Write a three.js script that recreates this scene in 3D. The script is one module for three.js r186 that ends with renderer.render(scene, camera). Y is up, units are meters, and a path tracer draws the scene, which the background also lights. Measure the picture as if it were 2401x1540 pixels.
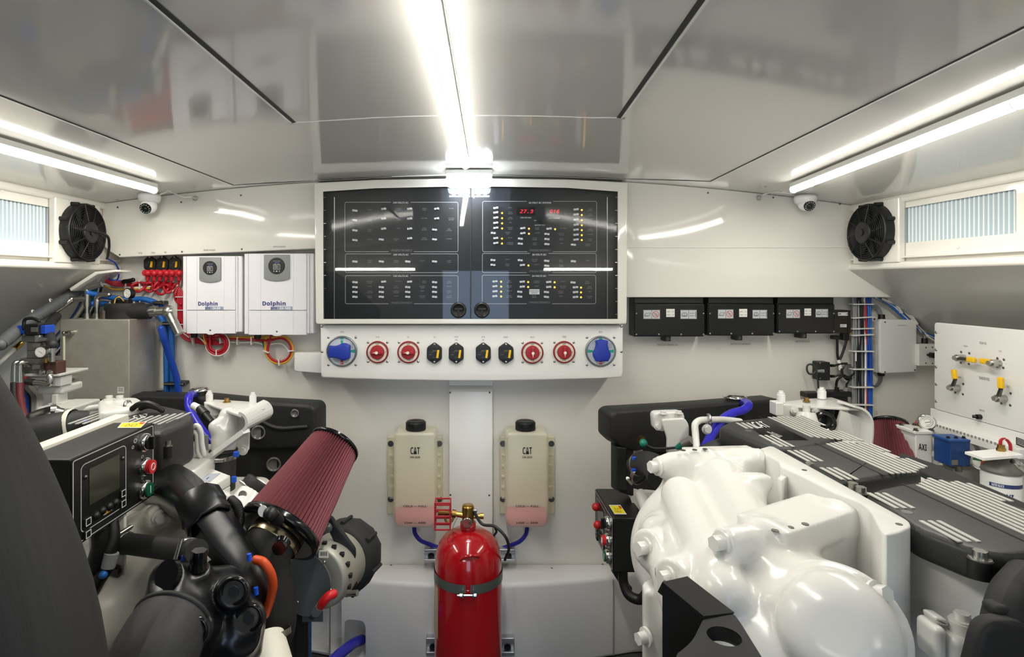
import * as THREE from 'three';
import { RoundedBoxGeometry } from 'three/addons/geometries/RoundedBoxGeometry.js';
import { mergeGeometries, toCreasedNormals } from 'three/addons/utils/BufferGeometryUtils.js';
import { RectAreaLightUniformsLib } from 'three/addons/lights/RectAreaLightUniformsLib.js';
import { createNoise3D } from 'simplex-noise';
import { Brush, Evaluator, SUBTRACTION } from 'three-bvh-csg';
RectAreaLightUniformsLib.init();

// ---------- camera, sky, exposure ----------
const F = 1350, CX = 1105, CY = 660, E = 1.66;             // focal length in pixels, vanishing point, eye height
const scene = new THREE.Scene();
const camera = new THREE.PerspectiveCamera(2 * Math.atan(770 / F) * 180 / Math.PI, 2401 / 1540, 0.05, 60);
camera.position.set(0, E, 0);
camera.lookAt(0, E, -1);
camera.setViewOffset(2401, 1540, 1200.5 - CX, 770 - CY, 2401, 1540);
scene.add(camera);
scene.background = new THREE.Color().setRGB(1.3, 1.75, 2.4);   // daylight beyond the aft doorway
const renderer = new THREE.WebGLRenderer({ antialias: true });
renderer.toneMapping = THREE.LinearToneMapping;
renderer.toneMappingExposure = 1.36;
renderer.shadowMap.enabled = true;
const LAMP = { tube: 60, glow: 15, lantern: 16, lanternGlow: 14, aft: 34 };   // lamp strengths

// ---------- helpers ----------
const V = (x, y, z) => new THREE.Vector3(x, y, z);
const P = (px, py, Z) => V((px - CX) / F * Z, E - (py - CY) / F * Z, -Z);               // pixel ray at a depth
const H = (px, py, h) => P(px, py, F * h / (py - CY));                                 // pixel ray on a level plane h below the eye
const PX = (px, py, X) => P(px, py, X * F / (px - CX));                                // pixel ray on a fore-and-aft wall
const hc = (X) => 0.461 - 0.0437 * X * X;                                              // cambered deckhead above the eye
function C(px, py) { let Z = 1.5; for (let i = 0; i < 30; i++) { const X = (px - CX) / F * Z; Z = hc(X) * F / (CY - py); } return P(px, py, Z); }
function onLine(px, py, A, B) {   // pixel ray on the upright plane through A(x,Z) and B(x,Z)
  const u = (px - CX) / F, dx = B[0] - A[0], dz = B[1] - A[1];
  const Z = (A[0] * dz - A[1] * dx) / (u * dz - dx);
  return P(px, py, Z);
}
let seed = 7;
const rnd = () => { seed = (seed * 16807) % 2147483647; return seed / 2147483647; };
const noise = createNoise3D(rnd);
const taken = new Map();
function numbered(n) { const k = taken.get(n) || 0; taken.set(n, k + 1); return k ? n + '_' + String(k).padStart(3, '0') : n; }
function thing(name, label, category, group) {
  const o = new THREE.Group(); o.name = numbered(name); o.userData = { label, category };
  if (group) o.userData.group = group;
  scene.add(o); return o;
}
function part(parent, name, geo, mat, label) {
  if (mat.sheet) { const [a, b, w, h] = mat.sheet, u = geo.attributes.uv; for (let i = 0; i < u.count; i++) u.setXY(i, a + u.getX(i) * w, b + u.getY(i) * h); mat = film; }
  const m = new THREE.Mesh(Array.isArray(geo) ? merge(geo) : geo, mat); m.name = name; m.castShadow = m.receiveShadow = true;
  if (label) m.userData.label = label;
  parent.add(m); return m;
}
function struct(name, geo, mat, label) {
  const m = new THREE.Mesh(Array.isArray(geo) ? merge(geo) : geo, mat); m.name = name; m.castShadow = m.receiveShadow = true;
  m.userData = { kind: 'structure', label, category: name.split('_')[0] }; scene.add(m); return m;
}
let into = null;      // while a tied loom is being built, its cables and ties are parts of it
function single(name, label, category, geo, mat, group) {
  if (into) return part(into, name, geo, mat);
  const m = new THREE.Mesh(Array.isArray(geo) ? merge(geo) : geo, mat); m.name = numbered(name); m.castShadow = m.receiveShadow = true;
  m.userData = { label, category }; if (group) m.userData.group = group; scene.add(m); return m;
}
function clean(g) { g = g.index ? g.toNonIndexed() : g; for (const k of Object.keys(g.attributes)) if (!['position', 'normal', 'uv'].includes(k)) g.deleteAttribute(k); if (!g.attributes.uv) g.setAttribute('uv', new THREE.Float32BufferAttribute(new Float32Array(g.attributes.position.count * 2), 2)); if (!g.attributes.normal) g.computeVertexNormals(); g.clearGroups(); return g; }
const merge = (list) => mergeGeometries(list.map(clean));
const box = (x, y, z, sx, sy, sz, r = 0.002) => (r > 0 ? new RoundedBoxGeometry(sx, sy, sz, 2, Math.min(r, sx / 2.02, sy / 2.02, sz / 2.02)) : new THREE.BoxGeometry(sx, sy, sz)).translate(x, y, z);
function boxPx(x0, y0, x1, y1, Z, depth, r = 0.002) {     // a box whose front face fills a pixel rectangle at depth Z
  const a = P(x0, y0, Z), b = P(x1, y1, Z);
  return box((a.x + b.x) / 2, (a.y + b.y) / 2, -Z - depth / 2, Math.abs(b.x - a.x), Math.abs(a.y - b.y), depth, r);
}
function toDir(geo, p, dir) {     // geometry built along +y, turned to dir and moved to p
  const q = new THREE.Quaternion().setFromUnitVectors(V(0, 1, 0), dir.clone().normalize());
  return geo.applyQuaternion(q).translate(p.x, p.y, p.z);
}
const cyl = (p, q, r1, r2 = r1, seg = 24, open = false) => { const d = q.clone().sub(p), L = d.length(); return toDir(new THREE.CylinderGeometry(r2, r1, L, seg, 1, open).translate(0, L / 2, 0), p, d); };
const disc = (p, dir, r, t, seg = 28) => toDir(new THREE.CylinderGeometry(r, r, t, seg).translate(0, t / 2, 0), p, dir);
const lathe = (p, dir, prof, seg = 36) => toDir(new THREE.LatheGeometry(prof.map(([r, y]) => new THREE.Vector2(r, y)), seg), p, dir);
const torus = (p, dir, R, r, seg = 36, arc = Math.PI * 2) => toDir(new THREE.TorusGeometry(R, r, 10, seg, arc).rotateX(Math.PI / 2), p, dir);
const ball = (p, r, seg = 16) => new THREE.SphereGeometry(r, seg, Math.ceil(seg * 0.7)).translate(p.x, p.y, p.z);
const tube = (pts, r, seg = 9, n) => { const c = new THREE.CatmullRomCurve3(pts, false, 'centripetal'); return merge([new THREE.TubeGeometry(c, n || Math.max(12, pts.length * 7), r, seg), ball(pts[0], r * 0.99, 8), ball(pts[pts.length - 1], r * 0.99, 8)]); };
function sweep(pts, radii, seg = 24, n = 48) {            // a tube whose radius changes along it
  const c = new THREE.CatmullRomCurve3(pts, false, 'centripetal'), g = new THREE.TubeGeometry(c, n, 1, seg), pos = g.attributes.position;
  const v = V(0, 0, 0);
  for (let i = 0; i <= n; i++) {
    const t = i / n, o = c.getPointAt(t), k = c.getUtoTmapping(t) * (radii.length - 1), a = Math.min(Math.floor(k), radii.length - 2), r = radii[a] + (radii[a + 1] - radii[a]) * (k - a);
    for (let j = 0; j <= seg; j++) { const m = i * (seg + 1) + j; v.fromBufferAttribute(pos, m).sub(o).multiplyScalar(r).add(o); pos.setXYZ(m, v.x, v.y, v.z); }
  }
  g.computeVertexNormals();
  const e = (t, s) => { const p = c.getPointAt(t), d = c.getTangentAt(t).multiplyScalar(s); return disc(p, d, s < 0 ? radii[0] : radii[radii.length - 1], 0.0005, seg); };
  return merge([g, e(0, -1), e(1, 1)]);
}
function frame3(pts) {      // plane basis of a polygon
  const n = V(0, 0, 0);
  for (let i = 0; i < pts.length; i++) { const a = pts[i], b = pts[(i + 1) % pts.length]; n.x += (a.y - b.y) * (a.z + b.z); n.y += (a.z - b.z) * (a.x + b.x); n.z += (a.x - b.x) * (a.y + b.y); }
  n.normalize();
  const u = pts[1].clone().sub(pts[0]).normalize(); u.sub(n.clone().multiplyScalar(u.dot(n))).normalize();
  return { n, u, v: n.clone().cross(u), o: pts[0] };
}
function prism(pts, back, bevel = 0, holes = [], curve = 6) {  // polygon in space pushed along 'back' (a vector along its normal)
  const f = frame3(pts);
  if (f.n.dot(back) > 0) { f.n.negate(); f.v.negate(); }
  const to2 = (p) => { const d = p.clone().sub(f.o); return new THREE.Vector2(d.dot(f.u), d.dot(f.v)); };
  const s = new THREE.Shape(pts.map(to2));
  for (const h of holes) s.holes.push(new THREE.Path(h.map(to2)));
  const depth = Math.abs(f.n.dot(back));
  const g = new THREE.ExtrudeGeometry(s, { depth: Math.max(1e-4, depth - 2 * bevel), bevelEnabled: bevel > 0, bevelSize: bevel, bevelThickness: bevel, bevelOffset: -bevel, bevelSegments: 3, curveSegments: curve });
  g.translate(0, 0, -depth + bevel);
  g.applyMatrix4(new THREE.Matrix4().makeBasis(f.u, f.v, f.n).setPosition(f.o));
  return bevel > 0 ? toCreasedNormals(g, 0.6) : g;
}
function rounded(pts, r, n = 4) {     // round the corners of a polygon in space
  const out = [];
  pts.forEach((p, i) => {
    const a = pts[(i + pts.length - 1) % pts.length], b = pts[(i + 1) % pts.length];
    const q = Array.isArray(r) ? r[i] : r;
    if (!q) { out.push(p); return; }
    const da = a.clone().sub(p), db = b.clone().sub(p), ra = Math.min(q, da.length() * 0.48), rb = Math.min(q, db.length() * 0.48);
    const s = p.clone().add(da.setLength(ra)), e = p.clone().add(db.setLength(rb));
    for (let k = 0; k <= n; k++) { const t = k / n; out.push(s.clone().multiplyScalar((1 - t) ** 2).add(p.clone().multiplyScalar(2 * t * (1 - t))).add(e.clone().multiplyScalar(t * t))); }
  });
  return out;
}
const ringPts = (p, dir, r, n = 20) => { const q = new THREE.Quaternion().setFromUnitVectors(V(0, 1, 0), dir.clone().normalize()); return Array.from({ length: n }, (_, i) => V(Math.cos(i / n * 6.28319) * r, 0, Math.sin(i / n * 6.28319) * r).applyQuaternion(q).add(p)); };
function quad(a, b, c, d) {           // corners: top left, top right, bottom right, bottom left, with uv
  const g = new THREE.BufferGeometry();
  g.setAttribute('position', new THREE.Float32BufferAttribute([a, b, c, d].flatMap((p) => [p.x, p.y, p.z]), 3));
  g.setAttribute('uv', new THREE.Float32BufferAttribute([0, 1, 1, 1, 1, 0, 0, 0], 2));
  g.setIndex([0, 3, 1, 1, 3, 2]); g.computeVertexNormals(); return g;
}
const quadPx = (x0, y0, x1, y1, Z) => quad(P(x0, y0, Z), P(x1, y0, Z), P(x1, y1, Z), P(x0, y1, Z));
// surface nets over a distance field
function fieldMesh(lo, hi, cell, sdf) {
  const n = [0, 1, 2].map((k) => Math.ceil((hi.getComponent(k) - lo.getComponent(k)) / cell) + 1), [nx, ny, nz] = n;
  const d = new Float32Array(nx * ny * nz);
  for (let k = 0, m = 0; k < nz; k++) for (let j = 0; j < ny; j++) for (let i = 0; i < nx; i++) d[m++] = sdf(lo.x + i * cell, lo.y + j * cell, lo.z + k * cell);
  const id = new Int32Array(nx * ny * nz).fill(-1), pos = [], idx = [], at = (i, j, k) => i + nx * (j + ny * k);
  for (let k = 0; k < nz - 1; k++) for (let j = 0; j < ny - 1; j++) for (let i = 0; i < nx - 1; i++) {
    let sx = 0, sy = 0, sz = 0, c = 0;
    const e = (a, b, A, B) => { const da = d[a], db = d[b]; if ((da < 0) !== (db < 0)) { const t = da / (da - db); sx += A[0] + t * (B[0] - A[0]); sy += A[1] + t * (B[1] - A[1]); sz += A[2] + t * (B[2] - A[2]); c++; } };
    const o = at(i, j, k), X = 1, Y = nx, Z = nx * ny;
    const s0 = d[o] < 0;
    if ((d[o + X] < 0) === s0 && (d[o + Y] < 0) === s0 && (d[o + Z] < 0) === s0 && (d[o + X + Y] < 0) === s0 && (d[o + X + Z] < 0) === s0 && (d[o + Y + Z] < 0) === s0 && (d[o + X + Y + Z] < 0) === s0) continue;
    for (let a = 0; a < 2; a++) for (let b = 0; b < 2; b++) {
      e(o + a * Y + b * Z, o + a * Y + b * Z + X, [0, a, b], [1, a, b]);
      e(o + a * X + b * Z, o + a * X + b * Z + Y, [a, 0, b], [a, 1, b]);
      e(o + a * X + b * Y, o + a * X + b * Y + Z, [a, b, 0], [a, b, 1]);
    }
    id[o] = pos.length / 3; pos.push(lo.x + (i + sx / c) * cell, lo.y + (j + sy / c) * cell, lo.z + (k + sz / c) * cell);
  }
  for (let k = 1; k < nz - 1; k++) for (let j = 1; j < ny - 1; j++) for (let i = 1; i < nx - 1; i++) {
    const o = at(i, j, k), s = d[o] < 0;
    const f = (t, p, q) => { if ((d[o + t] < 0) !== s) { const a = id[o], b = id[o - p], c = id[o - p - q], e = id[o - q]; if (a < 0 || b < 0 || c < 0 || e < 0) return; if (s) idx.push(a, b, c, a, c, e); else idx.push(a, c, b, a, e, c); } };
    f(1, nx, nx * ny); f(nx, nx * ny, 1); f(nx * ny, 1, nx);
  }
  const g = new THREE.BufferGeometry();
  g.setAttribute('position', new THREE.Float32BufferAttribute(pos, 3)); g.setIndex(idx); g.computeVertexNormals(); return g;
}
const smin = (a, b, k) => { const h = Math.max(k - Math.abs(a - b), 0) / k; return Math.min(a, b) - h * h * k * 0.25; };
const cap = (a, b, ra, rb = ra) => { const d = b.clone().sub(a), L2 = d.lengthSq(); return (x, y, z) => { const px = x - a.x, py = y - a.y, pz = z - a.z; let t = (px * d.x + py * d.y + pz * d.z) / L2; t = t < 0 ? 0 : t > 1 ? 1 : t; return Math.hypot(px - d.x * t, py - d.y * t, pz - d.z * t) - (ra + (rb - ra) * t); }; };
const drum = (a, b, r, e = 0.01) => { const d = b.clone().sub(a), L = d.length(); d.normalize(); return (x, y, z) => { const px = x - a.x, py = y - a.y, pz = z - a.z, t = px * d.x + py * d.y + pz * d.z, q = Math.hypot(px - d.x * t, py - d.y * t, pz - d.z * t) - r + e, w = Math.abs(t - L / 2) - L / 2 + e; return Math.min(Math.max(q, w), 0) + Math.hypot(Math.max(q, 0), Math.max(w, 0)) - e; }; };
const brick = (c, s, turn = 0, e = 0.01) => { const co = Math.cos(turn), si = Math.sin(turn); return (x, y, z) => { const dx = x - c.x, dz = z - c.z, X = Math.abs(dx * co + dz * si) - s[0] / 2 + e, Y = Math.abs(y - c.y) - s[1] / 2 + e, Z = Math.abs(-dx * si + dz * co) - s[2] / 2 + e; return Math.hypot(Math.max(X, 0), Math.max(Y, 0), Math.max(Z, 0)) + Math.min(Math.max(X, Y, Z), 0) - e; }; };

// ---------- textures and materials ----------
function paint(w, h, draw) { const c = document.createElement('canvas'); c.width = w; c.height = h; const g = c.getContext('2d'); draw(g, w, h); const t = new THREE.CanvasTexture(c); t.colorSpace = THREE.SRGBColorSpace; t.anisotropy = 8; return t; }
const M = (color, roughness = 0.5, metalness = 0, extra = {}) => new THREE.MeshPhysicalMaterial({ color, roughness, metalness, ...extra });
const print = (w, h, draw, roughness = 0.5) => new THREE.MeshStandardMaterial({ map: paint(w, h, draw), transparent: true, roughness, polygonOffset: true });
const solidPrint = (w, h, draw, roughness = 0.5, extra = {}) => new THREE.MeshPhysicalMaterial({ map: paint(w, h, draw), roughness, ...extra });
const atlas = document.createElement('canvas'); atlas.width = 2048; atlas.height = 1024; let cell = 0;     // one sheet of clear film with all the small lettering
const atlasTexture = new THREE.CanvasTexture(atlas); atlasTexture.colorSpace = THREE.SRGBColorSpace;
const film = new THREE.MeshStandardMaterial({ map: atlasTexture, transparent: true, roughness: 0.4, polygonOffset: true });
function words(lines, color = '#77736c') {       // small lettering: draws one cell and gives back where it is
  if (cell % 16 + lines.length > 16) cell = Math.ceil(cell / 16) * 16;
  const x = Math.floor(cell / 16) * 512, y = cell % 16 * 64, g = atlas.getContext('2d'); cell += lines.length;
  g.fillStyle = color; g.textAlign = 'center'; g.textBaseline = 'middle'; g.font = '44px sans-serif'; lines.forEach((t, i) => g.fillText(t, x + 256, y + 34 + i * 64, 500));
  return { sheet: [x / 2048, 1 - (y + lines.length * 64) / 1024, 512 / 2048, lines.length * 64 / 1024] };
}
function grain(base, amp, scale, rough, bump, size = 512) {   // speckled noise colour + bump
  const d = new Uint8Array(size * size * 4), b = new Uint8Array(size * size * 4);
  for (let j = 0; j < size; j++) for (let i = 0; i < size; i++) {
    const a = i / size * 6.28319, c = j / size * 6.28319, x = Math.cos(a), y = Math.sin(a), z = Math.cos(c), w = Math.sin(c);
    const n = 0.5 * noise(x * scale, y * scale + z * scale, w * scale) + 0.3 * noise(x * scale * 3 + z * 2, y * scale * 3, w * scale * 3 + z * scale * 3) + 0.2 * (rnd() * 2 - 1), m = (j * size + i) * 4;
    for (let k = 0; k < 3; k++) { d[m + k] = Math.max(0, Math.min(255, base[k] + amp * n)); b[m + k] = 128 + 100 * n; }
    d[m + 3] = b[m + 3] = 255;
  }
  const mk = (arr, srgb) => { const t = new THREE.DataTexture(arr, size, size); t.magFilter = THREE.LinearFilter; t.minFilter = THREE.LinearMipmapLinearFilter; t.generateMipmaps = true; t.wrapS = t.wrapT = THREE.RepeatWrapping; if (srgb) t.colorSpace = THREE.SRGBColorSpace; t.needsUpdate = true; return t; };
  return new THREE.MeshStandardMaterial({ map: mk(d, true), bumpMap: mk(b, false), bumpScale: bump, roughness: rough });
}
function uvWorld(g, s = 1) {        // box-projected uv in metres / s
  g = clean(g); const p = g.attributes.position, n = g.attributes.normal, u = g.attributes.uv;
  for (let i = 0; i < p.count; i++) { const ax = Math.abs(n.getX(i)), ay = Math.abs(n.getY(i)), az = Math.abs(n.getZ(i)); const [a, b] = ax > ay && ax > az ? [p.getZ(i), p.getY(i)] : ay > az ? [p.getX(i), p.getZ(i)] : [p.getX(i), p.getY(i)]; u.setXY(i, a / s, b / s); }
  return g;
}
const gel = M('#e8e5dc', 0.08), ceilMat = M('#dbd9d3', 0.08), wallMat = M('#e6e3da', 0.32), ledgeMat = M('#e2e1df', 0.4), hullMat = M('#c4c2ba', 0.2);
const white = M('#efefec', 0.22), whitePaint = M('#dddcd7', 0.2), whiteSatin = M('#e9e8e4', 0.42), cream = M('#e7e3d3', 0.5), plasticGrey = M('#dcdcd6', 0.5);
const black = M('#141414', 0.45), blackGloss = M('#0d0e10', 0.14), blackMatte = M('#1b1b1b', 0.72), rubber = M('#222222', 0.62), blackCast = M('#141517', 0.3), soot = M('#191a1a', 0.55);
const steel = M('#b9b8b2', 0.28, 1), chrome = M('#d5d5d2', 0.12, 1), darkSteel = M('#6d6b66', 0.38, 1), brass = M('#b08d4a', 0.3, 1), zinc = M('#9aa09e', 0.4, 1), castGrey = M('#77766f', 0.5, 0.6), alu = M('#c6c8c8', 0.34, 0.9);
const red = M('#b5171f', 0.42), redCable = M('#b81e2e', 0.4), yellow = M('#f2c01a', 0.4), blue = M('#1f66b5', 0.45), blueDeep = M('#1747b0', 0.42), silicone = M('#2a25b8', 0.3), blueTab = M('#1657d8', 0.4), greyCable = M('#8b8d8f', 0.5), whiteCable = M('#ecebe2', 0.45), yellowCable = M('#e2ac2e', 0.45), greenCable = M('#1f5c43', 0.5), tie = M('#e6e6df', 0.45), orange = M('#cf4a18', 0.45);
const boot = M('#d02733', 0.42), recessShade = M('#8e8c86', 0.6);  // the last grey paints the shade inside joints and slots
const tubeGlow = M('#ffffff', 0.4, 0, { emissive: new THREE.Color(1, 0.965, 0.88), emissiveIntensity: LAMP.glow });
// fastenings
const hexBolt = (p, dir, r = 0.01, t = 0.008) => merge([disc(p, dir, r * 1.5, t * 0.25, 18), toDir(new THREE.CylinderGeometry(r, r, t, 6).translate(0, t * 0.7, 0), p, dir)]);
const screwHead = (p, dir, r = 0.004) => toDir(new THREE.SphereGeometry(r, 10, 6, 0, 6.2832, 0, 1.35).scale(1, 0.55, 1), p, dir);
const FRONT = V(0, 0, 1), UPV = V(0, 1, 0), LEFT = V(-1, 0, 0), RIGHT = V(1, 0, 0);
const add = (p, x, y, z) => V(p.x + x, p.y + y, p.z + z);

// ---------- lamps ----------
function areaLight(parent, p, towards, along, len, wid, strength, color) {
  const l = new THREE.RectAreaLight(color, strength, len, wid);
  l.position.copy(p); const z = p.clone().sub(towards).normalize(); l.up.copy(z.clone().cross(along.clone().normalize()));
  l.lookAt(towards); l.castShadow = true; parent.add(l); return l;
}
function tubeLamp(p, q, face, strength, label) {
  const t = thing('tube_light', label, 'lamp', 'tube lights of the engine room');
  const d = q.clone().sub(p), L = d.length(), u = d.clone().normalize(), side = u.clone().cross(face).normalize();
  const rect = (w, lo, hi, a, b) => prism([p.clone().add(u.clone().multiplyScalar(a)).add(side.clone().multiplyScalar(-w)).add(face.clone().multiplyScalar(lo)), p.clone().add(u.clone().multiplyScalar(a)).add(side.clone().multiplyScalar(w)).add(face.clone().multiplyScalar(lo)),
    p.clone().add(u.clone().multiplyScalar(b)).add(side.clone().multiplyScalar(w)).add(face.clone().multiplyScalar(lo)), p.clone().add(u.clone().multiplyScalar(b)).add(side.clone().multiplyScalar(-w)).add(face.clone().multiplyScalar(lo))], face.clone().multiplyScalar(hi - lo), 0);
  part(t, 'housing', rect(0.014, -0.024, -0.008, 0, L), plasticGrey);
  part(t, 'diffuser', cyl(p, q, 0.0135, 0.0135, 16), tubeGlow, 'glowing white diffuser tube');
  for (const e of [p, q]) part(t, 'end_cap', disc(e.clone().sub(u.clone().multiplyScalar(0.004)), u, 0.0148, 0.008, 16), white);
  for (const k of [0.12, 0.88]) part(t, 'clip', torus(p.clone().lerp(q, k), u, 0.014, 0.0018, 18), plasticGrey);
  const m = p.clone().lerp(q, 0.5).add(face.clone().multiplyScalar(0.0165));
  areaLight(t, m, m.clone().add(face), u, L, 0.026, strength, new THREE.Color(1, 0.96, 0.87));
  return t;
}
const DOWN = V(0, -1, 0);
const under = (v, dy) => V(v.x, E + hc(v.x) - dy, v.z);
{
  const a = P(1860, 447, 2.26), b = P(2401, 252, 1.19), e = b.clone().add(b.clone().sub(a).multiplyScalar(0.12));
  tubeLamp(under(a, 0.03), under(e, 0.03), DOWN, LAMP.tube, 'long glowing tube light above the louvred vent beside the fuel valve panel');
  const c = P(362, 447, 2.28), d = P(0, 345, 1.55), g = d.clone().add(d.clone().sub(c).multiplyScalar(0.45));
  tubeLamp(under(c, 0.03), under(g, 0.03), DOWN, LAMP.tube, 'long glowing tube light above the louvred vent beside the steel hydraulic tank');
  tubeLamp(V(-0.022, E + 0.44, -2.18), V(-0.075, E + 0.44, -0.55), DOWN, LAMP.tube, 'long glowing tube light on the deckhead running up to the breaker cabinet');
  tubeLamp(V(-1.5, E + 0.136, 1.44), V(-0.62, E + 0.136, 1.44), V(0, 0, -1), LAMP.aft, 'tube light on the aft wall, port side of doorway');
  tubeLamp(V(0.8, E + 0.136, 1.44), V(1.56, E + 0.136, 1.44), V(0, 0, -1), LAMP.aft, 'tube light on the aft wall, starboard side of doorway');
}
{ // square emergency lantern under the deckhead
  const t = thing('emergency_light', 'small bluish white lantern of bright diodes above the breaker cabinet doors', 'lamp');
  const Z = 2.34, top = E + 0.458, x = P(1100, 400, Z).x;
  part(t, 'housing', box(x, top - 0.012, -Z - 0.035, 0.196, 0.022, 0.075, 0.009), white);
  part(t, 'lens', box(x, top - 0.046, -Z - 0.035, 0.19, 0.044, 0.07, 0.016), M('#ffffff', 0.3, 0, { emissive: new THREE.Color(0.86, 0.93, 1), emissiveIntensity: LAMP.lanternGlow }), 'glowing lens');
  for (let i = 0; i < 6; i++) part(t, 'diode', ball(V(x - 0.07 + i * 0.028, top - 0.069, -Z - 0.02), 0.008, 10), M('#ffffff', 0.3, 0, { emissive: new THREE.Color(0.8, 0.9, 1), emissiveIntensity: LAMP.lanternGlow * 1.4 }));
  const p = V(x, top - 0.079, -Z - 0.035);
  areaLight(t, p, add(p, 0, -1, 0), RIGHT, 0.18, 0.06, LAMP.lantern, new THREE.Color(0.82, 0.9, 1));
}

// ---------- the room ----------
const ZB = 2.66, XL = -1.63, XR = 1.69, XO = 2.25, AFT = 1.5;
struct('floor', uvWorld(box(0, -0.03, -0.55, 4.7, 0.06, 4.5, 0), 0.5), grain([62, 62, 62], 16, 3, 0.6, 0.0008), 'dark grey engine room floor');
{
  const s = new THREE.Shape(), n = 40;
  for (let i = 0; i <= n; i++) { const X = -1.8 + 3.6 * i / n; i ? s.lineTo(X, E + hc(X)) : s.moveTo(X, E + hc(X)); }
  s.lineTo(1.8, E + 0.56); s.lineTo(-1.8, E + 0.56);
  const c = struct('ceiling', toCreasedNormals(new THREE.ExtrudeGeometry(s, { depth: AFT + ZB + 0.1, bevelEnabled: false }).translate(0, 0, -ZB - 0.05), 0.5), ceilMat, 'glossy pale grey cambered deckhead panels');
  // seams between the deckhead panels: aluminium glint painted white, gap shade painted dark
  const seamGlint = M('#f3f3ef', 0.25);
  const run = (pix) => pix.map(([x, y]) => under(C(x, y), 0));
  const strip = (pts, w, dy, t) => { const out = []; for (let i = 0; i + 1 < pts.length; i++) { const a = pts[i], b = pts[i + 1], d = b.clone().sub(a).setY(0).normalize(), s2 = V(-d.z, 0, d.x).multiplyScalar(w / 2); const lo = (v) => V(v.x, E + hc(v.x) - dy, v.z); out.push(prism([lo(a.clone().add(s2)), lo(b.clone().add(s2)), lo(b.clone().sub(s2)), lo(a.clone().sub(s2))], V(0, t, 0))); } return out; };
  const sub = (a, b, n2) => Array.from({ length: n2 + 1 }, (_, i) => [a[0] + (b[0] - a[0]) * i / n2, a[1] + (b[1] - a[1]) * i / n2]);
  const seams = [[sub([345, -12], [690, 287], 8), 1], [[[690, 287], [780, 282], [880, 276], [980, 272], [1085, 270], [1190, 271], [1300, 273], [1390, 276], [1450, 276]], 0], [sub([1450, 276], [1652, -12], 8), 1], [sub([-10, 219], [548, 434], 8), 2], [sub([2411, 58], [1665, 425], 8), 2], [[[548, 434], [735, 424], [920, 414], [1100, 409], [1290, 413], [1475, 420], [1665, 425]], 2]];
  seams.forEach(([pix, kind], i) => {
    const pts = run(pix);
    struct('trim_' + (i + 1), strip(pts, [0.006, 0.011, 0.005][kind], 0.0014, 0.003), [seamGlint, rubber, rubber][kind], ['thin white seam strip with painted highlight on the deckhead hatch', 'dark strip painting the shade of the open seam along the deckhead hatch', 'thin dark strip painting the seam shade between deckhead panels'][kind]);
    if (kind !== 0) { const off = pts.map((p) => add(p, p.x < 0 ? -0.008 * (kind === 1 ? 1.2 : 0.5) : 0.008 * (kind === 1 ? 1.2 : 0.5), 0, 0)); part(scene.getObjectByName('trim_' + (i + 1)), 'edge_strip', strip(off, 0.0045, 0.0022, 0.004), seamGlint); }
  });
  for (const [x, y] of [[682, 288], [1462, 277], [547, 434], [1668, 425], [275, 468], [1795, 437]]) part(c, 'screw', screwHead(under(C(x, y), 0), DOWN, 0.006), steel);
}
{ // forward bulkhead with a pipe cut-out low on its port side
  const b = struct('wall_front', box(0, 1.06, -ZB - 0.025, 4.7, 2.2, 0.05, 0), wallMat, 'plain off white forward bulkhead');
  const note = (x0, y0, x1, y1, Z, ...t) => part(b, 'lettering', quadPx(x0, y0, x1, y1, Z), words(t));
  note(1538, 804, 1592, 812, ZB - 0.0015, 'PORT CAT CONTROLLER'); note(1712, 802, 1760, 810, ZB - 0.0015, 'JOYSTICK CAT CONTROLLER'); note(1862, 796, 1900, 804, ZB - 0.0015, 'STBD CAT CONTROLLER');
  note(2048, 963, 2062, 967, ZB - 0.0015, 'AIR FILTER'); note(2048, 968, 2062, 972, ZB - 0.0015, 'MONITOR');
}
function sideWall(name, X, s, zf, zn, y0, y1, bottom, label) {
  const q = (z, y) => V(X, y, z), top = E + hc(X) + 0.03;
  const hole = [q(-zf, y0), q(-zf, y1), q(-zn, y1), q(-zn, y0)];
  const w = struct(name, prism([q(-ZB, bottom), q(-ZB, top), q(AFT, top), q(AFT, bottom)], V(s * 0.05, 0, 0), 0, [rounded(hole, 0.008)]), gel, label);
  part(w, 'lip', merge([box(X + s * 0.01, bottom - 0.012, (AFT - ZB) / 2, 0.07, 0.03, ZB + AFT - 0.02, 0.012), box(X - s * 0.004, bottom + 0.02, (AFT - ZB) / 2, 0.03, 0.008, ZB + AFT - 0.02, 0.003)]), gel);
  part(w, 'cove', box(X + s * 0.005, E + hc(X) - 0.012, (AFT - ZB) / 2, 0.05, 0.03, ZB + AFT - 0.02, 0.012), gel);
  for (const z of [-2.0, -1.7]) for (const y of [bottom + 0.045, y1 + 0.03]) part(w, 'screw_cover', screwHead(V(X, y, z), V(-s, 0, 0), 0.008), gel);
  return w;
}
sideWall('wall_left', XL, -1, 2.275, 1.66, E + 0.148, E + 0.287, E + 0.075, 'white upper port side wall with vent opening');
sideWall('wall_right', XR, 1, 2.3, 1.785, E + 0.15, E + 0.287, E + 0.075, 'white upper starboard side wall with vent opening');
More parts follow.
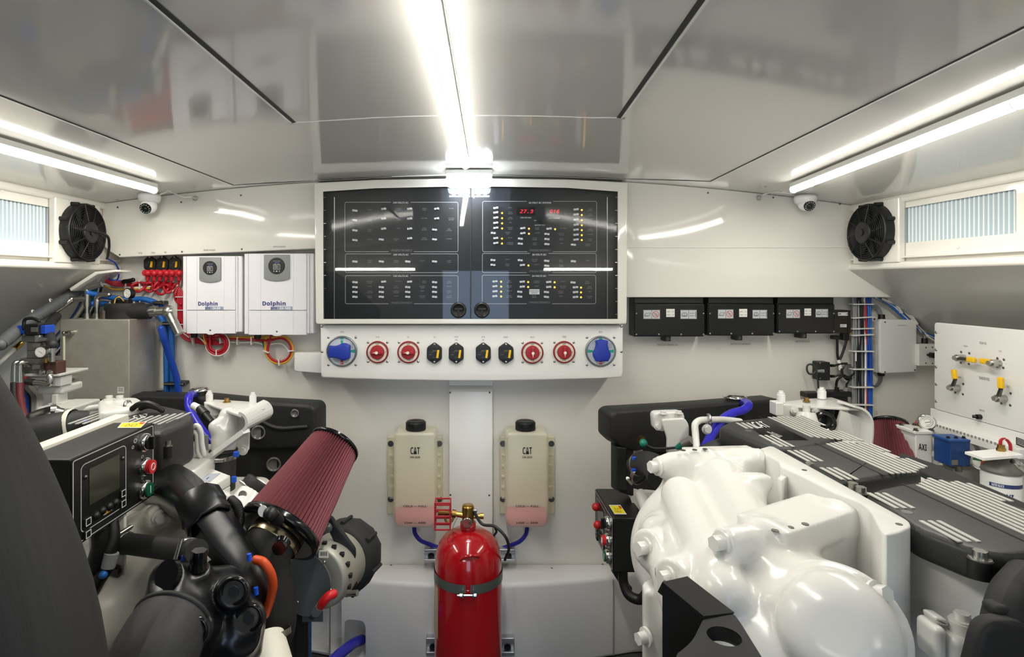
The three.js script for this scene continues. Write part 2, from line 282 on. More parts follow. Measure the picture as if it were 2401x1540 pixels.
for (const s of [-1, 1]) {
  const X0 = s < 0 ? XL : XR, n = s < 0 ? 'left' : 'right';
  const a = V(X0 - s * 0.02, E + 0.05, 0), b = V(s * XO, E + (s < 0 ? -0.36 : -0.33), 0);
  const hull = struct('wall_' + n + '_hull', prism([V(a.x, a.y, -ZB), V(a.x, a.y, AFT), V(b.x, b.y, AFT), V(b.x, b.y, -ZB)], V(s * 0.03, 0.04, 0).multiplyScalar(1), 0), hullMat, 'sloping grey painted hull panel under the ' + (s < 0 ? 'port' : 'starboard') + ' side deck');
  part(hull, 'hull_side', box(s * (XO + 0.025), (b.y + 0.05) / 2, (AFT - ZB) / 2, 0.05, b.y + 0.05, ZB + AFT, 0), hullMat);
  part(hull, 'closing_panel', box(s * (Math.abs(X0) + XO) / 2 + s * 0.05, E + 0.31, (AFT - ZB) / 2, XO - Math.abs(X0), 0.42, ZB + AFT - 0.02, 0), hullMat);
}
{
  const q = (x, y) => V(x, y, AFT);
  struct('wall_back', prism([q(-2.3, 0), q(2.3, 0), q(2.3, E + 0.5), q(-2.3, E + 0.5)], V(0, 0, 0.05), 0, [[q(-0.32, 0.1), q(0.42, 0.1), q(0.42, E + 0.12), q(-0.32, E + 0.12)]]), wallMat, 'white aft wall with an open doorway');
}
{ // raised ledge at the foot of the bulkhead
  const yT = E - 1.3, pts = [], n = 16;
  for (let i = 0; i <= n; i++) { const X = -0.72 + 1.44 * i / n; pts.push(V(X, yT, -(2.47 + 0.09 * (X / 0.7) ** 2))); }
  const l = struct('trim_ledge', prism([V(-1.2, yT, -ZB), V(-1.2, yT, -2.6), ...pts, V(1.2, yT, -2.6), V(1.2, yT, -ZB)], V(0, -yT, 0), 0.02), ledgeMat, 'pale grey boxed ledge at the foot of the forward bulkhead');
  for (const [x, y] of [[917, 1325], [1294, 1332], [1413, 1323]]) part(l, 'screw', screwHead(H(x, y, 1.3), UPV, 0.005), darkSteel);
  for (const x of [773, 1438]) part(l, 'joint_shade', box(P(x, 1450, 2.54).x, yT / 2, -2.542, 0.003, yT - 0.03, 0.02, 0), recessShade);  // grey strips paint the shade in the ledge joints
  // the pipe opening is cut through the ledge's front
  const cut = new Brush(clean(prism(rounded([P(792, 1492, 2.4), P(846, 1492, 2.4), P(846, 1585, 2.4), P(792, 1585, 2.4)], 0.03), V(0, 0, -0.235)))), whole = new Brush(clean(l.geometry.clone()));
  cut.updateMatrixWorld(); whole.updateMatrixWorld(); const ev = new Evaluator(); ev.useGroups = false; ev.attributes = ['position', 'normal', 'uv'];
  const hollow = new Brush(clean(box(-0.3, 0.17, -2.59, 1.1, 0.3, 0.12, 0))); hollow.updateMatrixWorld();      // the ledge is a hollow box behind the opening
  l.geometry = ev.evaluate(ev.evaluate(whole, hollow, SUBTRACTION), cut, SUBTRACTION).geometry;
}
{ // upper cover panels on the bulkhead
  const Zf = 2.54, topAt = (x) => E + hc(x) - 0.001;
  const up = (a, b, n) => Array.from({ length: n + 1 }, (_, i) => { const x = a + (b - a) * i / n; return V(x, topAt(x), -Zf); });
  const l0 = P(735, 582, Zf), l1 = P(280, 603, Zf), l2 = P(246, 588, Zf);
  const lp = struct('trim_cover_port', prism([...up(XL + 0.002, l0.x + 0.02, 10), V(l0.x + 0.02, l0.y, -Zf), l1, V(XL + 0.03, l2.y, -Zf), V(XL + 0.002, l2.y + 0.03, -Zf)], V(0, 0, -0.118), 0.004), gel, 'glossy white upper cover panel above the battery chargers');
  const r0 = P(1475, 697, Zf), r1 = P(2098, 697, Zf), r2 = P(2098, 684, Zf), r3 = P(2030, 624, Zf);
  const rp = struct('trim_cover_starboard', prism([...up(r0.x - 0.02, XR - 0.002, 10), V(XR - 0.002, r3.y + 0.02, -Zf), r3, r2, r1, V(r0.x - 0.02, r0.y, -Zf)], V(0, 0, -0.118), 0.004), gel, 'glossy white upper cover panel above the black engine controllers');
  part(rp, 'crease', box(P(1732, 580, Zf).x, P(1732, 580, Zf).y, -Zf + 0.001, 0.97, 0.004, 0.004, 0.0015), gel);
  const note = (o, x, y, w, ...t) => part(o, 'lettering', quadPx(x - w / 2, y - 4, x + w / 2, y + 4, Zf - 0.0012), words(t));
  note(lp, 329, 593, 24, 'PORT ENG'); note(lp, 359, 592, 24, 'STBD ENG'); note(lp, 388, 591, 20, 'HOUSE'); note(lp, 491, 586, 40, 'ENGINE CHARGER'); note(lp, 655, 578, 44, 'HOUSE CHARGER');
  for (const [x, y] of [[281, 597], [427, 590], [567, 584], [276, 486], [425, 474], [565, 458]]) part(lp, 'screw', screwHead(P(x, y, Zf), FRONT, 0.0045), darkSteel);
  for (const [x, y] of [[1660, 452], [1813, 463], [1969, 478]]) part(rp, 'screw', screwHead(P(x, y, Zf), FRONT, 0.0045), darkSteel);
}
// louvred vents
function vent(X, s, zf, zn, label) {
  const t = thing('air_vent', label, 'vent', 'louvred air vents');
  const y0 = E + 0.146, y1 = E + 0.291, slatDimMat = M('#bfd3db', 0.5), slatLitMat = M('#f2f5f5', 0.4), n = Math.round((zf - zn) / 0.0182);  // dim bluish faces and bright edges are painted into the slat colours
  part(t, 'back_panel', box(X + s * 0.047, (y0 + y1) / 2, -(zf + zn) / 2, 0.006, y1 - y0, zf - zn + 0.02, 0), M('#b9d3dd', 0.5));
  const g = new THREE.BoxGeometry(0.0025, y1 - y0, 0.028), eg = new THREE.BoxGeometry(0.004, y1 - y0, 0.004).translate(0, 0, -0.0145);
  for (let i = 0; i < n; i++) { const m = part(t, 'slat', g, slatDimMat); m.position.set(X + s * 0.024, (y0 + y1) / 2, -zf + 0.006 + (i + 0.5) * (zf - zn - 0.008) / n); m.rotation.y = s * 0.95; part(m, 'edge', eg, slatLitMat); }
}
vent(XL, -1, 2.275, 1.66, 'louvred vent with dim bluish light painted on its slats in the port wall, beside the fan near the steel tank');
vent(XR, 1, 2.3, 1.785, 'louvred vent with dim bluish light painted on its slats in the starboard wall, above the fuel valve panel');
// wall fans
function fan(X, s, px, py, label) {
  const t = thing('wall_fan', label, 'fan', 'black wall fans');
  const Z = (Math.abs(X) - 0.05) * F / Math.abs(px - CX), o = V(X - s * 0.03, E - (py - CY) / F * Z, -Z), d = V(-s, 0, 0), R = 0.118;
  const at = (a, r, k) => V(o.x + d.x * k, o.y + Math.sin(a) * r, o.z + Math.cos(a) * r);
  part(t, 'mounting_plate', box(X - s * 0.015, o.y, o.z, 0.028, 0.255, 0.27, 0.006), gel);
  part(t, 'shroud', lathe(at(0, 0, 0), d, [[R, 0], [R, 0.032], [R - 0.004, 0.038], [R - 0.01, 0.038], [R - 0.01, 0.004], [0, 0.003]], 40), M('#0c0c0c', 0.5));
  part(t, 'motor', merge([disc(at(0, 0, 0.006), d, 0.03, 0.038, 28), lathe(at(0, 0, 0.044), d, [[0.045, 0], [0.045, 0.005], [0.04, 0.008], [0, 0.009]], 32), disc(at(0, 0, 0.05), d, 0.014, 0.007, 20)]), black);
  for (let i = 0; i < 9; i++) { const a = i / 9 * 6.2832 + 0.2; part(t, 'blade', prism([at(a, 0.03, 0.012), at(a + 0.15, 0.1, 0.012), at(a + 0.55, 0.1, 0.012), at(a + 0.5, 0.03, 0.012)], V(-d.x * 0.003, 0, 0)), blackMatte); }
  for (let i = 0; i < 10; i++) { const a = i / 10 * 6.2832; part(t, 'spoke', cyl(at(a, 0.042, 0.047), at(a + 0.12, R - 0.004, 0.037), 0.0022, 0.0022, 6), black); }
  for (let i = 0; i < 7; i++) part(t, 'guard_ring', torus(at(0, 0, 0.045 - i * 0.001), d, 0.05 + i * 0.009, 0.0011, 40), black);
  for (let i = 0; i < 8; i++) { const a = i / 8 * 6.2832 + 0.39; part(t, 'mounting_lug', merge([cyl(at(a, R + 0.002, 0.0), at(a, R + 0.002, 0.03), 0.009, 0.007, 10), disc(at(a, R + 0.002, 0.03), d, 0.003, 0.002, 8)]), black); }
  return at;
}
const fl = fan(XL, -1, 198, 545, 'round black guarded fan on the port wall above the steel tank'), fr = fan(XR, 1, 2038, 545, 'round black guarded fan on the starboard wall by the controllers');
{
  const t = thing('fan_cable', 'black and blue cable hanging from the fan above the steel tank', 'cable');
  part(t, 'sleeve', tube([fl(0.1, 0.115, 0.03), P(250, 552, 2.42), P(256, 572, 2.46), P(253, 598, 2.5), P(251, 606, 2.52)], 0.0055), black);
  part(t, 'wire', tube([P(251, 606, 2.52), P(270, 617, 2.58), P(279, 638, 2.62), P(275, 655, 2.63), P(262, 664, 2.63), P(250, 660, 2.62)], 0.0035), blueDeep);
  for (const [x, y] of [[262, 614], [279, 638]]) part(t, 'cable_tie', box(P(x, y, 2.6).x, P(x, y, 2.6).y, -2.6, 0.012, 0.005, 0.01, 0.001), tie);
}
// dome cameras
for (const [px, py, lab] of [[349, 486, 'white dome camera on the cover panel above the chargers'], [1890, 480, 'white dome camera on the cover panel above the controllers']]) {
  const t = thing('dome_camera', lab, 'camera', 'white dome cameras'), Z = 2.47, o = P(px, py, Z), d = V(0, -0.55, 1).normalize();
  const top = V(o.x, E + hc(o.x) - 0.001, o.z - 0.005);
  part(t, 'base', lathe(top, DOWN, [[0, 0], [0.044, 0], [0.045, 0.014], [0.042, 0.03], [0.034, 0.038], [0, 0.04]], 32), white);
  part(t, 'eye_housing', ball(add(o, 0, 0.006, 0), 0.033, 28), white);
  const e = add(o, 0, 0.006, 0).add(d.clone().multiplyScalar(0.024));
  part(t, 'lens_face', disc(e, d, 0.0225, 0.009, 28), blackGloss);
  part(t, 'lens', ball(e.clone().add(d.clone().multiplyScalar(0.006)), 0.009, 16), blackGloss);
  for (let i = 0; i < 12; i++) { const q = ringPts(e.clone().add(d.clone().multiplyScalar(0.009)), d, 0.0175, 12)[i]; part(t, 'infrared_diode', ball(q, 0.0018, 8), white); }
}
for (const [pts, lab] of [[[[375, 456], [395, 446], [405, 452], [430, 462], [448, 462]], 'white lead from the tube light above the chargers'], [[[1855, 440], [1838, 434], [1815, 448], [1790, 456]], 'white lead from the tube light above the controllers']]) {
  const t = thing('lamp_lead', lab, 'cable', 'leads of the tube lights');
  part(t, 'lead', tube(pts.map(([x, y]) => { const v = P(x, y, 2.46); v.y = Math.min(v.y, E + hc(v.x) - 0.004); return v; }), 0.0025), white);
  const [x, y] = pts[pts.length - 1], c = P(x, y, 2.5); c.y = Math.min(c.y, E + hc(c.x) - 0.022);
  part(t, 'grommet', torus(V(c.x, c.y, -2.537), FRONT, 0.009, 0.0025, 20), steel);
  part(t, 'junction', box(P(pts[1][0], pts[1][1] + 3, 2.46).x, E + hc(c.x) - 0.008, -2.46, 0.018, 0.006, 0.01, 0.001), white);
}

// ---------- breaker cabinet ----------
{
  const t = thing('breaker_cabinet', 'white framed electrical cabinet with dark glass doors full of breakers', 'cabinet');
  const Zf = 2.46, Zg = 2.466, Zp = 2.495, topY = E + 0.452;
  const c = (x, y) => P(x, y, Zf);
  const outer = rounded([c(736, 428), c(880, 421), c(1104, 417), c(1330, 420), c(1472, 427), c(1470, 760), c(740, 760)], [0.01, 0, 0, 0, 0.01, 0.012, 0.012]);
  const inner = [c(754, 446), c(880, 438), c(1104, 433), c(1330, 437), c(1452, 446), c(1452, 751), c(755, 751)];
  part(t, 'frame', prism(outer, V(0, 0, -0.198), 0.006, [inner]), gel);
  part(t, 'back_plate', boxPx(750, 425, 1458, 754, Zp + 0.001, 0.01, 0), black);
  const rows = []; // [x, y, on] in photo pixels
  const L = (x, y) => [720 + x / 4.4, 410 + y / 4.4], R = (x, y) => [1090 + x / 4.4, 410 + y / 4.4];
  const ax = [[497, 0], [793, 1], [1060, 1], [1338, 1]], off = [497, 768, 1040, 1316];
  const state = [[0, 1, 1, 1], [0, 1, 1, 1], [0, 1, 1, 0], [0, 0, 1, 0]];
  [362, 462, 566, 666].forEach((y, r) => off.forEach((x, k) => { const on = state[r][k]; rows.push([...L(on ? ax[k][0] : x, y - (on ? 8 : 0) + (k === 0 ? 6 : 0)), on]); }));
  off.forEach((x) => rows.push([...L(x, 893), 0]));
  [1106, 1156, 1206, 1256].forEach((y, r) => off.forEach((x, k) => { const on = r === 0 && (k === 1 || k === 2); rows.push([...L(on ? ax[k][0] : x, y - (on ? 3 : 0)), on ? 1 : 0]); }));
  const leds = [];
  const rb = (x, y, on = 1, led) => { rows.push([...R(x, y), on]); if (led) leds.push(R(led, y + 2)); };
  [345, 392, 445, 498, 550].forEach((y, i) => rb(318, y, 1, i ? 384 : 0)); rb(292, 600, 0); [655, 706].forEach((y) => rb(318, y, 1, 383));
  [553, 605].forEach((y) => rb(596, y, 1, 661)); [658, 710].forEach((y) => rb(571, y, 0));
  rb(866, 558, 1, 931); [610, 662, 714].forEach((y) => rb(845, y, 0));
  [360, 412, 465, 517, 568, 620, 670].forEach((y) => rb(1143, y, 1, 1206)); rb(1117, 720, 0);
  [878, 928].forEach((y) => rb(289, y, 0)); rb(570, 880, 0); rb(592, 932, 1, 656); [886, 936].forEach((y) => rb(842, y, 0)); rb(1117, 890, 0);
  [1100, 1150, 1202, 1252].forEach((y) => rb(309, y, 1, 374)); [1103, 1154].forEach((y) => rb(590, y, 1, 653)); [1204, 1254].forEach((y) => rb(565, y, 0));
  [1106, 1157].forEach((y) => rb(862, y, 1, 926)); [1207, 1257].forEach((y) => rb(839, y, 0)); rb(1113, 1108, 0); [1160, 1210, 1260].forEach((y) => rb(1137, y, 1, 1198));
  // printed faces of the two halves
  const face = (x0, x1, boxes, texts) => solidPrint(1400, 1240, (g, w, h) => {
    g.fillStyle = '#17181a'; g.fillRect(0, 0, w, h);
    const X = (x) => (x - x0) / (x1 - x0) * w, Y = (y) => (y - 440) / 310 * h;
    g.strokeStyle = '#bdbdba'; g.lineWidth = 5;
    for (const [a, b, c2, d] of boxes) { g.beginPath(); g.roundRect(X(a), Y(b), X(c2) - X(a), Y(d) - Y(b), 16); g.stroke(); }
    g.textAlign = 'center'; g.textBaseline = 'middle';
    for (const [s, x, y, size, col, bg] of texts) { g.font = 'bold ' + size + 'px sans-serif'; const wd = g.measureText(s).width; if (bg) { g.fillStyle = '#17181a'; g.fillRect(X(x) - wd / 2 - 20, Y(y) - size * 0.7, wd + 40, size * 1.4); } g.fillStyle = col; g.fillText(s, X(x), Y(y)); }
    g.fillStyle = '#b4b4b2';
    const small = ['WATER', 'HEATER', 'AIR COND', 'PUMP', 'BATTERY', 'CHARGER', 'GALLEY', 'OUTLETS', 'SPARE', 'WASHER', 'DRYER', 'LIGHTS', 'BILGE', 'FWD'];
    rows.forEach(([x, y], i) => { if (x < x0 || x > x1) return; g.font = '13px sans-serif'; g.fillText(small[(i * 5) % 14], X(x + 34), Y(y - 1.6)); if (i % 3) g.fillText(small[(i * 3 + 2) % 14], X(x + 34), Y(y + 2)); });
  }, 0.32);
  const tl = '#e6e6e3', dim = '#7c7c7d';
  part(t, 'breaker_panel', quadPx(757, 440, 1102, 750, Zp), face(757, 1102, [[808.6, 474, 1074, 590], [809.8, 595, 1074, 639], [809.8, 646, 1074, 712]], [['240 VOLTS AC', 939.5, 475, 23, tl, 1], ['240 VOLTS AC', 940, 597, 23, tl, 1], ['120 VOLTS AC', 939.5, 647, 23, tl, 1], ['/PANELTRONICS', 941, 587, 26, dim, 1], ['/PANELTRONICS', 941, 710, 26, dim, 1]]), 'black panel printed with white lines and lettering');
  part(t, 'breaker_panel', quadPx(1106, 440, 1451, 750, Zp), face(1106, 1451, [[1131.5, 472, 1399, 590], [1131, 594, 1398, 639], [1130.5, 645, 1397, 712]], [['24 VOLT DC SYSTEM', 1266, 475.5, 23, tl, 1], ['24 VOLTS DC', 1264.5, 597, 23, tl, 1], ['24 VOLTS DC', 1264, 647, 23, tl, 1], ['/PANELTRONICS', 1266, 587, 26, dim, 1], ['/PANELTRONICS', 1265, 636, 26, dim, 1], ['/PANELTRONICS', 1265, 709, 26, dim, 1], ['LINE VOLTAGE', 1233, 510, 15, tl], ['LOAD CURRENT', 1299, 511.5, 15, tl], ['BATTERY TEST', 1266, 527.5, 15, tl], ['OFF', 1255, 517, 12, tl]]), 'black panel printed with white lines and lettering');
  const bm = M('#e9e9e6', 0.4);
  for (const [x, y, on] of rows) {
    const p = P(x, y, Zp), g = merge([box(-0.0055, 0, 0.006, 0.0105, 0.0085, 0.012, 0.0015), box(0.0055, on ? 0.0012 : -0.0012, on ? 0.009 : 0.005, 0.0105, 0.0085, on ? 0.016 : 0.01, 0.0015)]);
    part(t, 'breaker_switch', g.translate(p.x, p.y, p.z), bm);
  }
  const ledM = M('#ffb020', 0.4, 0, { emissive: new THREE.Color(1, 0.5, 0.05), emissiveIntensity: 2.2 });
  for (const [x, y] of leds) part(t, 'indicator_light', ball(P(x, y, Zp), 0.0042, 10), ledM, 'lit amber indicator');
  const digits = (s) => { const m = solidPrint(256, 128, (g, w, h) => { g.fillStyle = '#0b0b0c'; g.fillRect(0, 0, w, h); g.fillStyle = '#ff3040'; g.font = 'italic bold 84px monospace'; g.textAlign = 'center'; g.textBaseline = 'middle'; g.fillText(s, w / 2 + 6, h / 2); }, 0.2); m.emissive = new THREE.Color(1, 0.25, 0.25); m.emissiveMap = m.map; m.emissiveIntensity = 0.9; return m; };
  for (const [s, x0, x1] of [['27.3', 535, 722], ['016', 825, 1010]]) {
    const a = R(x0, 335), b = R(x1, 418);
    const d = part(t, 'display', boxPx(a[0], a[1], b[0], b[1], Zp - 0.003, 0.004, 0.0005), blackGloss, 'red digital readout');
    part(d, 'readout', quadPx(a[0] + 1, a[1] + 1, b[0] - 1, b[1] - 1, Zp - 0.0035), digits(s));
  }
  part(t, 'selector_knob', merge([disc(P(1268, 517, Zp), FRONT, 0.012, 0.014, 24), box(P(1268, 517, Zp).x, P(1268, 517, Zp).y, -Zp + 0.017, 0.006, 0.022, 0.008, 0.001)]), black);
  part(t, 'sticker', quadPx(1241, 678, 1265, 690, Zp - 0.001), solidPrint(192, 96, (g, w, h) => { g.fillStyle = '#f2f1ec'; g.fillRect(0, 0, w, h); g.fillStyle = '#222'; g.font = 'bold 30px sans-serif'; g.textAlign = 'center'; g.fillText('WINDSHIELD', w / 2, 42); g.fillText('DEFROST', w / 2, 80); }), 'white handwritten sticker');
  // glass doors
  const glass = new THREE.MeshPhysicalMaterial({ color: '#e4e7ea', roughness: 0.02, metalness: 0, transmission: 1, thickness: 0, ior: 1.52 });
  const gp = (pix) => { const g = prism(pix.map(([x, y]) => P(x, y, Zg)), V(0, 0, -0.0005)); return g; };
  const dl = part(t, 'glass_door', quad(P(757, 441, Zg), P(1102.5, 441, Zg), P(1102.5, 750, Zg), P(757, 750, Zg)), glass, 'smoked glass door');
  const dr = part(t, 'glass_door', quad(P(1105, 441, Zg), P(1450, 441, Zg), P(1450, 750, Zg), P(1105, 750, Zg)), glass, 'smoked glass door');
  part(t, 'door_gap', boxPx(1102.6, 436, 1104.9, 751, Zg + 0.001, 0.004, 0), rubber);
  for (const [d, hx, ix, lx] of [[dl, 756, 784, 1075], [dr, 1451, 1424, 1130]]) {
    part(d, 'piano_hinge', merge(Array.from({ length: 40 }, (_, i) => cyl(P(hx, 449 + i * 7.5, Zg - 0.003), P(hx, 455.8 + i * 7.5, Zg - 0.003), 0.0028, 0.0028, 8))), steel);
    part(d, 'edge_strip', cyl(P(ix, 462, Zp - 0.004), P(ix, 748, Zp - 0.004), 0.0018, 0.0018, 8), steel);
    for (let i = 0; i < 10; i++) part(d, 'hinge_pin', boxPx(hx + (hx < 1000 ? 1 : -8), 462 + i * 30.5, hx + (hx < 1000 ? 8 : -1), 463.2 + i * 30.5, Zg - 0.002, 0.002, 0), chrome);
    const o = P(lx, 727, Zg);
    const k = part(d, 'latch', merge([lathe(o, FRONT, [[0.034, 0], [0.034, 0.006], [0.03, 0.012], [0.024, 0.012], [0.022, 0.004], [0, 0.004]], 32)]), black);
    part(k, 'pull', merge([box(o.x, o.y + 0.004, o.z + 0.01, 0.036, 0.009, 0.008, 0.003), box(o.x, o.y - 0.013, o.z + 0.01, 0.012, 0.026, 0.008, 0.003)]), blackMatte);
  }
  for (const x of [1089, 1111]) part(t, 'panel_screw', disc(P(x, 464, Zp), FRONT, 0.0035, 0.002, 14), darkSteel);
}

// ---------- switch console ----------
const Zc = 2.5;
{
  const t = thing('switch_console', 'white boxed console of battery switches below the breaker cabinet', 'console');
  const c = (x, y) => P(x, y, Zc), bot = [];
  for (let i = 0; i <= 12; i++) { const x = 1459 - (1459 - 753) * i / 12; bot.push(c(x, 893 - 7.5 * ((x - 1106) / 353) ** 2)); }
  part(t, 'body', prism(rounded([c(751, 762), c(1461, 762), c(1461, 870), ...bot, c(752, 870)], [0, 0, 0, 0.014, ...Array(11).fill(0), 0.014, 0]), V(0, 0, -0.158), 0.006), whiteSatin);
  for (const [x, y] of [[754.5, 765], [755, 824], [1457, 765], [1457, 824]]) part(t, 'screw', screwHead(c(x, y), FRONT, 0.006), steel);
  const note = (x, y, w, ...l) => part(t, 'lettering', quadPx(x - w / 2, y - 3.5 * l.length, x + w / 2, y + 3.5 * l.length, Zc - 0.0012), words(l));
  note(802, 778, 22, 'PORT ENG'); note(885, 790, 22, 'PORT GEN'); note(957, 790, 17, 'HOUSE'); note(1019, 790, 17, 'HOUSE'); note(1070, 793, 23, 'PORT ENG', 'PANEL'); note(1133, 793, 23, 'STBD ENG', 'PANEL'); note(1186, 790, 25, 'HELM ELEC'); note(1248, 790, 25, 'HELM ELEC'); note(1323, 789, 22, 'STBD GEN'); note(1408, 778, 22, 'STBD ENG');
}
function ringText(g, cx, cy, r, list, font) { g.font = font; g.textAlign = 'center'; g.textBaseline = 'middle'; for (const [s, a] of list) g.fillText(s, cx + Math.sin(a) * r, cy - Math.cos(a) * r); }
const blueFace = solidPrint(256, 256, (g) => {
  g.fillStyle = '#c9cdd4'; g.fillRect(0, 0, 256, 256);
  const tri = (a, col) => { g.save(); g.translate(128, 128); g.rotate(a); g.fillStyle = col; g.beginPath(); g.moveTo(-16, -120); g.lineTo(16, -120); g.lineTo(8, -70); g.lineTo(-8, -70); g.fill(); g.restore(); };
  tri(0, '#1fa78f'); tri(Math.PI / 2, '#1fa78f'); tri(-Math.PI / 2, '#1fa78f'); tri(Math.PI, '#d2243a');
  g.fillStyle = '#fff'; ringText(g, 128, 128, 105, [['1+2', 0], ['OFF', Math.PI]], 'bold 15px sans-serif');
  g.fillStyle = '#44464c'; g.font = '9px sans-serif'; for (let i = 0; i < 5; i++) g.fillText('CAUTION BATTERY', 195, 58 + i * 10);
}, 0.4);
const redFace = solidPrint(256, 256, (g) => { g.fillStyle = '#e9e4cf'; g.fillRect(0, 0, 256, 256); g.fillStyle = '#2a2622'; ringText(g, 128, 128, 106, [['OFF', 0], ['1+2', Math.PI]], 'bold 26px sans-serif'); ringText(g, 128, 128, 106, [['2', Math.PI / 2], ['1', -Math.PI / 2]], 'bold 24px sans-serif'); }, 0.45);
const faceDisc = (p, r) => { const g = new THREE.CircleGeometry(r, 40); return g.translate(p.x, p.y, p.z); };
function roundSwitch(px, py, blueOne, turn, label) {
  const t = thing('battery_switch', label, 'switch', blueOne ? 'large blue battery switches' : 'red battery switches'), o = P(px, py, Zc), at = (z) => add(o, 0, 0, z);
  if (blueOne) {
    part(t, 'bezel', lathe(o, FRONT, [[0.067, 0], [0.067, 0.006], [0.064, 0.009], [0.06, 0.009], [0.06, 0.003], [0, 0.003]], 44), zinc);
    part(t, 'dial', faceDisc(at(0.0035), 0.0605), blueFace);
    const s = new THREE.Shape([[-0.026, -0.04], [0.026, -0.04], [0.036, -0.02], [0.037, -0.006], [0.028, 0.012], [0.024, 0.03], [0.026, 0.048], [0, 0.053], [-0.026, 0.048], [-0.024, 0.03], [-0.028, 0.012], [-0.037, -0.006], [-0.036, -0.02]].map(([a, b]) => new THREE.Vector2(a, b)));
    part(t, 'knob', toCreasedNormals(new THREE.ExtrudeGeometry(s, { depth: 0.022, bevelSize: 0.006, bevelThickness: 0.006, bevelSegments: 3, bevelOffset: -0.006 }), 0.7).rotateZ(turn).translate(o.x, o.y, o.z + 0.01), M('#1c35a0', 0.42));
  } else {
    part(t, 'base', lathe(o, FRONT, [[0.048, 0], [0.048, 0.008], [0.045, 0.011], [0.042, 0.011], [0.042, 0.006], [0, 0.006]], 40), M('#8e1a22', 0.45));
    part(t, 'dial', faceDisc(at(0.0068), 0.0425), redFace);
    part(t, 'knob', lathe(at(0.006), FRONT, [[0.031, 0], [0.03, 0.012], [0.027, 0.014], [0, 0.014]], 36), M('#a01f28', 0.45));
    const grip = box(0, 0, 0, 0.052, 0.015, 0.014, 0.004).rotateZ(turn).translate(o.x, o.y, o.z + 0.026);
    part(t, 'grip', grip, M('#a01f28', 0.45));
    part(t, 'pointer', merge([disc(V(0, 0, 0), FRONT, 0.0065, 0.001, 16), prism([V(-0.0065, -0.002, 0.0008), V(-0.018, 0, 0.0008), V(-0.0065, 0.002, 0.0008), V(0, 0.003, 0.0008), V(0, -0.003, 0.0008)].reverse(), V(0, 0, -0.001))]).rotateZ(turn).translate(o.x, o.y, o.z + 0.0335), cream);
  }
  const k = blueOne ? 32 : 22.5;
  for (const [a, b] of [[-1, -1], [1, -1], [-1, 1], [1, 1]]) part(t, 'screw', screwHead(P(px + a * k, py + b * k, Zc), FRONT, 0.0058), steel);
}
roundSwitch(802, 823, true, Math.PI / 2, 'blue battery switch turned sideways, at the port end of the console');
roundSwitch(1408, 823, true, 0, 'blue battery switch turned upright, at the starboard end of the console');
roundSwitch(885.5, 825, false, 0, 'red battery switch marked PORT GEN, pointer sideways');
roundSwitch(958, 825, false, 0, 'red battery switch marked HOUSE, pointer sideways');
roundSwitch(1248, 826, false, Math.PI / 2, 'red battery switch marked HELM ELEC, pointer down');
roundSwitch(1322.5, 825, false, Math.PI / 2, 'red battery switch marked STBD GEN, pointer down');
const breakerFace = solidPrint(160, 224, (g, w, h) => { g.fillStyle = '#131312'; g.fillRect(0, 0, w, h); g.fillStyle = '#b9a24a'; g.font = '15px sans-serif'; g.fillText('CIRCUIT', 56, 60); g.fillText('BREAKER', 56, 76); g.fillStyle = '#9a9a94'; g.strokeStyle = '#9a9a94'; g.strokeRect(20, 84, 14, 12); g.fillText('ON', 40, 96); g.fillText('100A', 14, 136); g.fillText('PUSH', 14, 152); g.fillText('TO TRIP', 62, 196); }, 0.4);
function hexBreaker(px, py, Z, k, label, group) {
  const t = thing('circuit_breaker', label, 'breaker', group), o = P(px, py, Z), s = 0.0019 * k;
  const hex = (f) => [[0, 25], [17 * f, 13], [17 * f, -13], [0, -25], [-17 * f, -13], [-17 * f, 13]].map(([x, y]) => V(o.x + x * s, o.y + y * s, o.z + 0.016 * k));
  part(t, 'body', prism(rounded(hex(1), 0.008), V(0, 0, -0.0158 * k), 0.002), black);
  part(t, 'face_plate', quad(V(o.x - 15 * s, o.y + 13 * s, o.z + 0.0164 * k), V(o.x + 15 * s, o.y + 13 * s, o.z + 0.0164 * k), V(o.x + 15 * s, o.y - 13 * s, o.z + 0.0164 * k), V(o.x - 15 * s, o.y - 13 * s, o.z + 0.0164 * k)), breakerFace);
  part(t, 'lever', box(0, 0, 0, 5 * s, 18 * s, 0.014 * k, 0.002).rotateZ(-0.14).translate(o.x + 8 * s, o.y - 1.5 * s, o.z + 0.022 * k), yellow, 'yellow lever');
  for (const y of [20, -20]) part(t, 'screw', screwHead(V(o.x, o.y + y * s, o.z + 0.016 * k), FRONT, 0.005 * k), steel);
}
hexBreaker(1019, 827, Zc, 1, 'black breaker with yellow lever on the console, marked HOUSE', 'breakers on the console');
hexBreaker(1070, 827, Zc, 1, 'black breaker with yellow lever on the console, marked PORT ENG PANEL', 'breakers on the console');
hexBreaker(1133, 827, Zc, 1, 'black breaker with yellow lever on the console, marked STBD ENG PANEL', 'breakers on the console');
hexBreaker(1186, 827, Zc, 1, 'black breaker with yellow lever on the console, marked HELM ELEC', 'breakers on the console');
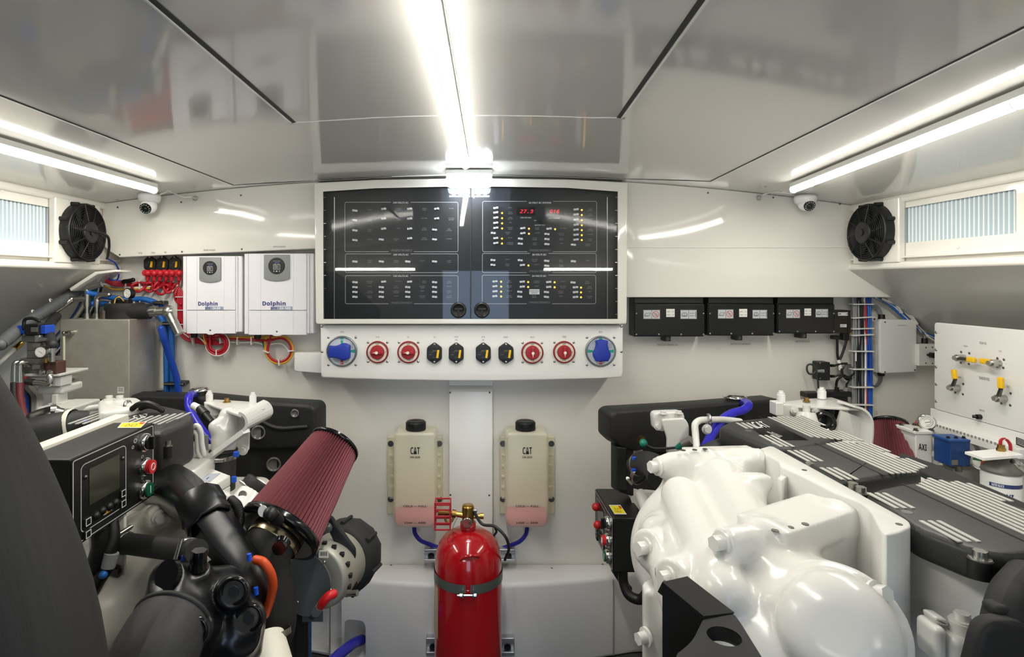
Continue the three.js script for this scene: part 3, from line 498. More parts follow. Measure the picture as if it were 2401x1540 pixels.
{ // cable trunk below the console
  const t = thing('cable_duct', 'white upright cable duct on the bulkhead between the coolant bottles', 'cable duct'), Z = 2.6;
  const s = (x, y, z) => V(P(x, y, Z).x, P(x, y, Z).y, -z);
  part(t, 'cover', prism([s(1053, 912, Z), s(1155, 912, Z), s(1155, 1300, Z), s(1053, 1300, Z)], V(0, 0, -0.058), 0.004), white);
  const g = prism([V(P(1053, 0, Z).x, P(0, 890, Z).y, -2.625), V(P(1053, 0, Z).x, P(0, 905, Z).y, -2.62), V(P(1053, 0, Z).x, P(0, 913, Z).y, -2.592), V(P(1053, 0, Z).x, P(0, 918, Z).y, -2.6), V(P(1053, 0, Z).x, P(0, 918, Z).y, -2.659), V(P(1053, 0, Z).x, P(0, 890, Z).y, -2.659)], V(0.1966, 0, 0));
  part(t, 'neck', g, white);
  for (const [x, y] of [[1055.5, 920], [1148, 920], [1056, 1160], [1147, 1161]]) part(t, 'screw', screwHead(P(x, y, Z), FRONT, 0.0045), darkSteel);
}
{ // papers tray beside the console
  const t = thing('document_holder', 'white flat plastic document holder behind the port end of the console', 'holder');
  part(t, 'tray', boxPx(688, 826, 762, 872, 2.585, 0.07, 0.012), whiteSatin);
  part(t, 'lid', prism(rounded([P(690, 828, 2.57), P(764, 832, 2.57), P(764, 876, 2.57), P(690, 870, 2.57)], 0.014), V(0, 0, -0.012), 0.003), whiteSatin);
}

// ---------- battery chargers ----------
const chargerShell = M('#eeecf0', 0.3), chargerGrey = M('#8c8f8c', 0.5);
const ledFace = (t) => { const m = solidPrint(256, 256, (g) => {
  g.fillStyle = '#151617'; g.fillRect(0, 0, 256, 256); g.strokeStyle = '#d8d8d8'; g.lineWidth = 5; g.strokeRect(78, 104, 104, 78); g.fillStyle = '#d8d8d8'; for (const y of [122, 142, 162]) g.fillRect(84, y, 80, 4);
  g.fillRect(92, 96, 16, 8); g.fillRect(150, 96, 16, 8); g.font = '13px sans-serif'; g.textAlign = 'center'; g.fillText('BATTERY CHARGER', 128, 54); g.fillText('BULK', 120, 119); g.fillText('ABS', 120, 139); g.fillText('FLOAT', 120, 159); g.fillRect(80, 200, 10, 22); g.fillRect(116, 204, 26, 16); g.fillRect(168, 200, 10, 22);
  g.fillStyle = '#6f86ff'; g.font = 'bold 22px sans-serif'; g.fillText(t, 122, 82); g.fillRect(158, 66, 8, 18); }, 0.3); return m; };
function charger(x0, x1, y0, y1, model, label) {
  const t = thing('battery_charger', label, 'charger', 'white battery chargers'), Z = 2.545, w = x1 - x0, c = (x, y) => P(x, y, Z);
  const body = boxPx(x0 + 3, y0, x1 + 12, y1 - 3, Z + 0.012, 0.1, 0.006);
  part(t, 'housing', body, chargerShell);
  const sy = y0 + (y1 - y0) * 0.70;
  // front cover in three vertical fields, upper and lower
  const xs = [x0, x0 + w * 0.06, x0 + w * 0.25, x0 + w * 0.76, x0 + w * 0.965, x1 + 1];
  part(t, 'side_flange', boxPx(x0 - 1, y0 + 1, xs[1] - 0.6, y1 - 2, Z + 0.006, 0.02, 0.002), chargerShell);
  [[1, 2], [2, 3], [3, 4]].forEach(([a, b], i) => { const dz = i === 1 ? 0 : 0.0015; part(t, 'cover_panel', boxPx(xs[a], y0 + 1, xs[b], sy - 0.7, Z + dz, 0.016, 0.0015), chargerShell); part(t, 'lower_cover', boxPx(xs[a], sy + 0.7, xs[b], y1, Z + dz, 0.016, 0.0015), chargerShell); });
  part(t, 'side_flange', boxPx(xs[4] + 0.6, y0 + 1, xs[5], y1 - 3, Z + 0.005, 0.02, 0.004), chargerShell);
  const mx = x0 + w * 0.505, sh = w * 0.2, y2 = y0 + (y1 - y0) * 0.335;
  part(t, 'shield', prism(rounded([c(mx - sh, y0 + 3), c(mx + sh, y0 + 3), c(mx + sh, y2 - 4), c(mx + sh * 0.55, y2), c(mx, y2 + 1.5), c(mx - sh * 0.55, y2), c(mx - sh, y2 - 4)], [0.004, 0.004, 0.006, 0, 0, 0, 0.006]).map((p) => add(p, 0, 0, 0.006)), V(0, 0, -0.007), 0.0015), chargerGrey, 'grey display shield');
  const r = w * 0.13 / F * Z, dc = add(c(mx, y0 + (y1 - y0) * 0.155), 0, 0, 0.0065);
  const d = part(t, 'display', disc(add(dc, 0, 0, -0.001), FRONT, r, 0.0014, 36), blackGloss);
  part(d, 'display_print', faceDisc(add(dc, 0, 0, 0.0008), r * 0.96), ledFace(model === '24.60' ? '60A' : '100A'), 'round black display with white battery symbol');
  const lab = print(640, 224, (g) => { g.fillStyle = '#241f73'; g.font = 'bold 128px sans-serif'; g.fillText('Dolphin', 12, 116, 610); g.fillStyle = '#9aa3b5'; g.fillRect(186, 138, 436, 74); g.fillStyle = '#241f73'; g.font = 'bold 74px sans-serif'; g.fillText('pro', 192, 196); g.fillStyle = '#f2f2f4'; g.fillText(model, 362, 202, 252); }, 0.4);
  const lx = x0 + w * 0.26, ly = y0 + (y1 - y0) * 0.575;
  part(t, 'lettering', quad(...[[lx, ly], [lx + w * 0.5, ly], [lx + w * 0.5, ly + (y1 - y0) * 0.125], [lx, ly + (y1 - y0) * 0.125]].map(([x, y]) => add(c(x, y), 0, 0, 0.0012))), lab);
  part(t, 'screw', screwHead(c(x0 + w * 0.5, y1 - 8), FRONT, 0.004), darkSteel);
  part(t, 'bottom_tab', prism([-1, -0.7, -0.3, 0.3, 0.7, 1].map((k) => add(c(mx + k * w * 0.12, y1 - 3 + 6 * (1 - k * k)), 0, 0, -0.001)), V(0, 0, -0.01)), chargerShell);
  part(t, 'cable_gland', cyl(P(x0 + w * 0.2, y1 - 2, Z + 0.05), P(x0 + w * 0.2, y1 + 9, Z + 0.05), 0.016, 0.014, 14), black);
}
charger(430, 556, 600, 782, '24.60', 'narrower white battery charger reading Dolphin pro 24.60');
charger(574, 724, 594, 785, '24.100', 'wider white battery charger reading Dolphin pro 24.100');

// ---------- port wiring ----------
for (const [x, n] of [[354, 'PORT ENG'], [383, 'STBD ENG'], [412, 'HOUSE']]) hexBreaker(x, 619, 2.63, 0.82, 'black breaker with yellow lever beside the chargers, under ' + n, 'breakers beside the chargers');
const wire = (pix, r, mat, name, label, group, Z = 2.635) => single(name, label, 'cable', tube(pix.map(([x, y, z]) => P(x, y, z || Z)), r), mat, group);
{ // six booted red leads with their loops
  const xs = [347, 362, 376, 391, 404, 421], loops = [[[346, 655], [340, 672], [326, 683], [312, 680], [310, 668], [322, 663], [345, 664]], [[361, 655], [357, 668], [362, 680], [375, 672], [392, 668], [400, 675]], [[375, 655], [368, 672], [350, 684], [338, 674], [346, 664], [368, 662]], [[390, 655], [384, 672], [392, 686], [405, 680], [410, 668]], [[403, 655], [398, 672], [380, 690], [364, 682], [362, 670], [372, 660]], [[420, 655], [417, 672], [411, 690], [413, 705], [424, 713]]];
  xs.forEach((x, i) => {
    const t = thing('battery_lead', ['red booted battery lead, first under the PORT ENG breaker', 'red booted battery lead, second under the PORT ENG breaker', 'red booted battery lead, first under the STBD ENG breaker', 'red booted battery lead, second under the STBD ENG breaker', 'red booted battery lead, first under the charger-side HOUSE breaker', 'red booted battery lead, second under the charger-side HOUSE breaker'][i], 'cable', 'red leads of the wall breakers');
    part(t, 'boot', merge([disc(P(x, 640, 2.63), FRONT, 0.0155, 0.022, 20), ball(P(x, 640, 2.606), 0.0145, 14), cyl(P(x, 642, 2.618), P(x - 1, 657, 2.622), 0.011, 0.008, 14)]), boot);
    part(t, 'wire', tube([P(x - 1, 655, 2.622), ...loops[i].map(([a, b], k) => P(a, b, 2.615 + (k % 2) * 0.012 + 0.004 * (i % 3)))], 0.0058), redCable);
  });
}
{ // red main bundle along the wall and down past the charger
  into = thing('cable_loom', 'tied loom of red cables running past and under the battery chargers', 'cable loom');
  for (let i = 0; i < 5; i++) {
    const o = i * 4.2, k = i - 2;
    single('red_cable', 'red cable in the tied loom running down beside the chargers', 'cable', tube([P(238, 645 + i * 2, 2.55), P(262, 657 + i * 2.5, 2.61), P(310, 665 + i * 2, 2.64), P(380, 662 + i * 3, 2.64), P(413 - i, 668 + i * 4, 2.635), P(434 - o, 700, 2.63), P(435 - o, 740, 2.63), P(436 - o, 770, 2.63), P(447 - o * 0.9, 785 + i * 2, 2.63), P(470, 793 + i * 3, 2.63), P(500 + i * 6, 796 + i * 2.8, 2.632)], 0.0046), redCable, 'red loom cables');
  }
  for (const [pts, m, n] of [[[[242, 655, 2.57], [262, 668, 2.62], [310, 674], [352, 672]], whiteCable, 'white'], [[[236, 664, 2.57], [262, 677, 2.62], [300, 678], [350, 676]], yellowCable, 'yellow'], [[[246, 640, 2.56], [258, 655, 2.6], [285, 659], [310, 659]], blueDeep, 'blue']]) wire(pts, 0.004, m, 'loom_cable', n + ' cable laid along the red loom beside the fan cable', 'loom beside the fan');
  single('cable_end_cap', 'black capped cable end lying on the red loom', 'cap', tube([P(290, 660, 2.62), P(305, 658, 2.615), P(312, 656, 2.615)], 0.01), black);
  for (const [x, y, a] of [[268, 662, 0.5], [297, 668, 0.1], [330, 668, 0], [413, 676, 0.7]]) single('cable_tie', 'white cable tie around the level run of the red loom', 'cable tie', box(0, 0, 0, 0.004, 0.042, 0.026, 0.001).rotateZ(-a).translate(P(x, y, 2.635).x, P(x, y, 2.635).y, -2.635), tie, 'ties on the level red loom');
  for (const [x, y, a] of [[426, 696, 1.57], [426, 727, 1.57], [426, 760, 1.57], [435, 783, 0.9], [452, 798, 0.3]]) single('cable_tie', 'white cable tie around the upright run of the red loom', 'cable tie', box(0, 0, 0, 0.004, 0.05, 0.022, 0.001).rotateZ(a).translate(P(x, y, 2.632).x, P(x, y, 2.632).y, -2.632), tie, 'ties on the upright red loom');
  into = null;
}
{ // loops under the chargers
  into = thing('cable_loom', 'looped red leads hanging under the narrower charger', 'cable loom');
  const ring = (cx, cy, r, a0, a1, n) => Array.from({ length: n + 1 }, (_, i) => { const a = a0 + (a1 - a0) * i / n; return [cx + Math.cos(a) * r, cy + Math.sin(a) * r]; });
  wire([[484, 783], [483, 800], ...ring(509, 806, 24, 2.9, -1.2, 9), [480, 797]], 0.0068, redCable, 'charger_lead', 'looped red lead under the narrower charger', 'charger leads', 2.615);
  wire([[492, 784], [492, 800], ...ring(509, 806, 18, 2.7, -1.2, 9), [500, 794]], 0.006, redCable, 'charger_lead', 'inner looped red lead under the narrower charger', 'charger leads', 2.61);
  wire([[462, 788], [474, 797], [482, 808], ...ring(510, 806, 28, 2.7, -1.0, 9), [505, 788]], 0.003, whiteCable, 'charger_lead', 'thin white looped lead under the narrower charger', 'charger leads', 2.612);
  wire([[476, 783], [479, 796], [482, 806]], 0.004, yellowCable, 'charger_lead', 'short yellow lead under the narrower charger', 'charger leads', 2.61);
  into = thing('cable_loom', 'looped yellow and red leads hanging under the wider charger', 'cable loom');
  wire([[520, 793], [570, 795], [630, 798], ...ring(655, 820, 28, -1.4, 2.9, 9), [632, 800], [636, 788]], 0.0058, redCable, 'charger_lead', 'looped red lead under the wider charger', 'charger leads', 2.62);
  wire([[520, 790], [570, 791], [640, 791], ...ring(655, 820, 32, -1.2, 2.9, 9), [622, 802], [624, 788]], 0.0056, yellowCable, 'charger_lead', 'looped yellow lead under the wider charger', 'charger leads', 2.622);
  wire([[520, 787], [570, 793], [612, 798], [620, 816], [628, 836], [642, 848]], 0.003, greenCable, 'charger_lead', 'thin green lead under the wider charger', 'charger leads', 2.625);
  wire([[520, 801], [570, 803], [600, 803], [622, 808], [660, 806], [678, 822]], 0.0028, whiteCable, 'charger_lead', 'thin white lead under the wider charger', 'charger leads', 2.627);
  for (const [x, y] of [[452, 797], [517, 796], [557, 799], [590, 799]]) single('cable_tie', 'white cable tie around the level leads under the chargers', 'cable tie', box(P(x, y, 2.615).x, P(x, y, 2.615).y, -2.62, 0.005, 0.036, 0.026, 0.001), tie, 'ties under the chargers');
  for (const [x, y, a] of [[509, 827, 0], [655, 849, 0.1], [624, 824, 1.2], [683, 822, -1.5]]) single('cable_tie', 'white cable tie around a hanging charger lead loop', 'cable tie', box(0, 0, 0, 0.005, 0.03, 0.024, 0.001).rotateZ(a).translate(P(x, y, 2.615).x, P(x, y, 2.615).y, -2.616), tie, 'ties on the charger lead loops');
  into = null;
}

// ---------- hydraulic tank and its hoses ----------
const brushed = grain([186, 182, 170], 10, 0.5, 0.34, 0.00002, 512); brushed.metalness = 0.55; brushed.map.repeat.set(1.4, 1.4);
{
  const t = thing('hydraulic_tank', 'brushed stainless steel hydraulic tank on the bulkhead', 'tank'), Z = 2.4;
  part(t, 'body', uvWorld(boxPx(140, 749, 303, 937, Z, 0.2, 0.004), 0.3), brushed);
  const top = P(220, 749, Z).y, X = (x) => P(x, 749, Z).x;
  // filter head
  const fc = V(P(293, 735, 2.5).x, top, -2.5);
  const fh = part(t, 'filter_head', merge([lathe(fc, UPV, [[0.075, 0], [0.075, 0.035], [0.078, 0.038], [0.078, 0.062], [0.072, 0.066], [0, 0.066]], 36), cyl(add(fc, 0.04, 0.03, 0.03), add(fc, 0.125, 0.03, 0.03), 0.033, 0.033, 24)]), blackMatte, 'black filter housing');
  for (let i = 0; i < 4; i++) part(fh, 'bolt', hexBolt(add(fc, Math.cos(i * 1.57 + 0.5) * 0.064, 0.066, Math.sin(i * 1.57 + 0.5) * 0.064), UPV, 0.006, 0.006), steel);
  part(fh, 'gauge_block', box(fc.x, fc.y + 0.073, fc.z + 0.02, 0.07, 0.016, 0.04, 0.003), black);
  const gp = P(302, 688, 2.48);
  part(t, 'pressure_gauge', merge([disc(add(gp, 0, 0, -0.022), V(-0.35, 0, 1), 0.022, 0.024, 28), cyl(add(gp, 0, -0.045, -0.01), add(gp, 0, -0.018, -0.01), 0.006)]), black);
  part(t, 'gauge_dial', disc(add(gp, -0.006, 0, 0.001), V(-0.35, 0, 1), 0.019, 0.0015, 28), solidPrint(128, 128, (g) => { g.fillStyle = '#f0efe8'; g.fillRect(0, 0, 128, 128); g.strokeStyle = '#222'; g.lineWidth = 4; g.beginPath(); g.arc(64, 64, 48, 2.3, 7.1); g.stroke(); g.beginPath(); g.moveTo(64, 70); g.lineTo(92, 36); g.stroke(); g.beginPath(); g.moveTo(60, 80); g.lineTo(40, 50); g.stroke(); }, 0.4));
  const el = add(fc, 0.125, 0.03, 0.03);
  part(t, 'outlet_elbow', merge([cyl(el, add(el, 0.03, 0.002, 0), 0.026, 0.026, 6), cyl(add(el, 0.03, 0, 0), add(el, 0.065, 0.002, 0), 0.018, 0.018, 20), ball(add(el, 0.08, 0, 0), 0.026, 18), cyl(add(el, 0.08, 0, 0), add(el, 0.11, -0.05, 0.01), 0.02, 0.022, 6), cyl(add(el, 0.108, -0.045, 0.01), add(el, 0.135, -0.095, 0.015), 0.019, 0.019, 20)]), steel, 'chromed hose elbow');
  part(t, 'breather_pipe', tube([V(X(254), top, -2.44), V(X(254), top + 0.06, -2.44), V(X(256), top + 0.085, -2.445), V(X(262), top + 0.092, -2.45), V(X(269), top + 0.075, -2.46)], 0.005), brass);
  for (const x of [178, 202]) { const b = V(X(x), top, -2.47); part(t, 'hose_fitting', merge([cyl(b, add(b, 0, 0.022, 0), 0.015, 0.015, 6), cyl(add(b, 0, 0.022, 0), add(b, 0, 0.05, 0), 0.009, 0.009, 14), cyl(add(b, 0, 0.05, 0), add(b, 0, 0.072, 0), 0.013, 0.013, 6)]), steel); }
  const a = V(X(178), top + 0.072, -2.47);
  part(t, 'tee_fitting', merge([cyl(a, add(a, 0, 0.06, 0), 0.011, 0.011, 14), cyl(add(a, 0, 0.012, 0), add(a, -0.06, 0.01, 0.01), 0.011, 0.011, 14), ball(add(a, -0.06, 0.01, 0.01), 0.014, 12), cyl(add(a, -0.06, 0.01, 0.01), add(a, -0.11, -0.045, 0.05), 0.013, 0.011, 14), cyl(add(a, 0, 0.055, 0), add(a, 0.06, 0.075, -0.005), 0.012, 0.012, 6)]), steel);
  const b2 = V(X(202), top + 0.072, -2.47);
  part(t, 'elbow_fitting', tube([b2, add(b2, 0, 0.014, 0), add(b2, 0.014, 0.028, 0), add(b2, 0.05, 0.03, 0)], 0.011), steel);
  const lv = V(X(224), top, -2.46); part(t, 'level_sender', merge([disc(lv, UPV, 0.018, 0.028, 24), disc(add(lv, 0, 0.028, 0), UPV, 0.02, 0.006, 24)]), M('#6f6157', 0.4, 0.7));
  // sight gauge on the front face
  const s0 = P(150, 781, Z - 0.018), s1 = P(150, 889, Z - 0.018);
  part(t, 'sight_tube', cyl(P(150, 788, Z - 0.018), P(150, 862, Z - 0.018), 0.005, 0.005, 14), M('#cfcdb4', 0.15, 0, { clearcoat: 1 }));
  for (const p of [s0, s1]) part(t, 'sight_fitting', merge([ball(p, 0.009, 14), cyl(p, add(p, 0.022, 0, 0), 0.007), disc(add(p, 0.02, 0, -0.018), FRONT, 0.012, 0.02, 16)]), steel);
  part(t, 'sight_valve', merge([cyl(P(150, 862, Z - 0.018), P(150, 886, Z - 0.018), 0.008), disc(P(150, 872, Z - 0.03), FRONT, 0.009, 0.018, 16)]), steel);
  const yv = P(141, 874, Z - 0.045);
  part(t, 'valve_handle', merge([ball(yv, 0.012, 14), box(0, 0, 0, 0.012, 0.05, 0.009, 0.003).rotateZ(0.12).translate(yv.x, yv.y, yv.z), box(0, 0, 0, 0.02, 0.014, 0.01, 0.003).translate(yv.x - 0.005, yv.y + 0.022, yv.z), box(0, 0, 0, 0.02, 0.014, 0.01, 0.003).translate(yv.x - 0.002, yv.y - 0.022, yv.z)]), yellow, 'yellow butterfly valve handle');
  part(t, 'drain_fitting', merge([cyl(P(187, 937, 2.46), P(187, 985, 2.46), 0.034, 0.03, 6), torus(P(187, 962, 2.46), UPV, 0.03, 0.007), cyl(P(187, 985, 2.46), P(187, 1010, 2.46), 0.04, 0.036, 20)]), darkSteel);
  part(t, 'label_plate', quadPx(275, 907, 291, 922, Z - 0.001), solidPrint(64, 64, (g) => { g.fillStyle = '#d7d6cf'; g.fillRect(0, 0, 64, 64); g.fillStyle = '#444'; for (let i = 0; i < 3; i++) g.fillRect(8, 10 + i * 14, 48, 5); }));
  for (const y of [762, 922]) part(t, 'mounting_ear', boxPx(366, y - 8, 381, y + 8, 2.6, 0.055, 0.002), steel);
}
const bigHose = (pts, r, m, label) => { const o = single('hydraulic_hose', label, 'hose', tube(pts, r, 14, 70), m, 'blue hydraulic hoses'); return o; };
bigHose([V(P(206, 686, 2.47).x, P(206, 686, 2.47).y, -2.47), P(240, 693, 2.52), P(290, 702, 2.6), P(340, 702, 2.62), P(372, 714, 2.625), P(392, 740, 2.625), P(401, 780, 2.625), P(404, 850, 2.625), P(405, 945, 2.625), P(405, 1100, 2.625)], 0.0125, blue, 'blue hydraulic hose arching over the filter head, outermost of the upright three');
bigHose([P(218, 712, 2.5), P(250, 712, 2.56), P(310, 716, 2.62), P(345, 722, 2.625), P(374, 740, 2.625), P(387, 775, 2.625), P(390, 850, 2.625), P(391, 945, 2.625), P(391, 1100, 2.625)], 0.0125, blue, 'blue hydraulic hose behind the filter head, nearest the tank of the upright three');
bigHose([P(378, 770, 2.49), P(384, 792, 2.5), P(396, 830, 2.54), P(408, 865, 2.57), P(417, 900, 2.59), P(420, 950, 2.6), P(420, 1100, 2.61)], 0.0145, blueDeep, 'thicker deep blue hydraulic hose hanging from the chromed elbow');
for (const [x, y, w] of [[366, 710, 20], [396, 759, 34], [405, 901, 44]]) {
  const t = thing('hose_clamp', 'black rubber and steel clamp holding the blue hoses to the bulkhead, at ' + (y < 730 ? 'the bend' : y < 800 ? 'mid height' : 'the lower end'), 'clamp', 'clamps of the blue hoses');
  part(t, 'strap', boxPx(x - w / 2, y - 4, x + w / 2, y + 4, 2.585, 0.07, 0.004), black); part(t, 'band', boxPx(x - w / 2 - 1, y - 1.5, x + w / 2 + 1, y + 1.5, 2.582, 0.004, 0.001), steel);
  part(t, 'bolt', hexBolt(P(x + w / 2 + 3, y - 1, 2.61), FRONT, 0.007, 0.008), steel);
}

// ---------- port corner: manifold, looms, hoses ----------
{
  const t = thing('valve_manifold', 'stack of grey hydraulic valve blocks with a blue solenoid on top', 'manifold'), Z = 2.12, b = (x0, y0, x1, y1, dz, d) => boxPx(x0, y0, x1, y1, Z + dz, d, 0.003);
  part(t, 'solenoid', merge([b(40, 763, 107, 783, 0, 0.05)]), blueDeep, 'blue solenoid block');
  part(t, 'solenoid_coil', merge([b(56, 760, 90, 785, -0.012, 0.07), tube([P(56, 770, Z), P(58, 750, Z), P(75, 746, Z), P(92, 752, Z)], 0.006)]), black);
  part(t, 'coil_plate', b(72, 767, 88, 778, -0.013, 0.002), steel);
  part(t, 'valve_block', b(50, 786, 95, 802, 0, 0.06), castGrey); part(t, 'valve_block', b(62, 802, 97, 822, 0.004, 0.06), castGrey); part(t, 'valve_block', b(62, 822, 97, 840, 0.004, 0.06), castGrey); part(t, 'base_block', b(46, 840, 108, 876, 0.006, 0.08), castGrey);
  part(t, 'end_block', b(80, 786, 93, 802, -0.01, 0.02), alu);
  part(t, 'port_plug', merge([cyl(P(94, 796, Z - 0.02), P(110, 796, Z - 0.02), 0.009, 0.006, 12), cyl(P(82, 811, Z - 0.02), P(98, 811, Z - 0.02), 0.012, 0.009, 12)]), steel);
  const g = P(103, 824, Z - 0.03);
  const ga = part(t, 'pressure_gauge', disc(g, V(0.1, 0, 1), 0.0205, 0.02, 28), steel); part(ga, 'gauge_dial', disc(add(g, 0.002, 0, 0.02), V(0.1, 0, 1), 0.0175, 0.001, 28), solidPrint(128, 128, (q) => { q.fillStyle = '#dcdbd5'; q.fillRect(0, 0, 128, 128); q.strokeStyle = '#222'; q.lineWidth = 3; for (let i = 0; i < 14; i++) { const a = 2.3 + i * 0.36; q.beginPath(); q.moveTo(64 + 46 * Math.cos(a), 64 + 46 * Math.sin(a)); q.lineTo(64 + 54 * Math.cos(a), 64 + 54 * Math.sin(a)); q.stroke(); } q.lineWidth = 5; q.beginPath(); q.moveTo(50, 86); q.lineTo(80, 36); q.stroke(); }, 0.3));
  part(t, 'brown_block', b(101, 848, 133, 878, -0.01, 0.05), M('#4b3026', 0.5)); part(t, 'gauge_stem', cyl(P(108, 840, Z - 0.015), P(108, 850, Z - 0.015), 0.006), brass);
  part(t, 'fitting', merge([cyl(P(82, 861, Z - 0.03), P(98, 861, Z - 0.03), 0.013, 0.01, 14), ball(P(84, 861, Z - 0.03), 0.012, 12)]), steel);
  part(t, 'bolt', hexBolt(P(100, 873, Z - 0.015), FRONT, 0.008, 0.008), steel); part(t, 'bolt', hexBolt(P(118, 874, Z - 0.015), FRONT, 0.008, 0.008), steel);
  part(t, 'mounting_shelf', b(48, 877, 140, 883, -0.01, 0.16), M('#c2c2bc', 0.5));
  part(t, 'shelf_bracket', prism([P(52, 884, Z), P(142, 884, Z), P(142, 905, Z), P(90, 905, Z)], V(0, 0, -0.06)), M('#c2c2bc', 0.5));
  part(t, 'pedestal', merge([boxPx(86, 905, 145, 925, Z + 0.01, 0.12, 0.01), boxPx(120, 925, 133, 952, Z, 0.06, 0.004), boxPx(112, 945, 145, 955, Z, 0.07, 0.003), boxPx(84, 955, 170, 990, Z - 0.05, 0.16, 0.008)]), M('#c2c2bc', 0.5));
  for (const [x, x2] of [[35, 0], [47, 0]]) part(t, 'hose_end', merge([cyl(P(x, 856, Z - 0.04), P(x, 872, Z - 0.04), 0.011, 0.011, 6), cyl(P(x, 872, Z - 0.04), P(x, 900, Z - 0.04), 0.0125, 0.0125, 16), tube([P(x, 858, Z - 0.04), P(x + 1, 851, Z - 0.04), P(x + 10, 850, Z - 0.03), P(x + 22, 855, Z - 0.01)], 0.009)]), steel);
  part(t, 'lower_hose_end', merge([cyl(P(80, 897, Z - 0.02), P(102, 898, Z - 0.02), 0.011, 0.011, 14), tube([P(100, 898, Z - 0.02), P(116, 900, Z - 0.02), P(118, 890, Z - 0.02), P(116, 882, Z - 0.02)], 0.011)]), steel);
}
{
  const h = (pts, r, m, label) => single('rubber_hose', label, 'hose', tube(pts, r, 12), m, 'dark hoses beside the valve manifold');
  h([P(132, 742, 2.38), P(118, 758, 2.3), P(112, 775, 2.2), P(118, 795, 2.13), P(123, 808, 2.1)], 0.019, rubber, 'thick black hose rising from the manifold to the tank tee');
  single('hose_end', 'steel hose end on the manifold under the thick black hose', 'fitting', [cyl(P(123, 806, 2.1), P(123, 826, 2.1), 0.013, 0.013, 16), cyl(P(123, 826, 2.1), P(123, 848, 2.1), 0.009, 0.009, 6)], steel);
  h([P(35, 898, 2.08), P(36, 930, 2.06), P(50, 985, 2.0), P(60, 1030, 1.98)], 0.014, rubber, 'black hose hanging from the manifold elbows'); 
  h([P(47, 898, 2.08), P(47, 930, 2.06), P(58, 985, 2.0), P(70, 1030, 1.98)], 0.013, M('#5a1a20', 0.6), 'dark red hose hanging from the manifold elbows');
  h([P(80, 897, 2.1), P(62, 893, 2.1), P(55, 892, 2.1)], 0.012, rubber, 'short black hose with red tip under the manifold shelf');
  single('hose_end', 'red capped hose tip under the manifold shelf', 'fitting', cyl(P(62, 893, 2.1), P(54, 892, 2.1), 0.0135, 0.0135, 14), red);
  h([P(2, 850, 2.1), P(6, 845, 2.1), P(30, 822, 2.14), P(36, 815, 2.16)], 0.008, whiteCable, 'white hose with brass end beside the valve manifold');
  single('hose_end', 'brass hose end beside the valve manifold', 'fitting', cyl(P(34, 818, 2.15), P(52, 803, 2.18), 0.011, 0.009, 14), brass);
}
{ // grey corrugated conduit and looms under the port side deck
  const g = [P(0, 808, 2.0), P(70, 752, 2.25), P(130, 715, 2.4), P(180, 682, 2.52), P(222, 655, 2.6)];
  const c = new THREE.CatmullRomCurve3(g), rings = []; for (let i = 6; i < 70; i++) rings.push(torus(c.getPointAt(i / 72), c.getTangentAt(i / 72), 0.021, 0.003, 16));
  into = thing('conduit', 'grey corrugated conduit running down under the port side deck', 'conduit');
  single('tube', 'grey corrugated conduit running down under the port side deck', 'conduit', [tube(g, 0.0215, 14, 60), ...rings], M('#57595c', 0.5));
  const cols = [blue, greyCable, whiteCable, greyCable, black, greenCable, blueDeep, whiteCable, black, greyCable], names = ['blue', 'grey', 'white', 'light grey', 'black', 'green', 'deep blue', 'bright white', 'dark', 'pale grey'];
  for (const [x, y] of [[127, 713], [86, 740]]) single('cable_tie', '', '', torus(P(x, y, x > 100 ? 2.4 : 2.3), V(0.75, 0.55, -0.3), 0.026, 0.0028, 20), tie);
  into = thing('cable_loom', 'tied loom of blue, grey, white and black cables dropping behind the tank fittings', 'cable loom');
  cols.forEach((m, i) => single('loom_cable', names[i] + ' cable in the loom dropping behind the tank fittings', 'cable', tube([P(213 + i * 3.4, 646, 2.55), P(207 + i * 4, 668, 2.57), P(195 + i * 4.6, 695, 2.6), P(172 + i * 5.2, 738, 2.62), P(120 + i * 5, 800, 2.62), P(60 + i * 5, 870, 2.6)], 0.0042 + 0.0015 * (i % 3)), m, 'loom behind the tank'));
  single('cable_tie', 'white cable tie around the loom behind the tank fittings', 'cable tie', box(0, 0, 0, 0.085, 0.006, 0.03, 0.001).rotateZ(-0.15).translate(P(222, 663, 2.55).x, P(222, 663, 2.55).y, -2.555), tie);
  into = null;
  into = thing('cable_loom', 'fat curved loom of pale and blue cables beside the hanging manifold hoses', 'cable loom');
  for (let i = 0; i < 6; i++) single('loom_cable', ['blue', 'dark', 'light', 'grey', 'pale', 'white'][i] + ' cable curving down beside the manifold hoses', 'cable', tube([P(48 + i * 6, 905, 2.2), P(62 + i * 6.5, 925, 2.2), P(66 + i * 6, 950, 2.16), P(66 + i * 5, 985, 2.1), P(60 + i * 5, 1020, 2.05)], 0.0075), [blueDeep, black, greyCable, greyCable, cream, whiteCable][i], 'loom beside the manifold hoses');
  into = null;
  single('cable_tray', 'white moulded lip carrying the loom below the port fan', 'tray', prism([P(162, 676, 2.44), P(222, 637, 2.44), P(270, 632, 2.44), P(272, 637, 2.44), P(228, 643, 2.44), P(166, 682, 2.44)], V(0, 0, -0.12), 0.002), gel);
}

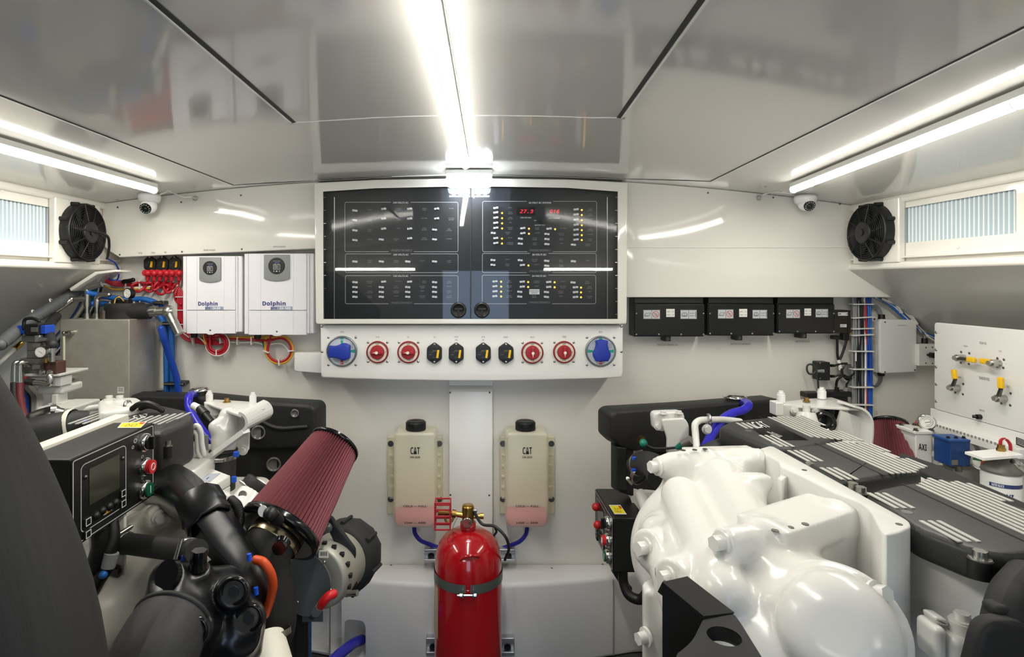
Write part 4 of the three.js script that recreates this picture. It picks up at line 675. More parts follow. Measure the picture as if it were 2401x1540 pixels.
// ---------- engine controllers on the bulkhead ----------
const ctrlPrint = [
  solidPrint(256, 144, (g, w, h) => { g.fillStyle = '#c3c6c8'; g.fillRect(0, 0, w, h); g.strokeStyle = '#222'; g.lineWidth = 5; g.strokeRect(4, 4, w - 8, h - 8); g.beginPath(); g.moveTo(w / 2, 4); g.lineTo(w / 2, h - 4); g.stroke(); g.beginPath(); g.moveTo(20, 90); g.lineTo(40, 56); g.lineTo(110, 50); g.lineTo(96, 84); g.closePath(); g.moveTo(20, 90); g.lineTo(34, 102); g.lineTo(100, 96); g.stroke(); g.strokeStyle = '#c23a34'; g.lineWidth = 8; g.beginPath(); g.arc(190, 72, 46, 0, 7); g.moveTo(158, 40); g.lineTo(222, 104); g.stroke(); g.strokeStyle = '#222'; g.lineWidth = 4; g.strokeRect(172, 60, 36, 34); }, 0.4),
  solidPrint(128, 128, (g, w, h) => { g.fillStyle = '#e4e4dd'; g.fillRect(0, 0, w, h); g.fillStyle = '#555'; for (const [x, y, l] of [[10, 42, 46], [90, 42, 26], [8, 92, 54], [90, 92, 28]]) g.fillRect(x, y, l, 6); }, 0.5),
  solidPrint(256, 144, (g, w, h) => { g.fillStyle = '#c3c6c8'; g.fillRect(0, 0, w, h); g.strokeStyle = '#222'; g.lineWidth = 5; g.strokeRect(4, 4, w - 8, h - 8); g.beginPath(); g.moveTo(w / 2, 4); g.lineTo(w / 2, h - 4); g.stroke(); g.strokeRect(38, 46, 28, 56); g.strokeRect(66, 46, 28, 56); g.beginPath(); g.moveTo(24, 60); g.lineTo(24, 96); g.lineTo(108, 96); g.lineTo(108, 60); g.stroke(); g.fillStyle = '#222'; g.font = 'bold 20px sans-serif'; g.fillText('12V-24V', 140, 62); g.fillText('2A MAX', 140, 98); g.fillRect(232, 28, 8, 88); }, 0.4)];
function controller(x0, x1, y1, marks, tabx, label) {
  const t = thing('engine_controller', label, 'controller', 'black engine controllers'), Z = 2.575;
  part(t, 'body', boxPx(x0, 690, x1, y1, Z, 0.083, 0.004), black);
  part(t, 'cover', boxPx(x0 + 3, 713, x1 + 2, y1 - 2, Z - 0.007, 0.01, 0.003), M('#121213', 0.35));
  part(t, 'hood', boxPx(x0 + 2, 689, x1 - 1, 711, Z - 0.012, 0.02, 0.003), black);
  marks.forEach(([a, b, c, d], i) => part(t, 'label_plate', quadPx(a, b, c, d, Z - 0.0085), ctrlPrint[i]));
  for (const k of [0.02, 0.34, 0.66, 0.98]) part(t, 'screw', screwHead(P(x0 + 3 + (x1 - x0) * k, y1 - 5, Z - 0.007), FRONT, 0.004), steel);
  for (const k of [0.02, 0.98]) part(t, 'screw', screwHead(P(x0 + 3 + (x1 - x0) * k, 735, Z - 0.007), FRONT, 0.0035), steel);
  part(t, 'mounting_tab', merge([boxPx(tabx - 8, y1 - 3, tabx + 8, y1 + 11, Z + 0.03, 0.05, 0.003)]), black); part(t, 'tab_bolt', hexBolt(P(tabx, y1 + 5, Z + 0.03), FRONT, 0.006, 0.005), darkSteel);
}
controller(1486, 1650, 789, [[1508, 726, 1548, 748], [1562, 724, 1582, 743], [1595, 726, 1634, 748]], 1565, 'black engine controller box marked PORT CAT CONTROLLER below it');
controller(1659, 1814, 787, [[1683, 725, 1720, 747], [1733, 724, 1752, 743], [1764, 726, 1799, 747]], 1733, 'black engine controller box marked JOYSTICK CAT CONTROLLER below it');
controller(1822, 1955, 782, [[1843, 725, 1876, 746], [1886, 723, 1902, 740], [1912, 724, 1942, 744]], 1884, 'black engine controller box marked STBD CAT CONTROLLER below it');
{
  const t = thing('relay_module', 'small brown black module with white labels beside the controllers', 'module'), Z = 2.6;
  part(t, 'body', boxPx(1957, 727, 1993, 781, Z, 0.058, 0.003), M('#2a2418', 0.4)); part(t, 'side_rail', boxPx(1989, 728, 1995, 782, Z - 0.004, 0.05, 0.002), black);
  part(t, 'label_plate', quadPx(1965, 732, 1991, 740, Z - 0.001), solidPrint(128, 40, (g, w, h) => { g.fillStyle = '#dcdcdc'; g.fillRect(0, 0, w, h); g.fillStyle = '#555'; g.fillRect(4, 14, 32, 10); g.fillRect(92, 14, 30, 10); }));
  part(t, 'label_plate', quadPx(1970, 757, 1985, 767, Z - 0.001), solidPrint(96, 64, (g, w, h) => { g.fillStyle = '#dcdcdc'; g.fillRect(0, 0, w, h); g.fillStyle = '#111'; g.fillRect(0, 0, w, 18); g.fillStyle = '#777'; g.fillRect(8, 30, 70, 6); g.fillRect(8, 46, 50, 6); }));
  part(t, 'plug', boxPx(1955, 787, 1971, 796, Z + 0.006, 0.03, 0.003), black); part(t, 'plug', boxPx(1978, 780, 1992, 798, Z + 0.006, 0.03, 0.004), black);
  part(t, 'lead', tube([P(1963, 796, 2.615), P(1963, 812, 2.618), P(1964, 835, 2.62), P(1967, 846, 2.62), P(1971, 858, 2.62)], 0.0055), black);
  part(t, 'lead', tube([P(1985, 798, 2.615), P(1980, 815, 2.618), P(1974, 832, 2.62), P(1968, 846, 2.62), P(1966, 858, 2.62)], 0.0055), black);
  part(t, 'sleeve', cyl(P(1966, 844, 2.615), P(1971, 867, 2.612), 0.008, 0.008, 12), whiteCable, 'white heat shrink sleeve');
}
{
  const t = thing('network_tee', 'yellow network tee with yellow plugs on the bulkhead', 'connector'), Z = 2.62;
  part(t, 'tee_body', boxPx(1992, 772, 2011, 784, Z, 0.035, 0.003), yellow); for (const x of [1996, 2006]) part(t, 'screw', screwHead(P(x, 777, Z), FRONT, 0.0035), black);
  part(t, 'collar', cyl(P(2001, 772, Z + 0.01), P(2001, 761, Z + 0.01), 0.005), steel); for (const x of [1998, 2006]) part(t, 'collar', cyl(P(x, 784, Z + 0.01), P(x, 792, Z + 0.01), 0.0055), steel);
  part(t, 'plug', cyl(P(2000, 761, Z + 0.01), P(2000, 744, Z + 0.01), 0.0075, 0.006, 12), yellow); part(t, 'plug', cyl(P(1999, 792, Z + 0.01), P(2000, 809, Z + 0.01), 0.0075, 0.006, 12), yellow);
  part(t, 'lead', tube([P(2000, 744, Z + 0.01), P(2000, 728, 2.63), P(2004, 700, 2.64)], 0.0035), greyCable); part(t, 'lead', tube([P(2000, 809, Z + 0.01), P(2001, 830, 2.64), P(2004, 870, 2.64)], 0.0035), greyCable);
}
{ // upright starboard loom
  const t = thing('cable_loom', 'upright tied loom of grey, black, white, red and blue cables', 'cable loom');
  const cols = [greyCable, greyCable, M('#74777a', 0.5), greyCable, black, greyCable, black, black, M('#6e7174', 0.5), black, whiteCable, redCable, blueDeep, blue, blueDeep, blue];
  cols.forEach((m, i) => { const x = 1999 + i * 2.75, w = (k) => x + Math.sin(k * 1.7 + i) * 0.9 + (i > 9 ? k * 0.8 : 0); part(t, 'cable', tube([P(w(0), 690, 2.6 + 0.012 * (i % 2)), P(w(1), 740, 2.605 + 0.012 * ((i + 1) % 2)), P(w(2), 800, 2.61), P(w(3), 860, 2.61 + 0.01 * (i % 2)), P(w(4), 920, 2.61), P(w(4.4), 1000, 2.61), P(w(4.6), 1080, 2.61)], i > 9 && i < 12 ? 0.0045 : 0.0048), m); });
  for (const [y, a] of [[713, 0], [744, -0.06], [770, -0.03], [785, -0.05], [823, 0], [865, 0], [907, 0], [948, 0.03]]) part(t, 'cable_tie', box(0, 0, 0, 0.094, 0.005, 0.036, 0.001).rotateZ(-a).translate(P(2020, y, 2.605).x, P(2020, y, 2.605).y, -2.607), tie);
  part(t, 'cable_marker', boxPx(2006, 825, 2009, 847, 2.595, 0.004, 0.001), white);
}
{ // black junction box with its cable coil
  const t = thing('junction_box', 'small black box with a looped cable on its side', 'box'), Z = 2.6;
  part(t, 'body', boxPx(1921, 849, 1947, 892, Z, 0.055, 0.004), black); for (const y of [851, 887]) part(t, 'screw', screwHead(P(1923, y, Z), FRONT, 0.003), steel);
  part(t, 'plug', merge([cyl(P(1931, 870, Z), P(1916, 870, Z), 0.009, 0.006, 12)]), greyCable); for (const y of [857, 882]) part(t, 'plug', cyl(P(1948, y, Z + 0.02), P(1957, y, Z + 0.02), 0.007, 0.006, 10), black);
  part(t, 'looped_lead', tube([P(1915, 870, Z), P(1911, 862, Z), P(1902, 854, Z), P(1894, 856, Z), P(1892, 866, Z), P(1897, 876, Z), P(1907, 876, Z), P(1913, 871, Z), P(1917, 888, 2.61), P(1919, 912, 2.62)], 0.0042), M('#3a3b3a', 0.5));
  part(t, 'sensor_plug', cyl(P(1918, 910, 2.62), P(1918, 924, 2.62), 0.008, 0.009, 12), greyCable);
}
{
  const t = thing('cable_coil', 'coil of grey and black sensor cables hanging by the loom', 'cable coil');
  for (let i = 0; i < 5; i++) part(t, 'coil', torus(P(1987 + i * 0.8, 869 + i, 2.61 + i * 0.008), V(0.1 * (i - 2), 0.08 * (i % 3), 1), 0.024 + 0.0028 * i, 0.0032, 30), i > 2 ? black : M('#55585a', 0.5));
  part(t, 'lead', tube([P(1957, 857, 2.61), P(1970, 853, 2.61), P(1985, 852, 2.61)], 0.005), black); part(t, 'lead', tube([P(1957, 882, 2.61), P(1975, 878, 2.6), P(1990, 884, 2.6), P(2003, 874, 2.61)], 0.0045), black);
  part(t, 'lead', tube([P(1974, 866, 2.6), P(1974, 880, 2.6), P(1964, 890, 2.61), P(1961, 902, 2.62), P(1961, 912, 2.62)], 0.0055), black); part(t, 'lead', tube([P(2001, 884, 2.61), P(1992, 892, 2.61), P(1985, 902, 2.62), P(1984, 912, 2.62)], 0.0038), black);
  for (const x of [1962, 1983]) part(t, 'plug', merge([cyl(P(x, 908, 2.62), P(x, 915, 2.62), 0.009), cyl(P(x, 914, 2.62), P(x, 922, 2.62), 0.0105)]), x < 1970 ? black : greyCable);
  part(t, 'connector_block', boxPx(1948, 919, 1998, 931, 2.59, 0.068, 0.003), black); part(t, 'connector_block', boxPx(1950, 929, 1988, 945, 2.6, 0.058, 0.003), black); part(t, 'connector_block', boxPx(1894, 922, 1930, 934, 2.595, 0.063, 0.004), black);
}
{ // white boxes in the starboard corner
  const t = thing('bilge_alarm_box', 'large white lidded junction box beside the upright loom', 'box'), Z = 2.6;
  part(t, 'base', boxPx(2056, 752, 2150, 874, Z + 0.02, 0.038, 0.004), plasticGrey); part(t, 'lid', prism(rounded([P(2063, 748, Z), P(2150, 750, Z), P(2150, 872, Z), P(2063, 876, Z)], 0.014), V(0, 0, -0.022), 0.004), plasticGrey);
  for (const [x, y] of [[2077, 755], [2149, 755], [2077, 872], [2147, 867]]) part(t, 'screw', screwHead(P(x - 2, y, Z), FRONT, 0.004), darkSteel);
  part(t, 'lettering', quadPx(2101, 760, 2131, 765, Z - 0.001), words(['BILGE ALARM BOX']));
  part(t, 'cable_gland', cyl(P(2067, 748, 2.63), P(2067, 737, 2.63), 0.014, 0.013, 12), black); part(t, 'cable_gland', cyl(P(2066, 874, 2.63), P(2066, 881, 2.63), 0.016, 0.013, 12), black);
  for (let i = 0; i < 3; i++) { part(t, 'lead', tube([P(2044, 716 + i * 3, 2.63), P(2055, 717 + i * 3, 2.635), P(2063 - i * 2, 725 + i * 2, 2.635), P(2068 - i * 2, 738, 2.632)], 0.004), greyCable); part(t, 'lead', tube([P(2068 - i * 3, 880, 2.63), P(2066 - i * 3, 893, 2.635), P(2056 - i * 2, 905, 2.635), P(2043, 908 - i * 3, 2.63)], 0.004), M('#5b5d5e', 0.5)); }
  part(t, 'mounting_ear', boxPx(2046, 741, 2058, 753, 2.645, 0.014, 0.002), plasticGrey); part(t, 'ear_screw', screwHead(P(2050, 748, 2.645), FRONT, 0.005), darkSteel);
  const u = thing('switch_box', 'small white switch box half hidden by the fuel valve panel', 'box');
  part(u, 'body', boxPx(2154, 807, 2200, 858, 2.58, 0.078, 0.004), plasticGrey); for (const [x, y] of [[2171, 815], [2171, 851], [2186, 852], [2186, 814]]) part(u, 'screw', screwHead(P(x, y, 2.58), FRONT, 0.0035), darkSteel);
  part(u, 'knob', merge([disc(P(2182, 832, 2.58), FRONT, 0.012, 0.02, 16), cyl(P(2182, 832, 2.56), P(2175, 832, 2.555), 0.005)]), black); part(u, 'cable_gland', cyl(P(2168, 806, 2.62), P(2168, 793, 2.62), 0.013, 0.012, 12), black);
  part(u, 'lead', tube([P(2168, 794, 2.62), P(2166, 783, 2.625), P(2158, 775, 2.63), P(2150, 762, 2.63)], 0.0045), greyCable);
  const l = thing('cable_loom', 'loom of blue, grey and white cables under the starboard side deck', 'cable loom');
  [blue, blueDeep, whiteCable, greyCable, blue, M('#4a4d50', 0.5), whiteCable].forEach((m, i) => part(l, 'cable', tube([P(2044 + i * 4, 694 + i, 2.58), P(2082 + i * 3, 712 + i * 0.5, 2.6), P(2115 + i * 3, 742 + i * 0.5, 2.61), P(2160 + i * 2, 776 + i * 1.5, 2.615), P(2200, 792 + i * 2, 2.62)], 0.005), m));
  for (const [x, y] of [[2104, 722], [2140, 748]]) part(l, 'cable_tie', box(0, 0, 0, 0.006, 0.055, 0.03, 0.001).rotateZ(0.6).translate(P(x, y, 2.6).x, P(x, y, 2.6).y, -2.602), tie);
}

// ---------- fuel valve panel ----------
{
  const X = 1.85, y1 = E - 0.163, y0 = E - 0.508, zf = -2.3, zn = -1.45, q = (z, y) => V(X, y, z);
  const t = thing('fuel_valve_board', 'white fuel valve panel lettered POLISH FUEL and TRANSFER FUEL', 'panel');
  part(t, 'plate', prism(rounded([q(zf, y1), q(zn, y1), q(zn, y0), q(zf, y0)], 0.012), V(0.012, 0, 0), 0.002), whiteSatin);
  part(t, 'backing_frame', merge([box(X + 0.2, y1 - 0.03, zn - 0.05, 0.38, 0.03, 0.04, 0.003), box(X + 0.2, y0 + 0.03, zn - 0.05, 0.38, 0.03, 0.04, 0.003), box(X + 0.2, (y0 + y1) / 2, zf + 0.04, 0.38, 0.03, 0.04, 0.003)]), whiteSatin);
  for (const y of [779, 820, 860, 901, 941]) part(t, 'screw', screwHead(PX(2195, y, X), LEFT, 0.006), steel);
  const note = (px, py, w, h, text) => { const a = PX(px - w / 2, py - h / 2, X - 0.0012), b = PX(px + w / 2, py + h / 2, X - 0.0012), my = (a.y + b.y) / 2, hh = h * 0.0016 / 2 * 1.0; part(t, 'lettering', quad(V(a.x, my + hh, a.z), V(a.x, my + hh, b.z), V(a.x, my - hh, b.z), V(a.x, my - hh, a.z)), words([text], '#6b675f')); };
  note(2305, 804, 34, 11, 'POLISH FUEL'); note(2308, 887, 42, 13, 'TRANSFER FUEL'); note(2264, 811, 20, 8, 'FROM TANK'); note(2345, 823, 20, 8, 'TO TANK'); note(2250, 884, 18, 8, 'FROM TANK'); note(2362, 906, 18, 8, 'TO TANK'); note(2302, 962, 22, 8, 'TRANSFER SW'); note(2298, 968, 6, 7, 'ON'); note(2298, 986, 8, 7, 'OFF'); note(2247, 836, 9, 7, 'FWD'); note(2359, 853, 8, 7, 'AFT'); note(2262, 914, 8, 7, 'AFT'); note(2247, 922, 8, 7, 'FWD'); note(2342, 932, 8, 7, 'FWD'); note(2357, 948, 7, 7, 'AFT');
  part(t, 'toggle', merge([disc(PX(2299, 977, X), LEFT, 0.009, 0.014, 16), cyl(add(PX(2299, 977, X), -0.014, 0, 0), add(PX(2294, 976, X), -0.022, 0, 0), 0.006, 0.006, 10)]), black);
  const lever = (pv, e0, e1, holes, label) => {
    const v = thing('fuel_valve', label, 'valve', 'yellow handled fuel valves'), p = PX(...pv, X), a = PX(...e0, X - 0.03), b = PX(...e1, X - 0.03);
    part(v, 'stem', merge([disc(p, LEFT, 0.013, 0.03, 20), toDir(new THREE.CylinderGeometry(0.009, 0.009, 0.012, 6).translate(0, 0.034, 0), p, LEFT)]), steel);
    part(v, 'lever', cyl(add(p, -0.024, 0, 0), a, 0.007, 0.006, 8), darkSteel);
    part(v, 'grip', (() => { const d = b.clone().sub(a); return toDir(new RoundedBoxGeometry(0.014, d.length(), 0.019, 2, 0.005).translate(0, d.length() / 2, 0), a, d); })(), yellow, 'yellow grip');
    for (const h of holes) part(v, 'mounting_bolt', screwHead(PX(...h, X), LEFT, 0.0048), darkSteel);
  };
  lever([2261, 839], [2268, 842], [2288, 845], [[2254, 825], [2273, 828], [2253, 850], [2272, 853]], 'yellow handled fuel valve below the polish FROM TANK lettering');
  lever([2343, 851], [2322, 849], [2298, 845], [[2339, 840], [2354, 843], [2338, 859], [2353, 862]], 'yellow handled fuel valve below the polish TO TANK lettering');
  lever([2247, 909], [2240, 889], [2236, 866], [[2259, 900], [2240, 920], [2258, 924]], 'yellow handled fuel valve beside the transfer FROM TANK lettering');
  lever([2356, 934], [2347, 911], [2346, 884], [[2370, 922], [2348, 945], [2369, 950]], 'yellow handled fuel valve beside the transfer TO TANK lettering');
  // slotted wire duct under the panel
  const d = thing('wire_duct', 'white slotted wire duct below the fuel valve panel', 'duct');
  part(d, 'flange', prism([V(X, y0 - 0.002, -2.32), V(X, y0 - 0.002, -1.45), V(X, y0 - 0.06, -1.45), V(X, y0 - 0.06, -2.32)], V(0.012, 0, 0), 0.001), whiteSatin);
  part(d, 'duct', box(X - 0.02, y0 - 0.062, -2.1, 0.045, 0.034, 0.4, 0.003), whiteSatin);
  for (let i = 0; i < 22; i++) part(d, 'slot', box(X - 0.0432, y0 - 0.05, -2.28 + i * 0.0155, 0.002, 0.008, 0.006, 0), recessShade);  // slots are grey plates on the face, their shade painted in
  part(d, 'end_cable', tube([V(X - 0.02, y0 - 0.064, -1.91), V(X - 0.02, y0 - 0.068, -1.87), V(X - 0.03, y0 - 0.09, -1.84), V(X - 0.04, y0 - 0.13, -1.83)], 0.007), greyCable);
  part(d, 'wire_loop', tube([PX(2268, 1030, 1.84), PX(2288, 1045, 1.83), PX(2296, 1070, 1.83), PX(2290, 1100, 1.83)], 0.007), greyCable);
}
{ // fuel polishing set on its shelf
  const s = thing('equipment_shelf', 'white boxed shelf carrying the fuel polishing set', 'shelf');
  part(s, 'cabinet', box(1.85, (E - 0.72) / 2, -1.95, 0.62, E - 0.72, 1.1, 0.01), whiteSatin); part(s, 'back_panel', box(2.03, E - 0.64, -1.95, 0.03, 0.16, 1.1, 0.003), whiteSatin);
  part(s, 'name_plate', quad(PX(2382, 1024, 1.84), PX(2420, 1038, 1.84), PX(2420, 1058, 1.84), PX(2382, 1042, 1.84)), solidPrint(128, 64, (g, w, h) => { g.fillStyle = '#17181a'; g.fillRect(0, 0, w, h); g.fillStyle = '#b8b8b6'; for (let i = 0; i < 4; i++) g.fillRect(8, 8 + i * 13, 60 + 12 * (i % 3), 5); }));
  const axi = (dark) => print(256, 128, (g, w, h) => { g.fillStyle = dark; g.font = 'bold 110px sans-serif'; g.textAlign = 'center'; g.fillText('AXI', w / 2, 104, 236); }, 0.4);
  const f = thing('fuel_strainer', 'white square fuel strainer lettered AXI with a gauge on top', 'strainer'), Z = 2.1, b = (x0, y0, x1, y1, dz, d) => boxPx(x0, y0, x1, y1, Z + dz, d, 0.004);
  part(f, 'housing', b(2147, 1018, 2186, 1104, 0, 0.09), whitePaint); part(f, 'lid', b(2145, 1010, 2189, 1019, -0.004, 0.1), whitePaint);
  for (const [x, z] of [[2149, 0], [2186, 0], [2152, 0.08], [2184, 0.08]]) part(f, 'lid_bolt', hexBolt(add(P(x, 1010, Z), 0, 0, 0.0 - z + (z ? 0 : -0.004)), UPV, 0.006, 0.007), darkSteel);
  part(f, 'lettering', quad(P(2150, 1034, Z - 0.0015), P(2177, 1038, Z - 0.0015), P(2177, 1062, Z - 0.0015), P(2150, 1058, Z - 0.0015)), axi('#17181a'));
  part(f, 'outlet_boss', cyl(P(2185, 1042, Z + 0.03), P(2200, 1044, Z + 0.02), 0.024, 0.02, 18), whitePaint); part(f, 'outlet_pipe', merge([cyl(P(2198, 1044, Z + 0.02), P(2226, 1052, Z - 0.03), 0.014, 0.014, 14), cyl(P(2210, 1046, Z), P(2220, 1049, Z - 0.015), 0.02, 0.02, 6)]), steel);
  part(f, 'drain_boss', cyl(P(2190, 1084, Z + 0.03), P(2205, 1084, Z + 0.005), 0.022, 0.02, 18), whitePaint); part(f, 'drain_plug', toDir(new THREE.CylinderGeometry(0.013, 0.013, 0.012, 8), P(2205, 1084, Z - 0.003), V(0.8, 0, 0.6)), steel);
  const gg = P(2174, 989, Z + 0.03), gd = V(-0.45, 0.12, 1); part(f, 'gauge_stem', merge([cyl(P(2182, 1012, Z + 0.04), P(2182, 1000, Z + 0.04), 0.008), cyl(P(2182, 1012, Z + 0.04), P(2182, 1006, Z + 0.04), 0.012, 0.012, 6)]), steel);
  const ga = part(f, 'pressure_gauge', lathe(gg.clone().sub(gd.clone().normalize().multiplyScalar(0.03)), gd, [[0, 0], [0.026, 0], [0.026, 0.028], [0.028, 0.03], [0.028, 0.034], [0.024, 0.034]], 32), chrome);
  part(ga, 'gauge_dial', disc(gg, gd, 0.025, 0.001, 30), solidPrint(128, 128, (g) => { g.fillStyle = '#e9e7df'; g.fillRect(0, 0, 128, 128); g.strokeStyle = '#333'; g.lineWidth = 3; g.beginPath(); g.arc(64, 64, 44, 2.4, 7); g.stroke(); g.beginPath(); g.arc(64, 64, 30, 2.4, 7); g.stroke(); g.lineWidth = 5; g.beginPath(); g.moveTo(64, 84); g.lineTo(72, 40); g.stroke(); }, 0.3));
  const se = thing('pressure_sensor', 'brass sensor with red cap behind the AXI strainer', 'sensor'), sp = P(2150, 1012, Z + 0.12);
  part(se, 'body', merge([cyl(add(sp, 0, -0.2, 0), sp, 0.01), cyl(sp, P(2150, 999, Z + 0.12), 0.012, 0.012, 6), cyl(P(2150, 999, Z + 0.12), P(2150, 994, Z + 0.12), 0.009)]), brass); part(se, 'cap', cyl(P(2150, 995, Z + 0.12), P(2150, 983, Z + 0.12), 0.008, 0.003, 10), red);
  const m = thing('fuel_pump', 'deep blue square fuel pump beside the AXI strainer', 'pump'), Zp = 2.0;
  part(m, 'pump_body', boxPx(2229, 1034, 2276, 1094, Zp, 0.075, 0.004), M('#0f3a78', 0.4)); part(m, 'pump_lid', boxPx(2227, 1031, 2277, 1037, Zp - 0.003, 0.08, 0.003), M('#164787', 0.4));
  for (const x of [2234, 2253, 2271]) part(m, 'lid_bolt', hexBolt(add(P(x, 1031, Zp), 0, 0, -0.02), UPV, 0.005, 0.006), black);
  part(m, 'name_plate', quadPx(2231, 1078, 2246, 1090, Zp - 0.001), M('#8d8c87', 0.4, 0.7)); part(m, 'motor', cyl(P(2262, 1145, Zp + 0.04), P(2262, 1094, Zp + 0.04), 0.062, 0.055, 28), castGrey); part(m, 'shaft', cyl(P(2248, 1105, Zp - 0.03), P(2248, 1092, Zp - 0.03), 0.01), darkSteel);
  part(m, 'outlet_pipe', merge([cyl(P(2268, 1062, Zp), P(2296, 1072, Zp - 0.1), 0.012, 0.012, 14), cyl(P(2283, 1067, Zp - 0.05), P(2298, 1072, Zp - 0.1), 0.017, 0.017, 12)]), steel);
  const r = thing('fuel_filter', 'white spin-on fuel filter lettered AXI with steel elbow', 'filter'), Zr = 1.86, fc = P(2347, 1118, Zr);
  const can = part(r, 'canister', lathe(V(fc.x, P(0, 1215, Zr).y, fc.z), UPV, [[0, 0], [0.045, 0], [0.051, 0.006], [0.052, 0.14], [0.05, 0.158], [0, 0.16]], 40), white);
  const band = new THREE.CylinderGeometry(0.0525, 0.0525, 0.09, 40, 1, true, -1.3, 2.2).translate(fc.x, P(0, 1145, Zr).y, fc.z);
  part(can, 'label_band', band, print(768, 256, (g, w, h) => { g.fillStyle = '#23356e'; g.fillRect(0, 50, w, 34); g.font = 'bold 30px sans-serif'; g.fillStyle = '#f4f4f4'; g.fillText('WATER BLOCK', 40, 78); g.fillStyle = '#23356e'; g.font = 'bold 130px sans-serif'; g.fillText('AXI', 190, 226, 360); }, 0.35));
  part(r, 'filter_head', lathe(V(fc.x, P(0, 1104, Zr).y, fc.z), UPV, [[0.054, 0], [0.056, 0.008], [0.04, 0.03], [0.024, 0.036], [0.022, 0.05], [0, 0.05]], 36), castGrey);
  part(r, 'mounting_bracket', prism([P(2307, 1074, Zr - 0.05), P(2400, 1066, Zr - 0.05), P(2400, 1072, Zr - 0.05), P(2307, 1080, Zr - 0.05)], V(0, 0, -0.07)), white); for (const x of [2325, 2343]) part(r, 'bracket_bolt', hexBolt(P(x, 1073 - (x - 2325) * 0.1, Zr), UPV, 0.007, 0.006), steel);
  part(r, 'elbow', tube([add(P(2365, 1085, Zr), 0, 0, 0.02), P(2380, 1088, Zr - 0.03), P(2392, 1098, Zr - 0.03), P(2394, 1118, Zr - 0.03), P(2394, 1180, Zr - 0.03)], 0.016, 14), steel);
  part(r, 'brass_sensor', merge([cyl(P(2347, 1076, Zr), P(2347, 1062, Zr), 0.009, 0.009, 12), cyl(P(2347, 1064, Zr), P(2347, 1050, Zr), 0.0125, 0.0125, 6), cyl(P(2347, 1050, Zr), P(2347, 1042, Zr), 0.01)]), brass); for (const x of [2344, 2347, 2350]) part(r, 'sensor_wire', tube([P(x, 1043, Zr), P(x + 1, 1032, Zr), P(x + 10, 1028, Zr), P(x + 22, 1040, Zr), P(x + 24, 1062, Zr)], 0.003), x < 2350 ? red : whiteCable);
  const vg = P(2300, 1081, Zr + 0.02), vd = V(-0.65, 0.05, 1); const vga = part(r, 'vacuum_gauge', lathe(vg.clone().sub(vd.clone().normalize().multiplyScalar(0.03)), vd, [[0, 0], [0.024, 0], [0.024, 0.027], [0.027, 0.03], [0.027, 0.034], [0.023, 0.034]], 32), chrome);
  part(vga, 'gauge_dial', disc(vg, vd, 0.0235, 0.001, 30), solidPrint(128, 128, (g) => { g.fillStyle = '#e6e4dc'; g.fillRect(0, 0, 128, 128); const w = (a, b, c) => { g.fillStyle = c; g.beginPath(); g.moveTo(64, 64); g.arc(64, 64, 56, a, b); g.fill(); }; w(2.2, 4.4, '#2f6a3c'); w(4.4, 5.0, '#c8b33a'); w(5.0, 7.0, '#b5402f'); g.strokeStyle = '#111'; g.lineWidth = 6; g.beginPath(); g.moveTo(64, 64); g.lineTo(40, 40); g.stroke(); }, 0.3));
}

